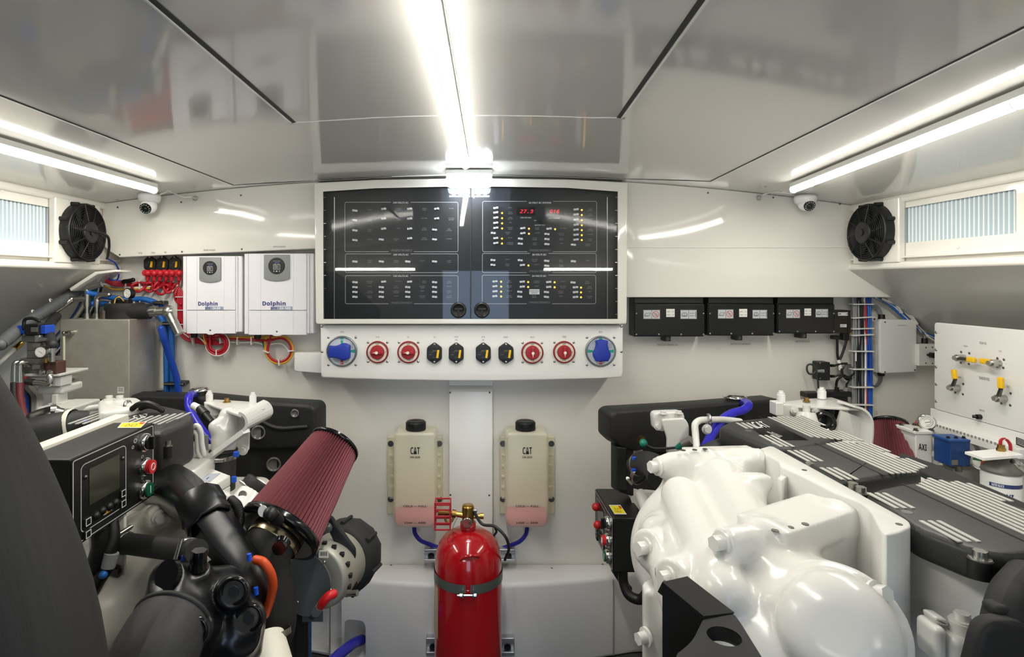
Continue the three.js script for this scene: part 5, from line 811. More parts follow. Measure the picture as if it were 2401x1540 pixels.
// ---------- coolant bottles ----------
const bottleShell = new THREE.MeshPhysicalMaterial({ color: '#fbf9e8', roughness: 0.3, transmission: 0.62, thickness: 0 }), coolant = M('#e0405f', 0.4);
const catMark = (g, x, y, s, col) => { g.fillStyle = col; g.font = 'bold ' + s + 'px sans-serif'; g.textAlign = 'center'; g.fillText('CAT', x, y); };
const bottlePrints = {};
function bottle(px, label) {
  const t = thing('coolant_bottle', label, 'bottle', 'coolant bottles'), Zf = 2.52, c = (x, y) => P(px + x, y, Zf);
  const outline = (s) => rounded([c(-44 + s, 1015 + s), c(44 - s, 1015 + s), c(50 - s, 1022 + s), c(50 - s, 1225 - s), c(40 - s, 1238 - s), c(-40 + s, 1238 - s), c(-50 + s, 1225 - s), c(-50 + s, 1022 + s)], 0.012);
  part(t, 'shell', prism(outline(0), V(0, 0, -0.125), 0.012), bottleShell, 'translucent cream plastic');
  const liq = rounded([c(-48, 1210), c(48, 1210), c(48, 1224), c(39, 1235), c(-39, 1235), c(-48, 1224)], 0.01);
  part(t, 'coolant', prism(liq.map((p) => add(p, 0, 0, -0.0015)), V(0, 0, -0.12), 0.011), coolant, 'pink coolant in the bottom');
  for (const s of [-1, 1]) {
    part(t, 'mounting_flange', boxPx(px + s * 56 - 9, 1023, px + s * 56 + 9, 1205, 2.635, 0.022, 0.006), bottleShell);
    for (const y of [1040, 1170]) part(t, 'bolt', hexBolt(P(px + s * 57, y, 2.635), FRONT, 0.009, 0.006), darkSteel);
    for (let i = 0; i < 5; i++) part(t, 'flange_rib', boxPx(px + s * 55 - 5, 1064 + i * 25, px + s * 55 + 5, 1070 + i * 25, 2.627, 0.01, 0.003), bottleShell);
  }
  const cap = V(c(-1, 0).x, c(0, 1016).y, -Zf - 0.06), k = [];
  for (let i = 0; i < 26; i++) { const a = i / 26 * 6.2832; k.push(box(0, 0, 0, 0.004, 0.03, 0.003, 0).rotateY(-a).translate(cap.x + Math.cos(a) * 0.043, cap.y + 0.02, cap.z + Math.sin(a) * 0.043)); }
  part(t, 'cap', merge([lathe(cap, UPV, [[0.03, -0.006], [0.044, 0.002], [0.044, 0.034], [0.04, 0.04], [0.03, 0.042], [0, 0.038]], 36), ...k]), black);
  const mk = (y0, y1, w, draw) => part(t, 'lettering', quad(...[[-w, y0], [w, y0], [w, y1], [-w, y1]].map(([x, y]) => add(c(x, y), 0, 0, 0.0015))), bottlePrints[y0] ||= print(384, 128, draw, 0.4));
  mk(1047, 1066, 16, (g, w, h) => { catMark(g, w / 2, 116, 150, '#1b1b1b'); g.beginPath(); g.moveTo(150, 118); g.lineTo(192, 62); g.lineTo(236, 118); g.fill(); });
  mk(1067, 1076, 13, (g, w) => { g.fillStyle = '#2b2b2b'; g.font = 'bold 86px sans-serif'; g.textAlign = 'center'; g.fillText('336-2020', w / 2, 94, 370); });
  mk(1180, 1192, 28, (g, w) => { g.fillStyle = '#2b2b2b'; g.font = 'bold 66px sans-serif'; g.textAlign = 'center'; g.fillText('COLD — FULL', w / 2, 90, 376); });
  mk(1219, 1231, 26, (g, w) => { g.fillStyle = '#2b2b2b'; g.font = 'bold 66px sans-serif'; g.textAlign = 'center'; g.fillText('LOW — ADD', w / 2, 90, 376); });
}
bottle(973, 'cream coolant bottle on the port side of the cable duct');
bottle(1236, 'cream coolant bottle on the starboard side of the cable duct');
single('coolant_hose', 'deep blue hose from the coolant bottle on the port side of the duct', 'hose', tube([P(971, 1236, 2.58), P(973, 1250, 2.58), P(985, 1266, 2.58), P(1010, 1277, 2.6), P(1045, 1290, 2.62)], 0.0095), M('#1d1f8c', 0.35), 'coolant hoses');
single('coolant_hose', 'deep blue hose from the coolant bottle on the starboard side of the duct', 'hose', tube([P(1236, 1238, 2.58), P(1233, 1252, 2.58), P(1220, 1268, 2.58), P(1195, 1279, 2.6), P(1165, 1290, 2.62)], 0.0095), M('#1d1f8c', 0.35), 'coolant hoses');

// ---------- fire suppression cylinder ----------
for (const [y0, y1, n] of [[1288, 1318, 'upper'], [1496, 1538, 'lower']]) {
  const t = thing('mounting_rail', n + ' aluminium strut rail behind the red fire cylinder', 'rail', 'rails of the fire cylinder');
  const Z = n === 'upper' ? 2.58 : 2.445, x0 = n === 'upper' ? 995 : 999, x1 = n === 'upper' ? 1208 : 1206, h = (y1 - y0);
  part(t, 'channel', merge([boxPx(x0, y0, x1, y0 + h * 0.28, Z, 0.04, 0.003), boxPx(x0, y1 - h * 0.22, x1, y1, Z, 0.04, 0.003), boxPx(x0, y0 + h * 0.2, x1, y1 - h * 0.2, Z + 0.022, n === 'upper' ? 0.057 : 0.014, 0)]), alu);
  for (const x of [x0 + 16, x1 - 16]) part(t, 'bolt', hexBolt(P(x, (y0 + y1) / 2, Z + 0.022), FRONT, 0.01, 0.012), black);
}
{
  const t = thing('fire_cylinder', 'glossy red fire suppression cylinder with brass valve strapped to the rails', 'fire cylinder');
  const Z = 2.29, x = P(1098, 0, Z).x, R = 0.134, yT = P(0, 1262, Z).y, at = (r, y, a) => V(x + Math.sin(a) * r, y, -Z + Math.cos(a) * r);
  const rd = M('#a60e18', 0.14, 0, { clearcoat: 0.6, clearcoatRoughness: 0.08 });
  const y0 = P(0, 1345, Z - R * 0.6).y;
  part(t, 'tank', lathe(V(x, 0, -Z), UPV, [[0, 0], [R - 0.01, 0], [R, 0.02], [R, y0 - 0.02], [R * 0.985, y0 + 0.015], [R * 0.96, y0 + 0.045], [R * 0.88, y0 + 0.08], [R * 0.72, y0 + 0.109], [R * 0.48, y0 + 0.129], [R * 0.2, y0 + 0.138], [0.03, y0 + 0.139], [0.028, y0 + 0.16], [0, y0 + 0.16]], 64), rd);
  const vy = y0 + 0.155, vc = V(x - 0.001, vy, -Z);
  part(t, 'valve_collar', lathe(add(vc, 0, -0.012, 0), UPV, [[0.031, 0], [0.031, 0.022], [0, 0.022]], 28), M('#9c1118', 0.3));
  part(t, 'valve', merge([lathe(vc, UPV, [[0.024, 0], [0.024, 0.07], [0.021, 0.078], [0, 0.08]], 28), cyl(add(vc, 0.02, 0.032, 0), add(vc, 0.06, 0.034, 0), 0.008, 0.01, 14), cyl(add(vc, -0.02, 0.038, 0), add(vc, -0.05, 0.042, 0), 0.012, 0.01, 14), cyl(add(vc, 0.048, 0.034, 0), add(vc, 0.062, 0.034, 0), 0.0115, 0.0115, 6)]), brass, 'brass valve body');
  const gd = V(0, -0.1, 1), gp = add(vc, -0.003, 0.022, 0.026);
  const ga = part(t, 'pressure_gauge', lathe(gp, gd, [[0, 0], [0.021, 0], [0.021, 0.01], [0.0185, 0.012]], 30), chrome); part(ga, 'gauge_dial', disc(add(gp, 0, -0.001, 0.0105), gd, 0.0185, 0.0008, 28), solidPrint(96, 96, (g) => { g.fillStyle = '#8f5a58'; g.fillRect(0, 0, 96, 96); g.fillStyle = '#3e5c3a'; g.beginPath(); g.moveTo(48, 48); g.arc(48, 48, 40, -2.2, -0.9); g.fill(); g.fillStyle = '#a53b3e'; g.beginPath(); g.arc(48, 48, 14, 0, 7); g.fill(); }, 0.3));
  part(t, 'actuator', merge([cyl(add(vc, -0.048, 0.042, 0), add(vc, -0.064, 0.044, 0), 0.017, 0.017, 8), cyl(add(vc, -0.06, 0.046, 0.004), add(vc, -0.118, 0.052, 0.01), 0.008, 0.011, 12), torus(add(vc, -0.075, 0.03, 0.01), V(0, 0.3, 1), 0.016, 0.0045, 20)]), M('#8f6c38', 0.35, 1));
  const cg = []; const cx = vc.x - 0.1, cy = vc.y + 0.04; // red wire guard around the actuator
  for (let i = 0; i < 5; i++) { const y = cy - 0.048 + i * 0.026; cg.push(box(cx, y, vc.z + 0.03, 0.062, 0.0062, 0.004, 0.001), box(cx, y, vc.z - 0.02, 0.062, 0.0062, 0.004, 0.001)); }
  for (const s of [-1, 1]) for (const z of [0.03, -0.02]) cg.push(box(cx + s * 0.03, cy + 0.004, vc.z + z, 0.006, 0.108, 0.004, 0.001)); for (const y of [-0.048, 0.056]) for (const s of [-1, 1]) cg.push(box(cx + s * 0.03, cy + y, vc.z + 0.005, 0.0045, 0.0045, 0.05, 0.001));
  part(t, 'actuator_guard', merge(cg), M('#b32430', 0.4), 'red wire guard');
  part(t, 'trip_hose', tube([add(vc, 0.022, 0.058, 0.005), P(1130, 1228, 2.27), P(1160, 1234, 2.24), P(1185, 1258, 2.22), P(1193, 1285, 2.24), P(1184, 1312, 2.3)], 0.0058, 10), M('#24262a', 0.5)); part(t, 'hose_ferrule', cyl(add(vc, 0.02, 0.058, 0.005), add(vc, 0.036, 0.058, 0.008), 0.006), steel);
  const h0 = at(0.11, y0 + 0.055, -0.32), h1 = at(0.11, y0 + 0.065, 0.42);
  part(t, 'lifting_eye', tube([at(0.112, y0 + 0.055, -0.38), at(0.118, y0 + 0.075, -0.2), at(0.122, y0 + 0.088, 0.05), at(0.12, y0 + 0.085, 0.28), at(0.11, y0 + 0.07, 0.42)], 0.0062), rd);
  const tag = at(0.116, y0 + 0.068, -0.95);
  part(t, 'seal_tag', disc(tag, at(1, 0.4 + y0, -0.95).sub(V(x, y0, -Z)), 0.019, 0.003, 26), M('#f0dc1e', 0.45), 'round yellow tag'); part(t, 'seal_wire', tube([tag, add(tag, 0.03, 0.04, 0), add(vc, -0.06, 0.0, 0.03), add(vc, -0.04, 0.04, 0.02)], 0.0009, 6), black);
  part(t, 'side_label', new THREE.CylinderGeometry(R + 0.0008, R + 0.0008, 0.2, 12, 1, true, -1.75, 0.7).translate(x, y0 - 0.16, -Z), M('#b9ad8c', 0.5));
  const by = P(0, 1386, Z - R).y;
  part(t, 'strap', new THREE.CylinderGeometry(R + 0.0025, R + 0.0025, 0.036, 60, 1, true, 0.07, 6.2832 - 0.14).translate(x, by + 0.006, -Z), M('#717c78', 0.45, 0.7), 'grey steel strap');
  for (const s of [-1, 1]) part(t, 'strap_ear', box(x + s * 0.019, by, -Z + R + 0.008, 0.005, 0.034, 0.024, 0.002), zinc);
  part(t, 'strap_bolt', merge([cyl(V(x - 0.04, by - 0.008, -Z + R + 0.014), V(x + 0.026, by - 0.008, -Z + R + 0.014), 0.004), toDir(new THREE.CylinderGeometry(0.009, 0.009, 0.01, 6), V(x + 0.026, by - 0.008, -Z + R + 0.014), RIGHT), toDir(new THREE.CylinderGeometry(0.009, 0.009, 0.01, 6), V(x - 0.026, by - 0.008, -Z + R + 0.014), RIGHT)]), chrome);
  part(t, 'strap_bracket', box(x, by + 0.006, -Z - R - 0.07, 0.12, 0.03, 0.14, 0.002), zinc);
}
single('small_sensor_wire', 'black sensor wire with white plug beside the cable duct foot', 'wire', tube([P(1160, 1236, 2.6), P(1164, 1246, 2.6), P(1158, 1256, 2.6), P(1160, 1268, 2.61), P(1150, 1274, 2.61)], 0.005), black);

// ---------- starboard engine ----------
const coverBlack = grain([44, 44, 43], 10, 8, 0.48, 0.0004, 256), tankBlack = grain([26, 26, 26], 8, 8, 0.55, 0.0005, 256);
const clampAt = (parent, p, dir, r, tabDir) => {       // worm-drive hose clamp with a blue tab
  part(parent, 'clamp_band', lathe(p.clone().sub(dir.clone().normalize().multiplyScalar(0.007)), dir, [[r, 0], [r + 0.002, 0], [r + 0.002, 0.014], [r, 0.014]], 32), steel);
  const q = p.clone().add(tabDir.clone().normalize().multiplyScalar(r + 0.006)), s = tabDir.clone().cross(dir).normalize();
  part(parent, 'clamp_screw', merge([cyl(q.clone().sub(s.clone().multiplyScalar(0.018)), q.clone().add(s.clone().multiplyScalar(0.02)), 0.0065, 0.0065, 12), cyl(q.clone().add(s.clone().multiplyScalar(0.018)), q.clone().add(s.clone().multiplyScalar(0.026)), 0.005, 0.005, 6)]), steel);
};
function bent(pts, depth, th, mat, parent, name, label) {      // plate bent along a line of points, pushed back by 'depth' (one vector, or one at each end)
  const d0 = V(...depth[0]), d1 = V(...(depth[1] || depth[0])), c = new THREE.CatmullRomCurve3(pts, false, 'centripetal'), n = pts.length > 3 ? 28 : pts.length - 1, pos = [], idx = [];
  for (let i = 0; i <= n; i++) {
    const t = i / n, p = pts.length > 3 ? c.getPoint(t) : pts[i], u = pts.length > 3 ? c.getTangent(t) : pts[Math.min(i + 1, n)].clone().sub(pts[Math.max(i - 1, 0)]), d = d0.clone().lerp(d1, t), m = u.clone().cross(d).normalize().multiplyScalar(th);
    for (const q of [p, p.clone().add(d), p.clone().add(d).add(m), p.clone().add(m)]) pos.push(q.x, q.y, q.z);
  }
  for (let i = 0; i < n; i++) for (let k = 0; k < 4; k++) { const a = i * 4 + k, b = i * 4 + (k + 1) % 4; idx.push(a, a + 4, b, b, a + 4, b + 4); }
  idx.push(0, 1, 2, 0, 2, 3); const e = n * 4; idx.push(e, e + 2, e + 1, e, e + 3, e + 2);
  const g = new THREE.BufferGeometry(); g.setAttribute('position', new THREE.Float32BufferAttribute(pos, 3)); g.setIndex(idx);
  const f = g.toNonIndexed(); f.computeVertexNormals();
  return part(parent, name, toCreasedNormals(f, 0.7), mat, label);
}
const catDecal = print(512, 160, (g) => { g.fillStyle = '#d9d9d5'; g.font = 'bold 168px sans-serif'; g.fillText('CAT', 20, 142, 470); }, 0.25), acertDecal = print(512, 96, (g) => { g.fillStyle = '#d9d9d5'; g.font = 'bold 78px sans-serif'; g.fillText('C18', 8, 76); g.font = '58px sans-serif'; g.fillText('ACERT', 180, 72); }, 0.25);
const hCov = 0.46, stripeMat = M('#b2b1aa', 0.5);
{
  const t = thing('marine_engine', 'white marine engine with three striped black valve covers beside the fuel panel', 'engine');
  const yC = E - hCov, down = (d) => V(0, -d, 0), hp = (l, h) => l.map(([x, y]) => H(x, y, h));
  part(t, 'block', toCreasedNormals(prism(rounded([V(0.845, E - 0.515, -1.95), V(1.25, E - 0.515, -2.0), V(1.3, E - 0.515, -0.965), V(0.95, E - 0.515, -0.965), V(0.86, E - 0.515, -1.04)], [0, 0, 0.03, 0.05, 0.06]), down(0.95), 0.006), 0.7), whitePaint);
  part(t, 'lower_block', prism([V(0.842, E - 0.77, -1.95), V(1.25, E - 0.77, -2.0), V(1.3, E - 0.77, -0.955), V(0.93, E - 0.77, -0.955), V(0.842, E - 0.77, -1.04)], down(0.6), 0.008), whitePaint);
  const plans = [[[1683, 1000], [1712, 986], [1800, 977], [1880, 977], [1902, 987], [1925, 1000], [1972, 1012], [1977, 1026], [1930, 1037], [1850, 1053], [1800, 1047]], [[1838, 1056], [1862, 1046], [1918, 1040], [1978, 1034], [2029, 1035], [2049, 1046], [2069, 1064], [2105, 1069], [2158, 1086], [2160, 1098], [2115, 1108], [2050, 1118], [1975, 1130], [1895, 1088]], [[2026, 1156], [2060, 1143], [2122, 1131], [2200, 1122], [2241, 1122], [2288, 1136], [2322, 1170], [2401, 1186], [2480, 1222], [2480, 1290], [2380, 1302], [2278, 1287], [2140, 1234], [2073, 1186]]];
  // right-hand stripes: slope k, start and end depth; left-hand stripes the same
  const st = [[[1.95, 1.70], [1.955, 1.67], [1.95, 1.66]], [[1.63, 1.375], [1.655, 1.385], [1.61, 1.44]], [[1.30, 0.985], [1.345, 1.0], [1.29, 1.05]]];
  const lf = [[[1.87, 1.80], [1.72, 1.60]], [[1.565, 1.47], [1.42, 1.335]], [[1.25, 1.165], [1.105, 1.015]]];
  plans.forEach((pl, i) => {
    const c = part(t, 'valve_cover', uvWorld(prism(rounded(hp(pl, hCov), 0.02), down(0.058), 0.014), 0.25), coverBlack, 'black valve cover with pale stripes');
    for (let j = 0; j < 9; j++) {
      const f = j / 8, k = 2.19 + 0.265 * f, mix = (e) => f < 0.5 ? st[i][0][e] + (st[i][1][e] - st[i][0][e]) * f * 2 : st[i][1][e] + (st[i][2][e] - st[i][1][e]) * (f - 0.5) * 2, z0 = mix(0), z1 = mix(1);
      if (j > 6) { const zm = z1 + (z0 - z1) * 0.55; part(c, 'stripe', box(k * hCov, yC + 0.001, -(z0 + zm) / 2 - 0.02, 0.0088, 0.003, z0 - zm, 0.001), stripeMat); part(c, 'stripe', box(k * hCov, yC + 0.001, -(z1 + zm) / 2 + 0.025, 0.0088, 0.003, (zm - z1) * 0.7, 0.001), stripeMat); } else part(c, 'stripe', box(k * hCov, yC + 0.001, -(z0 + z1) / 2, 0.0088, 0.003, z0 - z1, 0.001), stripeMat);
    }
    for (let j = 0; j < 3; j++) for (const [z0, z1] of lf[i]) part(c, 'stripe', box((1.875 + j * 0.036) * hCov, yC + 0.001, -(z0 + z1) / 2, 0.0088, 0.003, z0 - z1, 0.001), stripeMat);
    part(c, 'groove', box(2.13 * hCov, yC + 0.0003, -(st[i][0][0] + st[i][0][1]) / 2, 0.004, 0.0016, st[i][0][0] - st[i][0][1] + 0.02, 0), blackMatte);
  });
  for (const [x, y] of [[2126, 1218], [2298, 1312], [1899, 1099], [1999, 1147], [2018, 1157], [1817, 1053], [1754, 1021], [1827, 1056]]) { part(t, 'cover_bolt', hexBolt(H(x, y, 0.475), UPV, 0.011, 0.013), steel); part(t, 'bolt_bushing', disc(add(H(x, y, 0.475), 0, -0.03, 0), UPV, 0.018, 0.031, 18), black); }
  const q4 = (a) => quad(...a.map(([x, y]) => add(H(x, y, hCov), 0, 0.0018, 0)));
  part(t, 'name_recess', prism(hp([[1745, 990], [1800, 983], [1895, 1032], [1800, 1032]], hCov).map((p) => add(p, 0, 0.001, 0)), down(0.001)), blackGloss); part(t, 'lettering', q4([[1752, 989], [1798, 985], [1832, 1003], [1778, 1007]]), catDecal); part(t, 'lettering', q4([[1786, 1009], [1800, 1006], [1858, 1029], [1838, 1032]]), acertDecal);
  // block fittings low down
  for (const [x, y] of [[2256, 1456]]) { const p = P(x, y + 16, 0.985); part(t, 'head_stud', merge([cyl(add(p, 0, -0.05, 0), add(p, 0, 0.012, 0), 0.02, 0.02, 20), hexBolt(add(p, 0, 0.012, 0), UPV, 0.012, 0.012)]), whitePaint); }
  part(t, 'lifting_lug', prism(rounded([P(2192, 1448, 0.985), P(2222, 1452, 0.985), P(2228, 1470, 0.985), P(2196, 1466, 0.985)], 0.006), V(0, 0, -0.03), 0.004), whitePaint);
  part(t, 'bolt_boss', merge([boxPx(2196, 1475, 2225, 1560, 0.97, 0.05, 0.01), boxPx(2240, 1500, 2300, 1600, 0.96, 0.06, 0.015)]), whitePaint);
  part(t, 'outboard_rail', prism(hp([[2110, 1060], [2190, 1085], [2480, 1210], [2480, 1240], [2180, 1115], [2110, 1078]], 0.5), down(0.06), 0.006), blackMatte);
  // mounting rail beside the covers
  part(t, 'mounting_rail', prism(rounded(hp([[1783, 1051], [1804, 1045], [1815, 1047], [2132, 1221], [2136, 1234], [2110, 1247], [2078, 1255], [2066, 1245], [2040, 1197], [2018, 1179], [1954, 1155], [1873, 1113], [1829, 1094], [1825, 1081], [1796, 1066]], 0.455), [0, 0.004, 0, 0.012, 0.012, 0, 0.012, 0.01, 0.01, 0, 0, 0, 0.01, 0, 0]), down(0.62), 0.003), whitePaint);
  part(t, 'rail_rib', prism(rounded(hp([[1822, 1120], [1834, 1108], [1878, 1102], [1884, 1110], [1840, 1118], [1834, 1126]], 0.47), 0.006), down(0.3), 0.003), whitePaint);
  part(t, 'inner_beam', prism(hp([[1880, 1132], [1886, 1125], [1952, 1160], [2000, 1196], [1985, 1200], [1946, 1176]], 0.475), down(0.06), 0.002), whitePaint);
  for (const [x, y] of [[1886, 1102], [2108, 1229]]) part(t, 'rail_hole_shade', disc(add(H(x, y, 0.455), 0, -0.0006, 0), UPV, 0.006, 0.0012, 16), darkSteel);  // flat dark discs paint the shade inside the rail holes
  // lower dark fittings
  part(t, 'exhaust_elbow', sweep([P(2420, 1360, 0.94), P(2385, 1400, 0.92), P(2362, 1440, 0.9), P(2350, 1500, 0.9)], [0.035, 0.035, 0.03, 0.03], 20, 30), blackMatte); part(t, 'elbow_lug', boxPx(2336, 1424, 2386, 1450, 0.88, 0.03, 0.008), blackMatte); part(t, 'lower_cover', prism(rounded([P(2310, 1455, 0.86), P(2430, 1462, 0.86), P(2430, 1640, 0.86), P(2265, 1640, 0.86)], 0.03), V(0, 0, -0.03), 0.01), blackMatte);
}
{ // expansion tank and front-end pipework
  const A = [0.54, 2.2], B = [1.35, 2.45], o = (x, y) => onLine(x, y, A, B), n = V(0.25, 0, -0.81).normalize();
  const t = thing('expansion_tank', 'long black coolant expansion tank with steel filler cap, starboard engine', 'tank');
  part(t, 'tank_body', uvWorld(prism(rounded([o(1433, 972), o(1446, 963), o(1600, 954), o(1830, 936), o(1850, 1075), o(1500, 1062), o(1455, 1048), o(1433, 1028)], 0.012), n.clone().multiplyScalar(0.13), 0.012), 0.25), tankBlack);
  part(t, 'support', prism([o(1448, 1046), o(1660, 1052), o(1660, 1230), o(1448, 1160)].map((p) => add(p, 0.02, 0, -0.02)), n.clone().multiplyScalar(0.1), 0.008), blackMatte); part(t, 'side_leg', prism([o(1446, 1048), o(1470, 1050), o(1470, 1150), o(1446, 1150)], n.clone().multiplyScalar(0.05), 0.004), soot);
  const cp = P(1725, 950, 2.42); part(t, 'filler_neck', merge([cyl(add(cp, 0, -0.02, 0), add(cp, 0, 0.032, 0), 0.04, 0.038, 24), box(cp.x + 0.04, cp.y + 0.005, cp.z, 0.03, 0.02, 0.03, 0.004)]), black);
  part(t, 'filler_cap', merge([lathe(add(cp, 0, 0.032, 0), UPV, [[0.043, 0], [0.043, 0.006], [0.036, 0.009], [0.034, 0.013], [0.012, 0.016], [0, 0.014]], 32), box(cp.x - 0.042, cp.y + 0.036, cp.z, 0.02, 0.006, 0.02, 0.002), box(cp.x + 0.042, cp.y + 0.036, cp.z, 0.02, 0.006, 0.02, 0.002)]), chrome);
  single('coolant_hose', 'bright blue silicone hose curving from the starboard filler neck', 'hose', tube([P(1740, 945, 2.4), P(1750, 944, 2.34), P(1755, 951, 2.28), P(1744, 961, 2.24), P(1715, 970, 2.2), P(1690, 988, 2.15), P(1668, 1020, 2.1), P(1652, 1050, 2.02)], 0.0165, 14), silicone, 'bright blue silicone hoses');
  const w = thing('pipe_bracket', 'white folded engine bracket in front of the starboard black tank', 'bracket'), Z = 2.08;
  part(w, 'head', prism(rounded([P(1533, 974, Z), P(1540, 968, Z), P(1600, 966, Z), P(1606, 976, Z), P(1603, 1000, Z), P(1556, 1012, Z), P(1536, 1008, Z)], 0.01), V(0, 0, -0.05), 0.004), whitePaint); part(w, 'arm', prism(rounded([P(1552, 984, Z - 0.02), P(1606, 980, Z - 0.02), P(1616, 996, Z - 0.02), P(1616, 1040, Z - 0.02), P(1592, 1070, Z - 0.02), P(1565, 1066, Z - 0.02), P(1566, 1030, Z - 0.02)], 0.012), V(0, 0, -0.02), 0.004), whitePaint);
  for (const [x, y] of [[1543, 999], [1555, 970], [1592, 969]]) part(w, 'bolt', hexBolt(P(x, y, Z), y > 990 ? FRONT : UPV, 0.01, 0.008), whitePaint);
  const v = thing('coolant_pipe', 'bent white pipe with steel clip on the starboard engine', 'pipe'); part(v, 'pipe', tube([P(1634, 1058, 1.95), P(1631, 1020, 2.0), P(1630, 995, 2.02), P(1640, 986, 2.04), P(1665, 984, 2.08), P(1700, 984, 2.15), P(1735, 988, 2.18)], 0.012, 12), whitePaint); part(v, 'clip', merge([torus(P(1662, 983, 2.06), RIGHT, 0.016, 0.005), box(P(1662, 996, 2.05).x, P(1662, 996, 2.05).y, -2.06, 0.02, 0.03, 0.014, 0.003)]), chrome); part(v, 'clip_bolt', hexBolt(P(1657, 1006, 2.04), FRONT, 0.012, 0.01), whitePaint);
  const g = thing('temperature_sensor', 'green tipped brass sensor with cable on the starboard black tank', 'sensor'); part(g, 'body', cyl(P(1503, 1030, 2.2), P(1508, 1037, 2.12), 0.017, 0.014, 14), brass); part(g, 'plug', ball(P(1509, 1039, 2.11), 0.015, 14), M('#17806c', 0.4)); part(g, 'cable', tube([P(1514, 1042, 2.1), P(1530, 1050, 2.09), P(1560, 1051, 2.06), P(1588, 1049, 2.03)], 0.0045), rubber); part(g, 'cable_plug', cyl(P(1588, 1049, 2.03), P(1602, 1042, 2.0), 0.009, 0.014, 12), M('#17806c', 0.4)); part(g, 'connector', cyl(P(1602, 1042, 2.0), P(1622, 1032, 1.98), 0.017, 0.017, 8), castGrey);
  const h = thing('rubber_elbow', 'black rubber elbow with steel clamps under the starboard black tank', 'hose'); part(h, 'elbow', sweep([P(1492, 1092, 2.15), P(1510, 1085, 2.08), P(1535, 1095, 1.98), P(1550, 1120, 1.9)], [0.038, 0.042, 0.044, 0.044], 22, 30), rubber); clampAt(h, P(1495, 1088, 2.13), V(0.6, 0.1, 0.8), 0.04, V(0, 1, 0)); clampAt(h, P(1500, 1110, 2.1), V(0.5, -0.3, 0.8), 0.04, V(-0.8, -0.6, 0));
  part(h, 'blue_tab', boxPx(1484, 1072, 1496, 1080, 2.06, 0.012, 0.002), blueTab); part(h, 'blue_tab', boxPx(1482, 1100, 1492, 1106, 2.05, 0.012, 0.002), blueTab);
  const a = thing('air_hose', 'black hose with blue tabbed clamp beside the far valve cover', 'hose'); part(a, 'hose', sweep([P(1650, 1062, 1.8), P(1690, 1048, 1.82), P(1725, 1040, 1.83), P(1752, 1038, 1.83)], [0.024, 0.027, 0.027, 0.026], 18, 24), rubber); clampAt(a, P(1746, 1038, 1.83), V(1, 0.1, 0), 0.027, V(0, -0.6, 1)); part(a, 'blue_tab', boxPx(1752, 1031, 1766, 1045, 1.79, 0.012, 0.002), blueTab); part(a, 'end_cap', ball(P(1772, 1040, 1.84), 0.022, 14), rubber);
}
{ // white bent guard at the back of the starboard engine
  const t = thing('engine_guard', 'white bent sheet guard with two posts behind the starboard valve covers', 'guard'), z = 2.12;
  const top = [[1822, 943, 2.12], [1890, 935, 2.3], [1950, 931, 2.34], [1985, 942, 2.3], [2020, 958, 2.12], [1985, 957, 2.1], [1830, 950, 2.08]].map(([x, y]) => H(x, y, 0.47));
  part(t, 'top_plate', prism(rounded(top, 0.008), V(0, -0.008, 0), 0.002), whitePaint);
  const pr = [[2004, 956], [2022, 961], [2036, 972], [2044, 988], [2046, 1008], [2043, 1050], [2032, 1110]].map(([x, y]) => P(x, y, 2.1)); bent(pr, [[0, 0, -0.1], [-0.05, 0.0, -0.08]], 0.008, whitePaint, t, 'curved_sheet');
  part(t, 'rear_plate', prism([P(1826, 950, 2.16), P(1960, 955, 2.22), P(1940, 1080, 2.22), P(1900, 1080, 2.2), P(1885, 1010, 2.2), P(1826, 980, 2.16)], V(0, 0, -0.006)), whitePaint); part(t, 'inner_sheet', prism([P(1972, 962, 2.14), P(2036, 985, 2.14), P(2036, 1100, 2.14), P(1946, 1100, 2.14)], V(0, 0, -0.006)), whitePaint); part(t, 'foot', boxPx(1820, 944, 1838, 975, 2.1, 0.05, 0.004), whitePaint);
  for (const [x, y] of [[1831, 943], [1927, 934]]) { const p = H(x, y, 0.468); part(t, 'post', merge([cyl(p, add(p, 0, 0.03, 0), 0.016, 0.016, 18), cyl(add(p, 0, 0.03, 0), add(p, 0, 0.037, 0), 0.0135, 0.0135, 18), cyl(add(p, 0, 0.037, 0), add(p, 0, 0.045, 0), 0.009, 0.009, 6)]), white); }
  part(t, 'brass_bolt', hexBolt(H(1891, 941, 0.466), UPV, 0.009, 0.012), brass); for (const x of [1862, 1912]) part(t, 'washer_bolt', merge([disc(P(x, 962, 2.17), FRONT, 0.016, 0.004, 20), hexBolt(P(x, 962, 2.166), FRONT, 0.009, 0.006)]), whitePaint);
  part(t, 'pipe_stub', merge([cyl(P(1891, 950, 2.13), P(1891, 966, 2.13), 0.013, 0.013, 6), cyl(P(1891, 966, 2.13), P(1891, 1010, 2.12), 0.03, 0.05, 20)]), whitePaint);
  part(t, 'black_elbow', merge([torus(P(1933, 990, 2.12), V(-0.3, 0.3, 1), 0.03, 0.011, 26), prism([P(1945, 955, 2.16), P(1970, 960, 2.16), P(1955, 1010, 2.16), P(1930, 1010, 2.16)], V(0, 0, -0.03), 0.004)]), blackGloss);
}
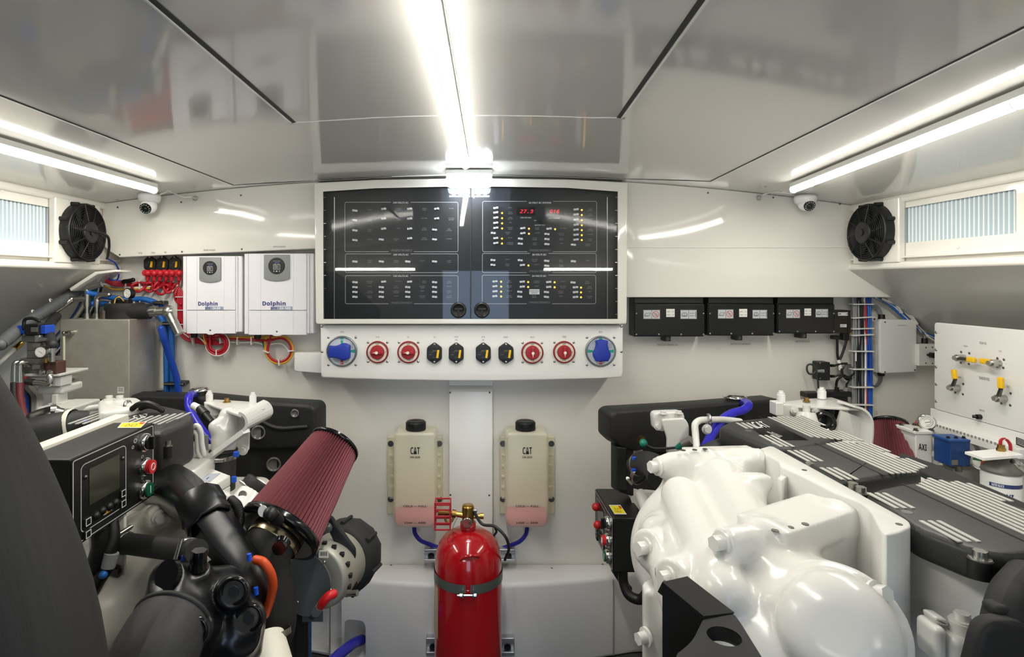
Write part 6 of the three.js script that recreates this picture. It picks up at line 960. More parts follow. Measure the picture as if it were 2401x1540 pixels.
function airFilter(base, top, rb, rt, label) {
  const t = thing('air_filter', label, 'air filter', 'dark red cone air filters'), d = top.clone().sub(base), L = d.length();
  const n = 58, pos = [], idx = [];
  for (let j = 0; j <= 6; j++) for (let i = 0; i <= n * 2; i++) { const a = i / (n * 2) * 6.283185, f = j / 6, r = rb + (rt - rb) * f - (i % 2 ? 0.013 : 0) + 0.0006 * Math.sin(i * 1.7 + j * 2); pos.push(Math.cos(a) * r, f * L, Math.sin(a) * r); }
  for (let j = 0; j < 6; j++) for (let i = 0; i < n * 2; i++) { const a = j * (n * 2 + 1) + i, b = a + n * 2 + 1; idx.push(a, b, a + 1, a + 1, b, b + 1); }
  const g = new THREE.BufferGeometry(); g.setAttribute('position', new THREE.Float32BufferAttribute(pos, 3)); g.setIndex(idx); const ng = g.toNonIndexed(); ng.computeVertexNormals();
  part(t, 'pleated_cone', toDir(ng, base, d), M('#7c3f46', 0.75), 'dark red pleated cone');
  part(t, 'base_rim', lathe(base.clone().sub(d.clone().normalize().multiplyScalar(0.022)), d, [[0, 0.004], [rb * 0.55, 0.002], [rb * 0.9, 0], [rb + 0.004, 0.004], [rb + 0.006, 0.014], [rb + 0.004, 0.026], [rb - 0.006, 0.028]], 48), blackGloss);
  part(t, 'top_rim', lathe(top.clone().sub(d.clone().normalize().multiplyScalar(0.004)), d, [[rt - 0.008, 0], [rt + 0.003, 0.002], [rt + 0.003, 0.012], [rt - 0.004, 0.016], [0, 0.012]], 48), blackGloss); return t;
}
airFilter(P(2098, 1110, 2.15), P(2082, 998, 2.26), 0.1, 0.066, 'dark red cone air filter standing behind the starboard valve covers');

// ---------- starboard gearbox ----------
{
  const t = thing('gearbox', 'large white cast gearbox housing with bolted bosses and pads', 'gearbox');
  const C1 = V(0.625, E - 0.72, -1.52), C2 = V(0.585, E - 0.72, -1.07);
  const fs = [[cap(C1, C2, 0.195, 0.18), 0], [drum(V(0.645, E - 0.72, -1.575), V(0.645, E - 0.72, -1.53), 0.205, 0.015), 0.02], [cap(P(1598, 1165, 1.46), P(1700, 1390, 1.05), 0.05, 0.045), 0.022], [cap(P(1690, 1135, 1.5), P(1835, 1365, 1.07), 0.066, 0.055), 0.025], [cap(P(1545, 1250, 1.45), P(1640, 1490, 1.02), 0.05, 0.05), 0.022],
    [brick(P(1690, 1067, 1.6), [0.2, 0.034, 0.07], -0.1, 0.006), 0.012], [drum(P(1541, 1095, 1.55), P(1660, 1077, 1.57), 0.027, 0.004), 0.03], [drum(P(1725, 1078, 1.58), P(1788, 1074, 1.53), 0.024, 0.006), 0.03], [brick(P(1760, 1115, 1.54), [0.07, 0.11, 0.05], -0.2, 0.01), 0.03], [brick(P(1660, 1115, 1.57), [0.22, 0.1, 0.05], -0.1, 0.01), 0.04],
    [brick(P(1872, 1226, 1.185), [0.25, 0.05, 0.11], -0.51, 0.004), 0.008], [drum(P(1693, 1273, 1.085), P(1800, 1258, 1.13), 0.028, 0.004), 0.035], [drum(P(1950, 1208, 1.22), P(2020, 1199, 1.235), 0.023, 0.006), 0.03], [brick(P(1905, 1330, 1.19), [0.22, 0.2, 0.07], -0.51, 0.01), 0.02], [brick(P(1985, 1290, 1.23), [0.1, 0.16, 0.06], -0.3, 0.01), 0.03],
    [brick(P(1771, 1128, 1.4), [0.07, 0.03, 0.035], -0.2, 0.006), 0.02], [cap(P(1765, 1150, 1.4), P(1740, 1190, 1.36), 0.03, 0.04), 0.03],
    [drum(P(1960, 1470, 1.04), P(1965, 1478, 0.965), 0.105, 0.012), 0.02], [drum(P(1962, 1474, 1.0), P(1966, 1484, 0.86), 0.088, 0.06), 0.012], [cap(P(1880, 1370, 1.12), P(1920, 1420, 1.0), 0.06, 0.06), 0.03],
    [drum(P(1514, 1286, 1.3), P(1580, 1276, 1.36), 0.042, 0.005), 0.025], [drum(P(1568, 1352, 1.12), P(1650, 1322, 1.2), 0.034, 0.005), 0.025], [cap(P(1533, 1235, 1.42), P(1560, 1262, 1.4), 0.02, 0.022), 0.02], [brick(P(1540, 1480, 1.3), [0.06, 0.2, 0.05], 0.2, 0.008), 0.03], [brick(P(1830, 1440, 1.02), [0.05, 0.09, 0.05], 0.3, 0.015), 0.03]];
  const sdf = (x, y, z) => { let d = 9; for (const [f, k] of fs) { const e = f(x, y, z); d = k ? smin(d, e, k) : e; } return Math.max(d, 0.3 - y + 0.4); };
  part(t, 'housing', fieldMesh(V(0.36, E - 0.98, -1.68), V(0.99, E - 0.42, -0.83), 0.0065, sdf), whitePaint);
  part(t, 'pedestal', box(0.66, (E - 0.95) / 2, -1.3, 0.4, E - 0.93, 0.5, 0.02), whitePaint);
  const bolt = (px, py, Z, dir, r = 0.016) => part(t, 'bolt', merge([disc(P(px, py, Z), V(...dir), r * 1.45, 0.006, 20), toDir(new THREE.CylinderGeometry(r, r, 0.02, 6).translate(0, 0.015, 0), P(px, py, Z), V(...dir))]), whitePaint);
  bolt(1543, 1094, 1.545, [-1, 0.05, 0.25]); bolt(1697, 1272, 1.085, [-1, 0.05, 0.35], 0.015); bolt(1517, 1285, 1.3, [-1, 0.05, 0.35], 0.016); bolt(1571, 1351, 1.12, [-1, 0.05, 0.4], 0.013); bolt(1517, 1492, 1.28, [-1, 0, 0.4], 0.014); bolt(2050, 1388, 0.955, [0.3, 0.4, 1], 0.013); bolt(1848, 1448, 0.945, [-0.3, 0.3, 1], 0.014); bolt(2076, 1440, 1.0, [0.6, 0.2, 0.6], 0.01);
  for (const [x, y, h] of [[1602, 1056, 0.452], [1629, 1055, 0.452], [1653, 1053, 0.452], [1817, 1244, 0.472], [1853, 1237, 0.472], [1888, 1229, 0.472]]) part(t, 'tapped_hole_shade', disc(H(x, y, h), UPV, 0.0065, 0.0015, 18), darkSteel);  // no real holes: dark discs paint the shade inside them
  part(t, 'tapped_hole_shade', disc(add(P(1776, 1122, 1.395), 0, 0, 0), UPV, 0.007, 0.0015, 18), darkSteel);
}
{ // black engine-mount bracket in front of the gearbox
  const t = thing('mount_bracket', 'black angular mounting bracket with a round hole in front of the gearbox', 'bracket'), h = 0.52;
  const f = (x, y) => H(x, y, h);
  const hole = ringPts(add(f(1698, 1491), 0, 0, 0), UPV, 0.026, 28);
  part(t, 'flat_plate', prism(rounded([f(1648, 1450), f(1722, 1438), f(1738, 1460), f(1800, 1560), f(1815, 1640), f(1560, 1640), f(1585, 1532), f(1622, 1503)], [0.006, 0.006, 0.01, 0, 0, 0, 0.015, 0.02]), V(0, -0.022, 0), 0.002, [hole]), blackMatte);
  const a = P(1553, 1364, 0.93), b = P(1610, 1354, 0.95), c = f(1722, 1437), d = f(1648, 1449);
  part(t, 'sloping_plate', prism([a, b, add(c, 0, 0.001, 0), add(d, 0, 0.001, 0)], V(0.01, -0.02, -0.02)), blackMatte);
  part(t, 'side_plate', prism([a, add(d, 0, -0.004, 0), V(d.x, 0.85, d.z), V(a.x, 0.85, a.z)], V(0.014, 0, 0)), black);
  part(t, 'leg', box(0.36, 0.55, -0.83, 0.1, 1.1, 0.1, 0.01), black);
  const p = add(f(1698, 1491), 0.0, -0.055, -0.004); part(t, 'anchor_bolt', merge([cyl(add(p, 0, -0.3, 0), p, 0.022, 0.022, 20), toDir(new THREE.CylinderGeometry(0.016, 0.017, 0.022, 6).translate(0, 0.011, 0), p, UPV)]), cream, 'cream painted anchor bolt'); part(t, 'bolt_washer', disc(add(p, 0.012, -0.012, 0.0), UPV, 0.034, 0.006, 24), cream);
}
// ---------- control panels of both engines ----------
const catFace = solidPrint(768, 576, (g, w, h) => {
  g.fillStyle = '#151617'; g.fillRect(0, 0, w, h); g.strokeStyle = '#c9c9c6'; g.lineWidth = 7; g.beginPath(); g.roundRect(14, 14, w - 28, h - 28, 14); g.stroke(); g.lineWidth = 6; g.beginPath(); g.roundRect(74, 66, 390, 446, 34); g.stroke();
  g.fillStyle = '#c9c9c6'; g.font = 'bold 58px sans-serif'; g.fillText('CAT', 246, 486, 96); g.fillStyle = '#e0a21e'; g.beginPath(); g.moveTo(272, 488); g.lineTo(296, 458); g.lineTo(318, 488); g.fill();
  g.strokeStyle = '#c9c9c6'; g.lineWidth = 5; g.strokeRect(600, 60, 34, 26); g.beginPath(); g.arc(560, 70, 14, 0, 7); g.moveTo(545, 110); g.arc(535, 110, 10, 0, 7); g.moveTo(646, 220); g.arc(636, 220, 10, 0, 7); g.moveTo(646, 384); g.arc(636, 384, 10, 0, 7); g.stroke();
}, 0.4);
const warn = solidPrint(256, 128, (g, w, h) => { g.fillStyle = '#d9d8d2'; g.fillRect(0, 0, w, h); g.fillStyle = '#e6d41c'; g.fillRect(12, 12, w - 24, h - 24); g.fillStyle = '#c2501f'; g.fillRect(190, 12, 54, 40); g.strokeStyle = '#222'; g.lineWidth = 5; g.beginPath(); g.moveTo(60, 96); g.lineTo(86, 40); g.lineTo(112, 96); g.closePath(); g.stroke(); g.strokeRect(126, 52, 50, 44); }, 0.45);
const keyFrame = print(64, 64, (q) => { q.strokeStyle = '#e4e4e0'; q.lineWidth = 7; q.strokeRect(6, 6, 52, 52); });
function controlPanel(X, zf, zn, top, hgt, depth, s, label) {   // face on the plane X, looking towards s; zf far, zn near
  const t = thing('engine_control_panel', label, 'control panel', 'engine control panels'), y1 = E - top, y0 = y1 - hgt, W = zf - zn;
  const f = (u, v, o = 0) => V(X + s * o, y1 - v * hgt, s > 0 ? -(zn + u * W) : -(zf - u * W));      // u runs left to right as one faces the panel
  part(t, 'case', box(X - s * depth / 2, (y0 + y1) / 2, -(zf + zn) / 2, depth, hgt, W, 0.006), black);
  part(t, 'face', quad(f(0.005, 0.01, 0.0012), f(0.995, 0.01, 0.0012), f(0.995, 0.99, 0.0012), f(0.005, 0.99, 0.0012)), catFace);
  const scr = (a, b, c, d, o) => quad(f(a, b, o), f(c, b, o), f(c, d, o), f(a, d, o));
  part(t, 'screen', scr(0.18, 0.2, 0.52, 0.62, 0.0022), M('#3c3d33', 0.12)); const k = 0.05 * W / 0.29;
  for (const [u, v] of [[0.14, 0.27], [0.56, 0.27]]) part(t, 'screw', ball(f(u, v, 0.001), 0.006, 10), darkSteel);
  for (const [u, v] of [[0.25, 0.78], [0.32, 0.77], [0.4, 0.77], [0.47, 0.77]]) part(t, 'key', ball(f(u, v, 0.0), 0.011, 12), black);
  for (const [u, v] of [[0.15, 0.78], [0.15, 0.92], [0.55, 0.7], [0.55, 0.83]]) { const c = f(u, v, 0.003); const g = part(t, 'soft_key', box(c.x, c.y, c.z, 0.008, 0.02, 0.022, 0.003), black); part(g, 'key_frame', scr(u - 0.03, v - 0.045, u + 0.03, v + 0.045, 0.0074), keyFrame); }
  const d = V(s, 0, 0), col = [black, M('#d0262d', 0.4), M('#0f5a3e', 0.4)], nm = ['selector_switch', 'stop_button', 'start_button'];
  [0.2, 0.52, 0.82].forEach((v, i) => { const p = f(0.83, v), b = part(t, nm[i], lathe(p, d, [[0.026, 0], [0.026, 0.008], [0.023, 0.016], [0.018, 0.017]], 28), chrome); part(b, 'cap', merge([disc(add(p, s * 0.012, 0, 0), d, i ? 0.0185 : 0.019, i === 1 ? 0.017 : 0.01, 26), ...(i ? [] : [box(p.x + s * 0.026, p.y, p.z, 0.014, 0.036, 0.009, 0.003)])]), col[i], ['black rotary knob', 'red cap', 'green cap'][i]); if (i) part(b, 'cap_mark', i === 1 ? torus(add(p, s * 0.0292, 0, 0), d, 0.009, 0.0012, 24) : box(p.x + s * 0.0225, p.y, p.z, 0.001, 0.02, 0.0022, 0), white); });
  return { t, f, y0, y1 };
}
{
  const r = controlPanel(0.517, 2.4, 2.1, 0.862, 0.2, 0.12, -1, 'black engine control panel edge-on between the fire cylinder and the gearbox');
  part(r.t, 'warning_label', quad(P(1434, 1191, 2.19), P(1456, 1190, 2.2), P(1464, 1207, 2.13), P(1440, 1209, 2.12)).translate(0, 0, 0), warn); const q = r.t.children[r.t.children.length - 1]; q.geometry = quad(V(0.53, r.y1 + 0.0012, -2.22), V(0.575, r.y1 + 0.0012, -2.22), V(0.575, r.y1 + 0.0012, -2.13), V(0.53, r.y1 + 0.0012, -2.13));
  for (const [y, z] of [[0.05, 2.33], [0.11, 2.3]]) part(r.t, 'red_knob', ball(V(0.505, r.y1 - y, -z), 0.017, 14), red);
  part(r.t, 'cable', tube([P(1460, 1335, 2.12), P(1462, 1365, 2.12), P(1475, 1395, 2.1), P(1500, 1405, 2.08), P(1520, 1385, 2.06), P(1535, 1360, 2.05)], 0.018, 10), black); part(r.t, 'cable', tube([P(1440, 1335, 2.15), P(1458, 1362, 2.14), P(1475, 1380, 2.12)], 0.012, 8), black);
  part(r.t, 'support', prism(rounded([P(1470, 1142, 2.25), P(1478, 1140, 2.25), P(1500, 1160, 2.2), P(1540, 1160, 2.2), P(1540, 1330, 2.2), P(1510, 1280, 2.2)], 0.006), V(0, 0, -0.03)), whitePaint); part(r.t, 'support_roll', cyl(P(1495, 1145, 2.3), P(1535, 1240, 2.0), 0.022, 0.022, 16), whitePaint);
}

// ---------- port engine ----------
{
  const A = [-0.63, 2.25], B = [-1.63, 2.45], o = (x, y) => onLine(x, y, A, B), n = V(-0.2, 0, -1).normalize();
  const t = thing('expansion_tank', 'long black coolant expansion tank with clear round plugs, port engine', 'tank');
  part(t, 'tank_body', uvWorld(prism(rounded([o(225, 934), o(238, 926), o(470, 931), o(560, 940), o(728, 949), o(738, 960), o(738, 1038), o(722, 1052), o(600, 1056), o(480, 1040), o(225, 1010)], 0.014), n.clone().multiplyScalar(0.12), 0.014), 0.25), tankBlack);
  part(t, 'lower_shell', uvWorld(prism(rounded([o(470, 1030), o(724, 1045), o(722, 1200), o(690, 1260), o(470, 1240)], 0.02).map((p) => add(p, 0, 0, -0.025)), n.clone().multiplyScalar(0.1), 0.012), 0.25), tankBlack);
  part(t, 'ridge', sweep([o(610, 985), o(640, 1000), o(660, 1004), o(722, 1000)].map((p) => add(p, 0, 0, 0.001)), [0.008, 0.01, 0.01, 0.008], 12, 20), tankBlack);
  const clear = M('#6e6d68', 0.18, 0, { clearcoat: 1 });
  for (const [x, y, r] of [[606, 1013, 0.029], [637, 1092, 0.029], [691, 968, 0.016]]) { const p = o(x, y + 0), b = part(t, 'plug', lathe(add(p, 0, 0, y > 1050 ? -0.028 : -0.004), V(0.2, 0, 1), [[r, 0], [r, 0.012], [r * 0.94, 0.016], [r * 0.76, 0.016], [r * 0.72, 0.008], [0, 0.008]], 32), clear, 'clear round plug'); }
  const cp = P(468, 928, 2.4); part(t, 'filler_neck', cyl(add(cp, 0, -0.02, 0), add(cp, 0, 0.022, 0), 0.036, 0.034, 24), black); part(t, 'filler_cap', merge([lathe(add(cp, 0, 0.022, 0), UPV, [[0.037, 0], [0.037, 0.006], [0.032, 0.009], [0.03, 0.013], [0, 0.014]], 32), box(cp.x - 0.034, cp.y + 0.025, cp.z, 0.016, 0.006, 0.018, 0.002)]), chrome);
  single('coolant_hose', 'bright blue silicone hose dropping from the port filler neck', 'hose', tube([P(456, 926, 2.38), P(448, 926, 2.3), P(442, 936, 2.22), P(443, 955, 2.2), P(455, 980, 2.16), P(475, 1010, 2.12), P(497, 1035, 2.1)], 0.0155, 14), silicone, 'bright blue silicone hoses');
}
{ // guard, wye pipe and posts
  const t = thing('engine_guard', 'white bent sheet guard with two posts beside the port engine wye pipe', 'guard'), h = 0.435;
  part(t, 'top_plate', prism(rounded([[477, 942], [503, 936], [600, 942], [622, 955], [566, 974], [540, 965]].map(([x, y]) => H(x, y, h)), [0.006, 0, 0.01, 0.01, 0, 0]), V(0, -0.008, 0), 0.002), whitePaint);
  const pr = [[558, 971], [568, 976], [574, 986], [574, 998], [566, 1008]].map(([x, y]) => P(x, y, 1.86)); bent(pr, [[0.01, 0, -0.19], [0.02, 0, -0.19]], 0.009, whitePaint, t, 'rolled_edge');
  bent([[566, 1007], [510, 1048], [422, 1112]].map(([x, y]) => P(x, y, 1.86)), [[0.012, 0, -0.025], [0.012, 0, -0.025]], 0.016, whitePaint, t, 'brace_bar');
  part(t, 'rear_plate', prism(rounded([P(478, 944, 2.06), P(500, 952, 2.06), P(585, 985, 2.06), P(583, 1055, 2.06), P(572, 1065, 2.06), P(560, 1060, 2.06), P(545, 1035, 2.06), P(480, 968, 2.06)], 0.006), V(0, 0, -0.01), 0.002), whitePaint);
  for (const [x, y, r] of [[509, 965, 0.012], [570, 1055, 0.012]]) part(t, 'washer_bolt', merge([disc(P(x, y, 2.06), FRONT, r * 1.5, 0.004, 20), hexBolt(P(x, y, 2.056), FRONT, r, 0.01)]), whitePaint);
  for (const [x, y] of [[491, 939], [593, 943]]) { const p = H(x, y, h); part(t, 'post', merge([cyl(p, add(p, 0, 0.024, 0), 0.0125, 0.0125, 18), cyl(add(p, 0, 0.024, 0), add(p, 0, 0.03, 0), 0.01, 0.01, 18), cyl(add(p, 0, 0.03, 0), add(p, 0, 0.036, 0), 0.007, 0.007, 6)]), white); }
  part(t, 'brass_bolt', hexBolt(H(532, 943, h), UPV, 0.009, 0.012), brass);
  const w = thing('wye_pipe', 'white wye shaped pipe clamped to a black hose on the port engine', 'pipe');
  const a = P(535, 975, 1.97), fs = [[cap(a, P(527, 1030, 1.95), 0.03, 0.04), 0], [cap(P(527, 1020, 1.95), P(524, 1052, 1.94), 0.039, 0.039), 0.01], [cap(P(505, 1000, 1.93), P(535, 1015, 1.96), 0.022, 0.024), 0.025]];
  part(w, 'pipe', fieldMesh(V(a.x - 0.13, a.y - 0.16, -2.06), V(a.x + 0.07, a.y + 0.05, -1.86), 0.004, (x, y, z) => fs.reduce((d, [f, k]) => k ? smin(d, f(x, y, z), k) : f(x, y, z), 9)), whitePaint);
  part(w, 'sensor', merge([cyl(P(497, 990, 1.93), P(480, 970, 1.95), 0.012, 0.012, 12), cyl(P(482, 972, 1.95), P(468, 957, 1.97), 0.016, 0.014, 12)]), black); part(w, 'sensor_plug', cyl(P(470, 960, 1.97), P(452, 950, 1.98), 0.014, 0.012, 10), plasticGrey);
  part(w, 'hose', cyl(P(524, 1055, 1.94), P(518, 1190, 1.9), 0.042, 0.042, 28), rubber); part(w, 'hose_lip', torus(P(524, 1056, 1.94), UPV, 0.041, 0.005), rubber); clampAt(w, P(523, 1070, 1.936), V(0, 1, 0), 0.043, V(0.1, 0, 1)); part(w, 'blue_tab', boxPx(546, 1060, 558, 1072, 1.9, 0.012, 0.002), blueTab); part(w, 'blue_tab', boxPx(542, 1118, 552, 1132, 1.87, 0.012, 0.002), blueTab);
}
{ // striped cover and the white parts around it
  const t = thing('marine_engine', 'port marine engine with striped black cover behind the control panel', 'engine'), hL = 0.44;
  const hp = (l, h) => l.map(([x, y]) => H(x, y, h));
  const c = part(t, 'valve_cover', uvWorld(prism(rounded(hp([[262, 980], [285, 965], [330, 950], [362, 945], [440, 962], [453, 972], [454, 985], [420, 1000], [380, 1014], [330, 1012]], hL), 0.02), V(0, -0.13, 0), 0.014), 0.25), coverBlack, 'black valve cover with pale stripes');
  part(t, 'cover_boss', uvWorld(prism(rounded([P(352, 1005, 1.72), P(385, 1000, 1.72), P(391, 1030, 1.72), P(391, 1100, 1.72), P(352, 1100, 1.72)], 0.02), V(0, 0, -0.12), 0.012), 0.25), coverBlack);
  for (let j = 0; j < 9; j++) { const k = -2.14 - j * 0.045, z0 = 1.93 - j * 0.01, z1 = 1.78 - j * 0.012; part(c, 'stripe', box(k * hL, E - hL + 0.001, -(z0 + z1) / 2, 0.0085, 0.004, z0 - z1, 0.0015), stripeMat); }
  for (let j = 0; j < 3; j++) part(c, 'stripe', box((-2.72 - j * 0.05) * hL, E - hL + 0.001, -1.86, 0.0085, 0.004, 0.17, 0.0015), stripeMat);
  part(t, 'lettering', quad(...[[303, 976], [365, 965], [352, 980], [318, 986]].map(([x, y]) => add(H(x, y, hL), 0, 0.002, 0))), catDecal);
  for (const [x, y] of [[393, 1046]]) { part(t, 'cover_bolt', hexBolt(P(x, y, 1.7), UPV, 0.009, 0.014), steel); part(t, 'bolt_bushing', cyl(P(x, y + 26, 1.7), P(x, y + 1, 1.7), 0.014, 0.014, 16), black); }
  part(t, 'head', toCreasedNormals(prism(rounded([V(-0.83, E - 0.57, -1.72), V(-1.4, E - 0.57, -1.75), V(-1.4, E - 0.57, -2.1), V(-0.85, E - 0.57, -2.02)], 0.05), V(0, -0.5, 0), 0.01), 0.7), whitePaint);
  const fs = [[brick(V(-0.98, E - 1.0, -1.84), [0.55, 0.62, 0.46], 0, 0.04), 0], [cap(P(350, 1300, 1.66), P(240, 1440, 1.5), 0.1, 0.1), 0.06], [drum(P(355, 1208, 1.68), P(375, 1212, 1.58), 0.034, 0.006), 0.02], [cap(P(330, 1400, 1.56), P(470, 1345, 1.6), 0.07, 0.06), 0.06]];
  part(t, 'block', fieldMesh(V(-1.35, E - 1.36, -2.12), V(-0.6, E - 0.6, -1.3), 0.01, (x, y, z) => fs.reduce((d, [f, k]) => k ? smin(d, f(x, y, z), k) : f(x, y, z), 9)), M('#d9d5c9', 0.35));
  part(t, 'bed', box(-0.98, 0.2, -1.8, 0.6, 0.4, 0.6, 0.02), whitePaint);
  part(t, 'block_bolt', hexBolt(P(376, 1211, 1.575), V(0.6, 0, 1), 0.014, 0.016), whitePaint);
  for (const pts of [[[453, 1000], [462, 998], [470, 1010], [473, 1040], [478, 1065]], [[452, 1012], [460, 1016], [463, 1040], [465, 1060], [472, 1070]]]) part(t, 'white_pipe', tube(pts.map(([x, y]) => P(x, y, 1.86)), 0.0085, 10), whitePaint);
  part(t, 'green_label_plate', boxPx(458, 1020, 488, 1066, 1.95, 0.004, 0.001), M('#b9bbb4', 0.4)); part(t, 'green_mark', merge([torus(P(471, 1035, 1.945), FRONT, 0.007, 0.003), torus(P(468, 1055, 1.945), FRONT, 0.006, 0.003)]), M('#1a8a3c', 0.4));
  const p = thing('coolant_pipe', 'bent white pipe and bracket with steel clip behind the control panel', 'pipe');
  part(p, 'bracket', toCreasedNormals(prism(rounded(hp([[230, 940], [244, 933], [320, 931], [333, 938], [326, 955], [290, 962], [232, 968]], 0.42), 0.02), V(0, -0.07, 0), 0.008), 0.7), whitePaint); for (const x of [256, 281]) part(p, 'bracket_bolt', hexBolt(H(x, 937, 0.42), UPV, 0.012, 0.012), whitePaint);
  part(p, 'pipe', tube([P(198, 990, 2.0), P(200, 972, 2.0), P(206, 960, 2.0), P(222, 956, 2.0), P(260, 954, 1.98), P(295, 952, 1.95), P(330, 956, 1.93)], 0.011, 12), whitePaint); part(p, 'clip', merge([torus(P(299, 952, 1.95), RIGHT, 0.0155, 0.006), box(P(299, 962, 1.95).x, P(299, 962, 1.95).y, -1.95, 0.02, 0.02, 0.014, 0.003)]), chrome);
  const q = thing('black_hoses', 'black cable sleeve arching over the port valve cover', 'cable'); part(q, 'sleeve', tube([P(310, 958, 1.9), P(325, 948, 1.9), P(345, 945, 1.9), P(365, 952, 1.9), P(380, 962, 1.9)], 0.009, 10), black); part(q, 'sleeve', tube([P(330, 957, 1.92), P(350, 952, 1.92), P(375, 958, 1.92)], 0.008, 10), black);
  const r = thing('intake_pipe', 'fat black pipe with pale clamp band behind the port control panel', 'pipe'); part(r, 'pipe', sweep([P(60, 1020, 1.85), P(120, 1005, 1.88), P(170, 995, 1.92), P(205, 990, 1.95)], [0.05, 0.05, 0.046, 0.04], 22, 24), rubber); part(r, 'clamp_band', lathe(P(163, 996, 1.91), V(1, 0.15, -0.1), [[0.05, 0], [0.051, 0.003], [0.051, 0.014], [0.05, 0.017]], 30), cream); part(r, 'blue_tab', boxPx(192, 984, 206, 990, 1.9, 0.012, 0.002), blueTab);
  const f = thing('pipe_union', 'group of steel pipe unions and elbows under the hydraulic tank', 'fitting'); part(f, 'elbow', tube([P(75, 978, 1.98), P(110, 966, 2.0), P(128, 962, 2.0)], 0.018, 14), darkSteel); part(f, 'elbow', tube([P(90, 1000, 1.96), P(108, 985, 1.97), P(118, 975, 1.98), P(140, 972, 2.0)], 0.016, 14), steel); part(f, 'nut', cyl(P(128, 968, 1.97), P(145, 972, 1.98), 0.022, 0.022, 6), steel); part(f, 'nut', cyl(P(118, 963, 1.98), P(132, 962, 1.99), 0.02, 0.02, 6), steel);
}
{ // control panel
  const r = controlPanel(-0.895, 1.625, 1.285, 0.397, 0.205, 0.115, 1, 'black engine control panel with grey screen and red and green buttons');
  part(r.t, 'warning_label', quad(V(-0.985, r.y1 + 0.0012, -1.585), V(-0.945, r.y1 + 0.0012, -1.585), V(-0.945, r.y1 + 0.0012, -1.51), V(-0.985, r.y1 + 0.0012, -1.51)), warn); const q = r.t.children[r.t.children.length - 1]; q.geometry = quad(...[[285, 992], [345, 989], [330, 1004], [275, 1004]].map(([x, y]) => add(H(x, y, 0.397), 0, 0.0013, 0)));
  part(r.t, 'back_rail', prism([V(-1.012, r.y1 + 0.006, -1.25), V(-1.012, r.y1 + 0.006, -1.7), V(-1.05, r.y1 + 0.006, -1.7), V(-1.05, r.y1 + 0.006, -1.25)], V(0, -0.16, 0), 0.003), cream);
  part(r.t, 'support_plate', prism(rounded([P(205, 1230, 1.5), P(291, 1175, 1.5), P(291, 1372, 1.5), P(280, 1392, 1.5), P(215, 1428, 1.5)], 0.012), V(0, 0, -0.012), 0.002), whitePaint); part(r.t, 'plate_bolt', merge([disc(P(273, 1338, 1.495), FRONT, 0.017, 0.005, 22), hexBolt(P(273, 1338, 1.49), FRONT, 0.01, 0.008)]), darkSteel);
  part(r.t, 'cable', tube([P(235, 1240, 1.43), P(238, 1275, 1.43), P(232, 1300, 1.43), P(222, 1330, 1.43)], 0.022, 12), black); part(r.t, 'cable', tube([P(262, 1225, 1.45), P(265, 1260, 1.44), P(258, 1290, 1.43), P(255, 1325, 1.43), P(235, 1355, 1.42), P(215, 1390, 1.42)], 0.016, 12), black); part(r.t, 'sleeve', cyl(P(262, 1296, 1.425), P(253, 1330, 1.42), 0.017, 0.016, 14), greyCable); part(r.t, 'blue_plug', ball(P(242, 1347, 1.405), 0.01, 12), blue);
}
{ // exhaust wrapped pipe in the foreground
  const t = thing('exhaust_pipe', 'thick matt black wrapped exhaust pipe beside the port control panel', 'pipe');
  const m = grain([29, 29, 30], 7, 1.5, 0.8, 0.0006, 512); m.map.repeat.set(3, 6); m.bumpMap.repeat.set(3, 6);
  part(t, 'pipe', sweep([V(-1.12, 1.3, 1.47), V(-1.12, 1.45, 0.7), V(-1.11, 1.6, -0.2), V(-1.09, 1.62, -0.7), P(-370, 760, 0.98), P(-258, 920, 0.93), P(-128, 1180, 0.87), P(-25, 1500, 0.82), P(5, 1800, 0.79), V(-0.68, 0.42, -0.77), V(-0.7, 0.0, -0.77)], [0.11, 0.11, 0.115, 0.118, 0.12, 0.13, 0.132, 0.132, 0.13, 0.13, 0.13], 40, 90), m);
}
airFilter(P(659, 1240, 1.57), P(782, 1047, 1.78), 0.112, 0.078, 'large dark red cone air filter leaning over the port alternator');
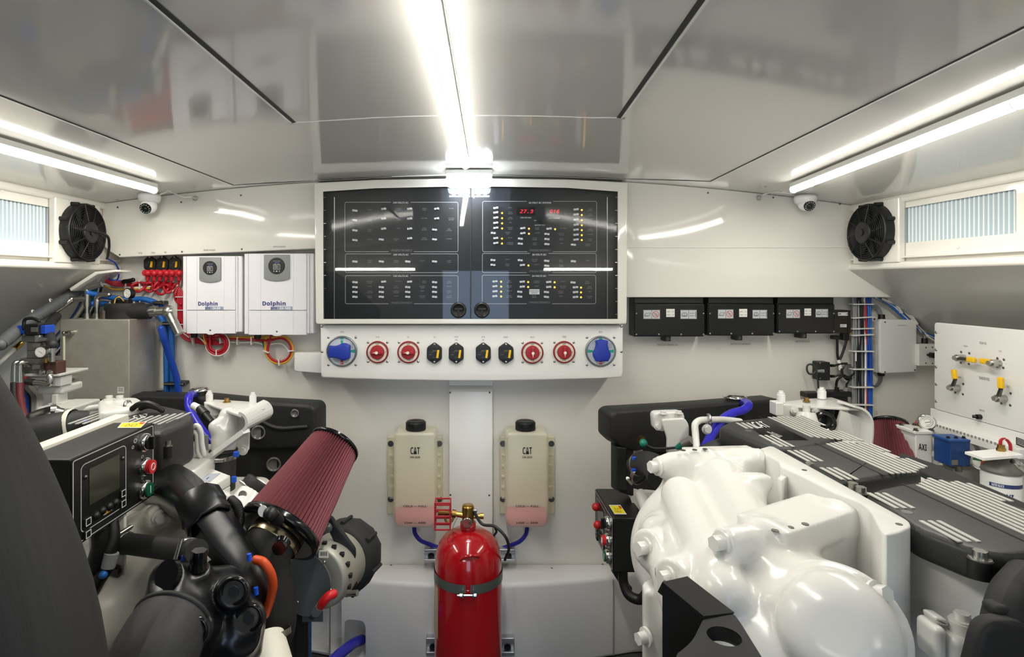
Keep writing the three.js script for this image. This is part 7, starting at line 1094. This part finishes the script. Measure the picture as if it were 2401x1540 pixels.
{ // intake duct below the filter
  const t = thing('intake_duct', 'black rubber intake duct with bright clamp under the leaning air filter', 'duct');
  const ax = P(782, 1047, 1.78).sub(P(659, 1240, 1.57)).normalize(), b = P(659, 1240, 1.57);
  part(t, 'duct', sweep([b.clone().sub(ax.clone().multiplyScalar(0.02)), P(628, 1290, 1.52), P(622, 1340, 1.5), P(640, 1400, 1.5), P(648, 1460, 1.5), P(630, 1520, 1.5), P(600, 1580, 1.5)], [0.07, 0.066, 0.062, 0.055, 0.05, 0.05, 0.05], 28, 50), rubber);
  const k = b.clone().sub(ax.clone().multiplyScalar(0.045)); part(t, 'clamp_band', lathe(k, ax, [[0.071, 0], [0.073, 0.003], [0.073, 0.02], [0.071, 0.022]], 40), M('#c9b994', 0.22, 1), 'bright steel band');
  part(t, 'sensor', merge([cyl(P(640, 1210, 1.45), P(655, 1222, 1.47), 0.018, 0.014, 14), ball(P(634, 1205, 1.44), 0.018, 14)]), black); part(t, 'sensor', merge([cyl(P(655, 1285, 1.44), P(665, 1268, 1.46), 0.017, 0.02, 14), disc(P(658, 1280, 1.42), FRONT, 0.017, 0.014, 18)]), blackGloss); part(t, 'sensor_label', disc(P(617, 1198, 1.45), V(-0.3, 0.2, 1), 0.014, 0.002, 20), white);
  part(t, 'lower_pipe', cyl(P(618, 1500, 1.42), P(640, 1600, 1.35), 0.05, 0.055, 26), cream); clampAt(t, P(630, 1488, 1.44), V(-0.2, 1, -0.3), 0.052, V(0.5, 0.3, 1));
  const w = thing('white_duct', 'white painted pipe between the junction box and the intake duct', 'pipe'); part(w, 'pipe', sweep([P(606, 1150, 1.78), P(585, 1175, 1.74), P(565, 1215, 1.68), P(552, 1270, 1.62), P(548, 1310, 1.6)], [0.05, 0.05, 0.05, 0.05, 0.05], 24, 30), white); part(w, 'coupling', lathe(P(602, 1155, 1.77), V(0.5, 0.75, -0.4), [[0.052, 0], [0.056, 0.004], [0.056, 0.03], [0.05, 0.034], [0, 0.034]], 30), rubber); clampAt(w, P(608, 1146, 1.79), V(0.5, 0.75, -0.4), 0.056, V(-0.5, 0.6, 1)); part(w, 'gland_nut', disc(P(570, 1160, 1.7), V(0, 0.4, 1), 0.012, 0.006, 18), steel);
}
{ // junction box with glands
  const t = thing('junction_box', 'small white junction box with two glands on the port engine', 'box'), h = 0.6, f = [[439, 1123], [495, 1097], [541, 1115], [490, 1143]].map(([x, y]) => H(x, y, h));
  part(t, 'lid', prism(rounded(f, 0.006), V(0, -0.03, 0), 0.003), plasticGrey); part(t, 'base', prism(rounded(f.map((p) => add(p, 0, -0.032, 0)), 0.006), V(0, -0.05, 0), 0.003), plasticGrey);
  part(t, 'label_plate', quad(...[[468, 1127], [487, 1111], [517, 1110], [492, 1130]].map(([x, y]) => add(H(x, y, h), 0, 0.0012, 0))), solidPrint(128, 64, (g, w, hh) => { g.fillStyle = '#aeb3bd'; g.fillRect(0, 0, w, hh); g.fillStyle = '#3a3f4c'; g.fillRect(30, 26, 40, 8); }, 0.4));
  for (const [x, y] of [[444, 1123], [494, 1101], [536, 1116], [491, 1139]]) part(t, 'screw', screwHead(H(x, y, h), UPV, 0.004), plasticGrey);
  for (const [x, y, l] of [[520, 1163, 1], [510, 1176, 0]]) { const p = P(x, y, 1.62), q = P(x + 22, y + 8, 1.55); part(t, 'gland', merge([cyl(p, p.clone().lerp(q, 0.45), 0.016, 0.016, 6), cyl(p.clone().lerp(q, 0.45), q, 0.012, 0.011, 16)]), white); const c = new THREE.CatmullRomCurve3([q, P(x + 38, y + (l ? 25 : 28), 1.53), P(x + 42, y + (l ? 60 : 55), 1.52), P(x + 34, y + 85, 1.52)]), rings = []; for (let i = 0; i < 34; i++) rings.push(torus(c.getPointAt(i / 33), c.getTangentAt(i / 33), 0.0105, 0.0022, 12)); part(t, 'corrugated_sleeve', [new THREE.TubeGeometry(c, 30, 0.0105, 10), ...rings], black); }
}
{ // black exhaust elbow and raw-water pump
  const t = thing('turbo_elbow', 'shiny black cast elbow curving down to a round flange', 'elbow');
  part(t, 'elbow', sweep([P(310, 1125, 1.9), P(365, 1130, 1.8), P(415, 1152, 1.66), P(455, 1185, 1.54), P(488, 1218, 1.46)], [0.072, 0.07, 0.064, 0.054, 0.05], 32, 40), blackCast);
  const d = P(500, 1232, 1.44).sub(P(470, 1182, 1.48)); part(t, 'collar', lathe(P(462, 1172, 1.475), d, [[0.05, 0], [0.06, 0.002], [0.06, 0.045], [0.056, 0.05], [0.058, 0.075], [0.05, 0.08]], 8), blackCast);
  part(t, 'arm', sweep([P(490, 1215, 1.45), P(530, 1270, 1.43), P(570, 1320, 1.41), P(598, 1360, 1.4), P(606, 1410, 1.4)], [0.05, 0.048, 0.04, 0.034, 0.03], 6, 30), blackCast);
  part(t, 'flange', merge([torus(P(530, 1398, 1.42), V(-0.1, 0.15, 1), 0.075, 0.02, 44), disc(P(530, 1398, 1.45), V(-0.1, 0.15, 1), 0.075, 0.02, 40), torus(P(530, 1398, 1.41), V(-0.1, 0.15, 1), 0.05, 0.008, 40)]), blackCast);
  for (const [x, y] of [[584, 1306], [600, 1385]]) part(t, 'blue_cap', cyl(P(x, y - 8, 1.35), P(x + 1, y + 8, 1.35), 0.005, 0.006, 10), blueTab);
  single('oil_hose', 'short orange sleeved hose beside the black intake duct', 'hose', tube([P(600, 1312, 1.37), P(618, 1318, 1.36), P(633, 1340, 1.36), P(640, 1370, 1.37), P(635, 1400, 1.38), P(622, 1440, 1.39)], 0.0105, 12), orange);
  const w = thing('water_pump', 'glossy black cast raw-water pump with plugs and bosses', 'pump');
  const fs = [[cap(P(425, 1425, 1.24), P(540, 1450, 1.34), 0.075, 0.07), 0], [drum(P(390, 1352, 1.2), P(415, 1372, 1.26), 0.036, 0.006), 0.03], [drum(P(463, 1335, 1.24), P(465, 1390, 1.26), 0.027, 0.005), 0.02], [cap(P(463, 1380, 1.26), P(520, 1380, 1.32), 0.04, 0.05), 0.03], [drum(P(548, 1388, 1.23), P(545, 1395, 1.32), 0.034, 0.008), 0.02], [drum(P(583, 1448, 1.25), P(570, 1445, 1.34), 0.036, 0.008), 0.02], [drum(P(452, 1478, 1.12), P(458, 1468, 1.22), 0.038, 0.008), 0.02], [cap(P(390, 1445, 1.18), P(420, 1500, 1.2), 0.05, 0.06), 0.04], [brick(P(500, 1500, 1.3), [0.2, 0.12, 0.12], 0.3, 0.03), 0.04], [drum(P(575, 1502, 1.24), P(560, 1500, 1.32), 0.03, 0.006), 0.02]];
  const c = P(480, 1430, 1.25); part(w, 'casting', fieldMesh(V(c.x - 0.16, c.y - 0.17, -1.45), V(c.x + 0.17, c.y + 0.13, -1.08), 0.0045, (x, y, z) => fs.reduce((d2, [f, k]) => k ? smin(d2, f(x, y, z), k) : f(x, y, z), 9)), blackCast);
  part(w, 'top_plug', merge([cyl(P(463, 1335, 1.24), P(464, 1318, 1.24), 0.02, 0.018, 20), toDir(new THREE.CylinderGeometry(0.016, 0.018, 0.03, 6), P(466, 1306, 1.24), V(0.1, 1, 0))]), blackGloss); for (const [x, y, z] of [[548, 1386, 1.225], [584, 1448, 1.245], [452, 1479, 1.115]]) { part(w, 'plug_rim', torus(P(x, y, z), V(0.1, 0.1, 1), 0.026, 0.004, 28), blackGloss); part(w, 'plug_socket', toDir(new THREE.CylinderGeometry(0.012, 0.012, 0.004, 6), P(x, y, z), V(0.1, 0.1, 1)), black); }
  part(w, 'cap_chain_lug', toDir(new THREE.CylinderGeometry(0.03, 0.03, 0.012, 24), P(395, 1348, 1.19), V(-0.4, 0.5, 1)), blackGloss); part(w, 'pump_foot', box(P(470, 1500, 1.3).x, 0.45, -1.32, 0.14, 0.9, 0.12, 0.02), black);
  const s = thing('rubber_hose', 'level black hose with clamp between the port engine and water pump', 'hose'); part(s, 'hose', sweep([P(285, 1272, 1.5), P(330, 1278, 1.46), P(390, 1285, 1.4), P(438, 1290, 1.34), P(462, 1292, 1.3)], [0.026, 0.026, 0.026, 0.026, 0.026], 20, 30), rubber); clampAt(s, P(440, 1290, 1.34), V(1, 0, 0.4), 0.0265, V(-0.2, 0.4, 1)); clampAt(s, P(292, 1273, 1.49), V(1, 0, 0.4), 0.0265, V(0, 1, 0.2)); part(s, 'blue_tab', boxPx(424, 1303, 440, 1316, 1.29, 0.012, 0.002), blueTab);
  const big = thing('rubber_hose', 'fat black suction hose rising from the floor to the water pump', 'hose'); part(big, 'hose', sweep([V(-0.68, 0.0, -1.0), V(-0.68, 0.55, -1.0), P(330, 1620, 1.05), P(375, 1510, 1.1), P(400, 1465, 1.14)], [0.075, 0.075, 0.078, 0.078, 0.075], 30, 40), grain([44, 44, 44], 10, 3, 0.65, 0.001, 256)); part(big, 'hose_lip', torus(P(404, 1458, 1.145), P(400, 1465, 1.14).sub(P(375, 1510, 1.1)), 0.072, 0.006, 30), rubber);
}
{ // alternator
  const t = thing('alternator', 'grey and black alternator with round steel cover plate', 'alternator'), a = P(742, 1358, 1.68), b = P(822, 1292, 1.9), d = b.clone().sub(a).normalize(), at = (k) => a.clone().add(d.clone().multiplyScalar(k));
  part(t, 'body', lathe(at(0), d, [[0, 0], [0.08, 0], [0.088, 0.01], [0.092, 0.03], [0.092, 0.14], [0.088, 0.15]], 40), M('#a9a79c', 0.5, 0.5)); for (let i = 0; i < 9; i++) { const q = ringPts(at(0.03), d, 0.0915, 18)[i]; part(t, 'cooling_slot', box(0, 0, 0, 0.014, 0.012, 0.014, 0.002).translate(q.x, q.y, q.z), black); }
  part(t, 'rear_housing', lathe(at(0.14), d, [[0.09, 0], [0.112, 0.006], [0.114, 0.06], [0.106, 0.1], [0.08, 0.12], [0, 0.125]], 12), blackMatte); for (let i = 0; i < 7; i++) { const q = ringPts(at(0.15), d, 0.113, 14)[i * 2]; part(t, 'housing_rib', cyl(q, q.clone().add(d.clone().multiplyScalar(0.07)), 0.007, 0.006, 8), blackMatte); }
  part(t, 'bracket', prism(rounded([P(760, 1222, 1.74), P(775, 1212, 1.74), P(832, 1290, 1.74), P(836, 1380, 1.74), P(800, 1400, 1.74), P(810, 1330, 1.74)], 0.008), V(0, 0, -0.02), 0.003), black); part(t, 'bracket_bolt', hexBolt(P(767, 1236, 1.735), FRONT, 0.011, 0.012), steel);
  const pl = add(a, -0.02, 0.0, 0.03); part(t, 'cover_plate', merge([disc(pl, V(-0.35, 0.18, 1), 0.082, 0.004, 40), box(0, 0, 0, 0.06, 0.05, 0.004, 0.01).translate(pl.x + 0.02, pl.y - 0.075, pl.z + 0.01)]), M('#626a6d', 0.32, 0.35), 'round blued steel plate'); for (const [x, y] of [[671, 1330], [760, 1318], [775, 1384], [697, 1412]]) part(t, 'plate_screw', screwHead(P(x, y, 1.6), FRONT, 0.005), steel);
  part(t, 'barcode_label', boxPx(747, 1290, 770, 1308, 1.63, 0.002, 0.0005), solidPrint(64, 64, (g) => { g.fillStyle = '#e8e5d8'; g.fillRect(0, 0, 64, 64); g.fillStyle = '#333'; for (let i = 0; i < 10; i++) g.fillRect(8 + i * 5, 12, 2 + (i % 3), 34); })); part(t, 'adjusting_rod', merge([cyl(P(796, 1392, 1.72), P(838, 1390, 1.7), 0.009, 0.009, 12), cyl(P(788, 1393, 1.72), P(802, 1392, 1.72), 0.014, 0.014, 6)]), chrome);
  part(t, 'cable_boot', tube([P(782, 1392, 1.58), P(771, 1397, 1.57), P(759, 1410, 1.57), P(752, 1420, 1.58)], 0.012, 12), M('#d11a22', 0.4), 'red rubber boot'); part(t, 'cable', tube([P(752, 1418, 1.59), P(738, 1438, 1.63), P(715, 1455, 1.68), P(690, 1470, 1.7), P(660, 1490, 1.72)], 0.0105, 10), black); part(t, 'sleeve', cyl(P(752, 1420, 1.58), P(740, 1436, 1.62), 0.0125, 0.0125, 14), greyCable);
  part(t, 'mounting_foot', merge([cyl(P(700, 1430, 1.7), P(700, 1600, 1.72), 0.03, 0.03, 16), cyl(P(740, 1400, 1.7), P(700, 1440, 1.7), 0.03, 0.03, 16)]), black);
  single('drain_hose', 'upright blue hose under the alternator', 'hose', tube([P(720, 1400, 1.72), P(722, 1450, 1.74), P(722, 1520, 1.75), V(P(722, 1520, 1.75).x, 0.02, -1.75)], 0.011, 12), M('#1a4c8c', 0.4));
  single('bilge_hose', 'glossy violet blue hose passing through the ledge opening', 'hose', tube([P(848, 1500, 2.56), P(830, 1508, 2.48), P(800, 1530, 2.38), P(760, 1570, 2.25)], 0.022, 16), M('#2b2bb0', 0.2));
}

// each group's origin at the base of its thing
scene.updateMatrixWorld(true);
for (const o of scene.children) if (o.isGroup) {
  const b = new THREE.Box3().setFromObject(o); if (b.isEmpty()) continue;
  const c = V((b.min.x + b.max.x) / 2, b.min.y, (b.min.z + b.max.z) / 2);
  o.position.copy(c); for (const k of o.children) k.position.sub(c);
}
renderer.render(scene, camera);
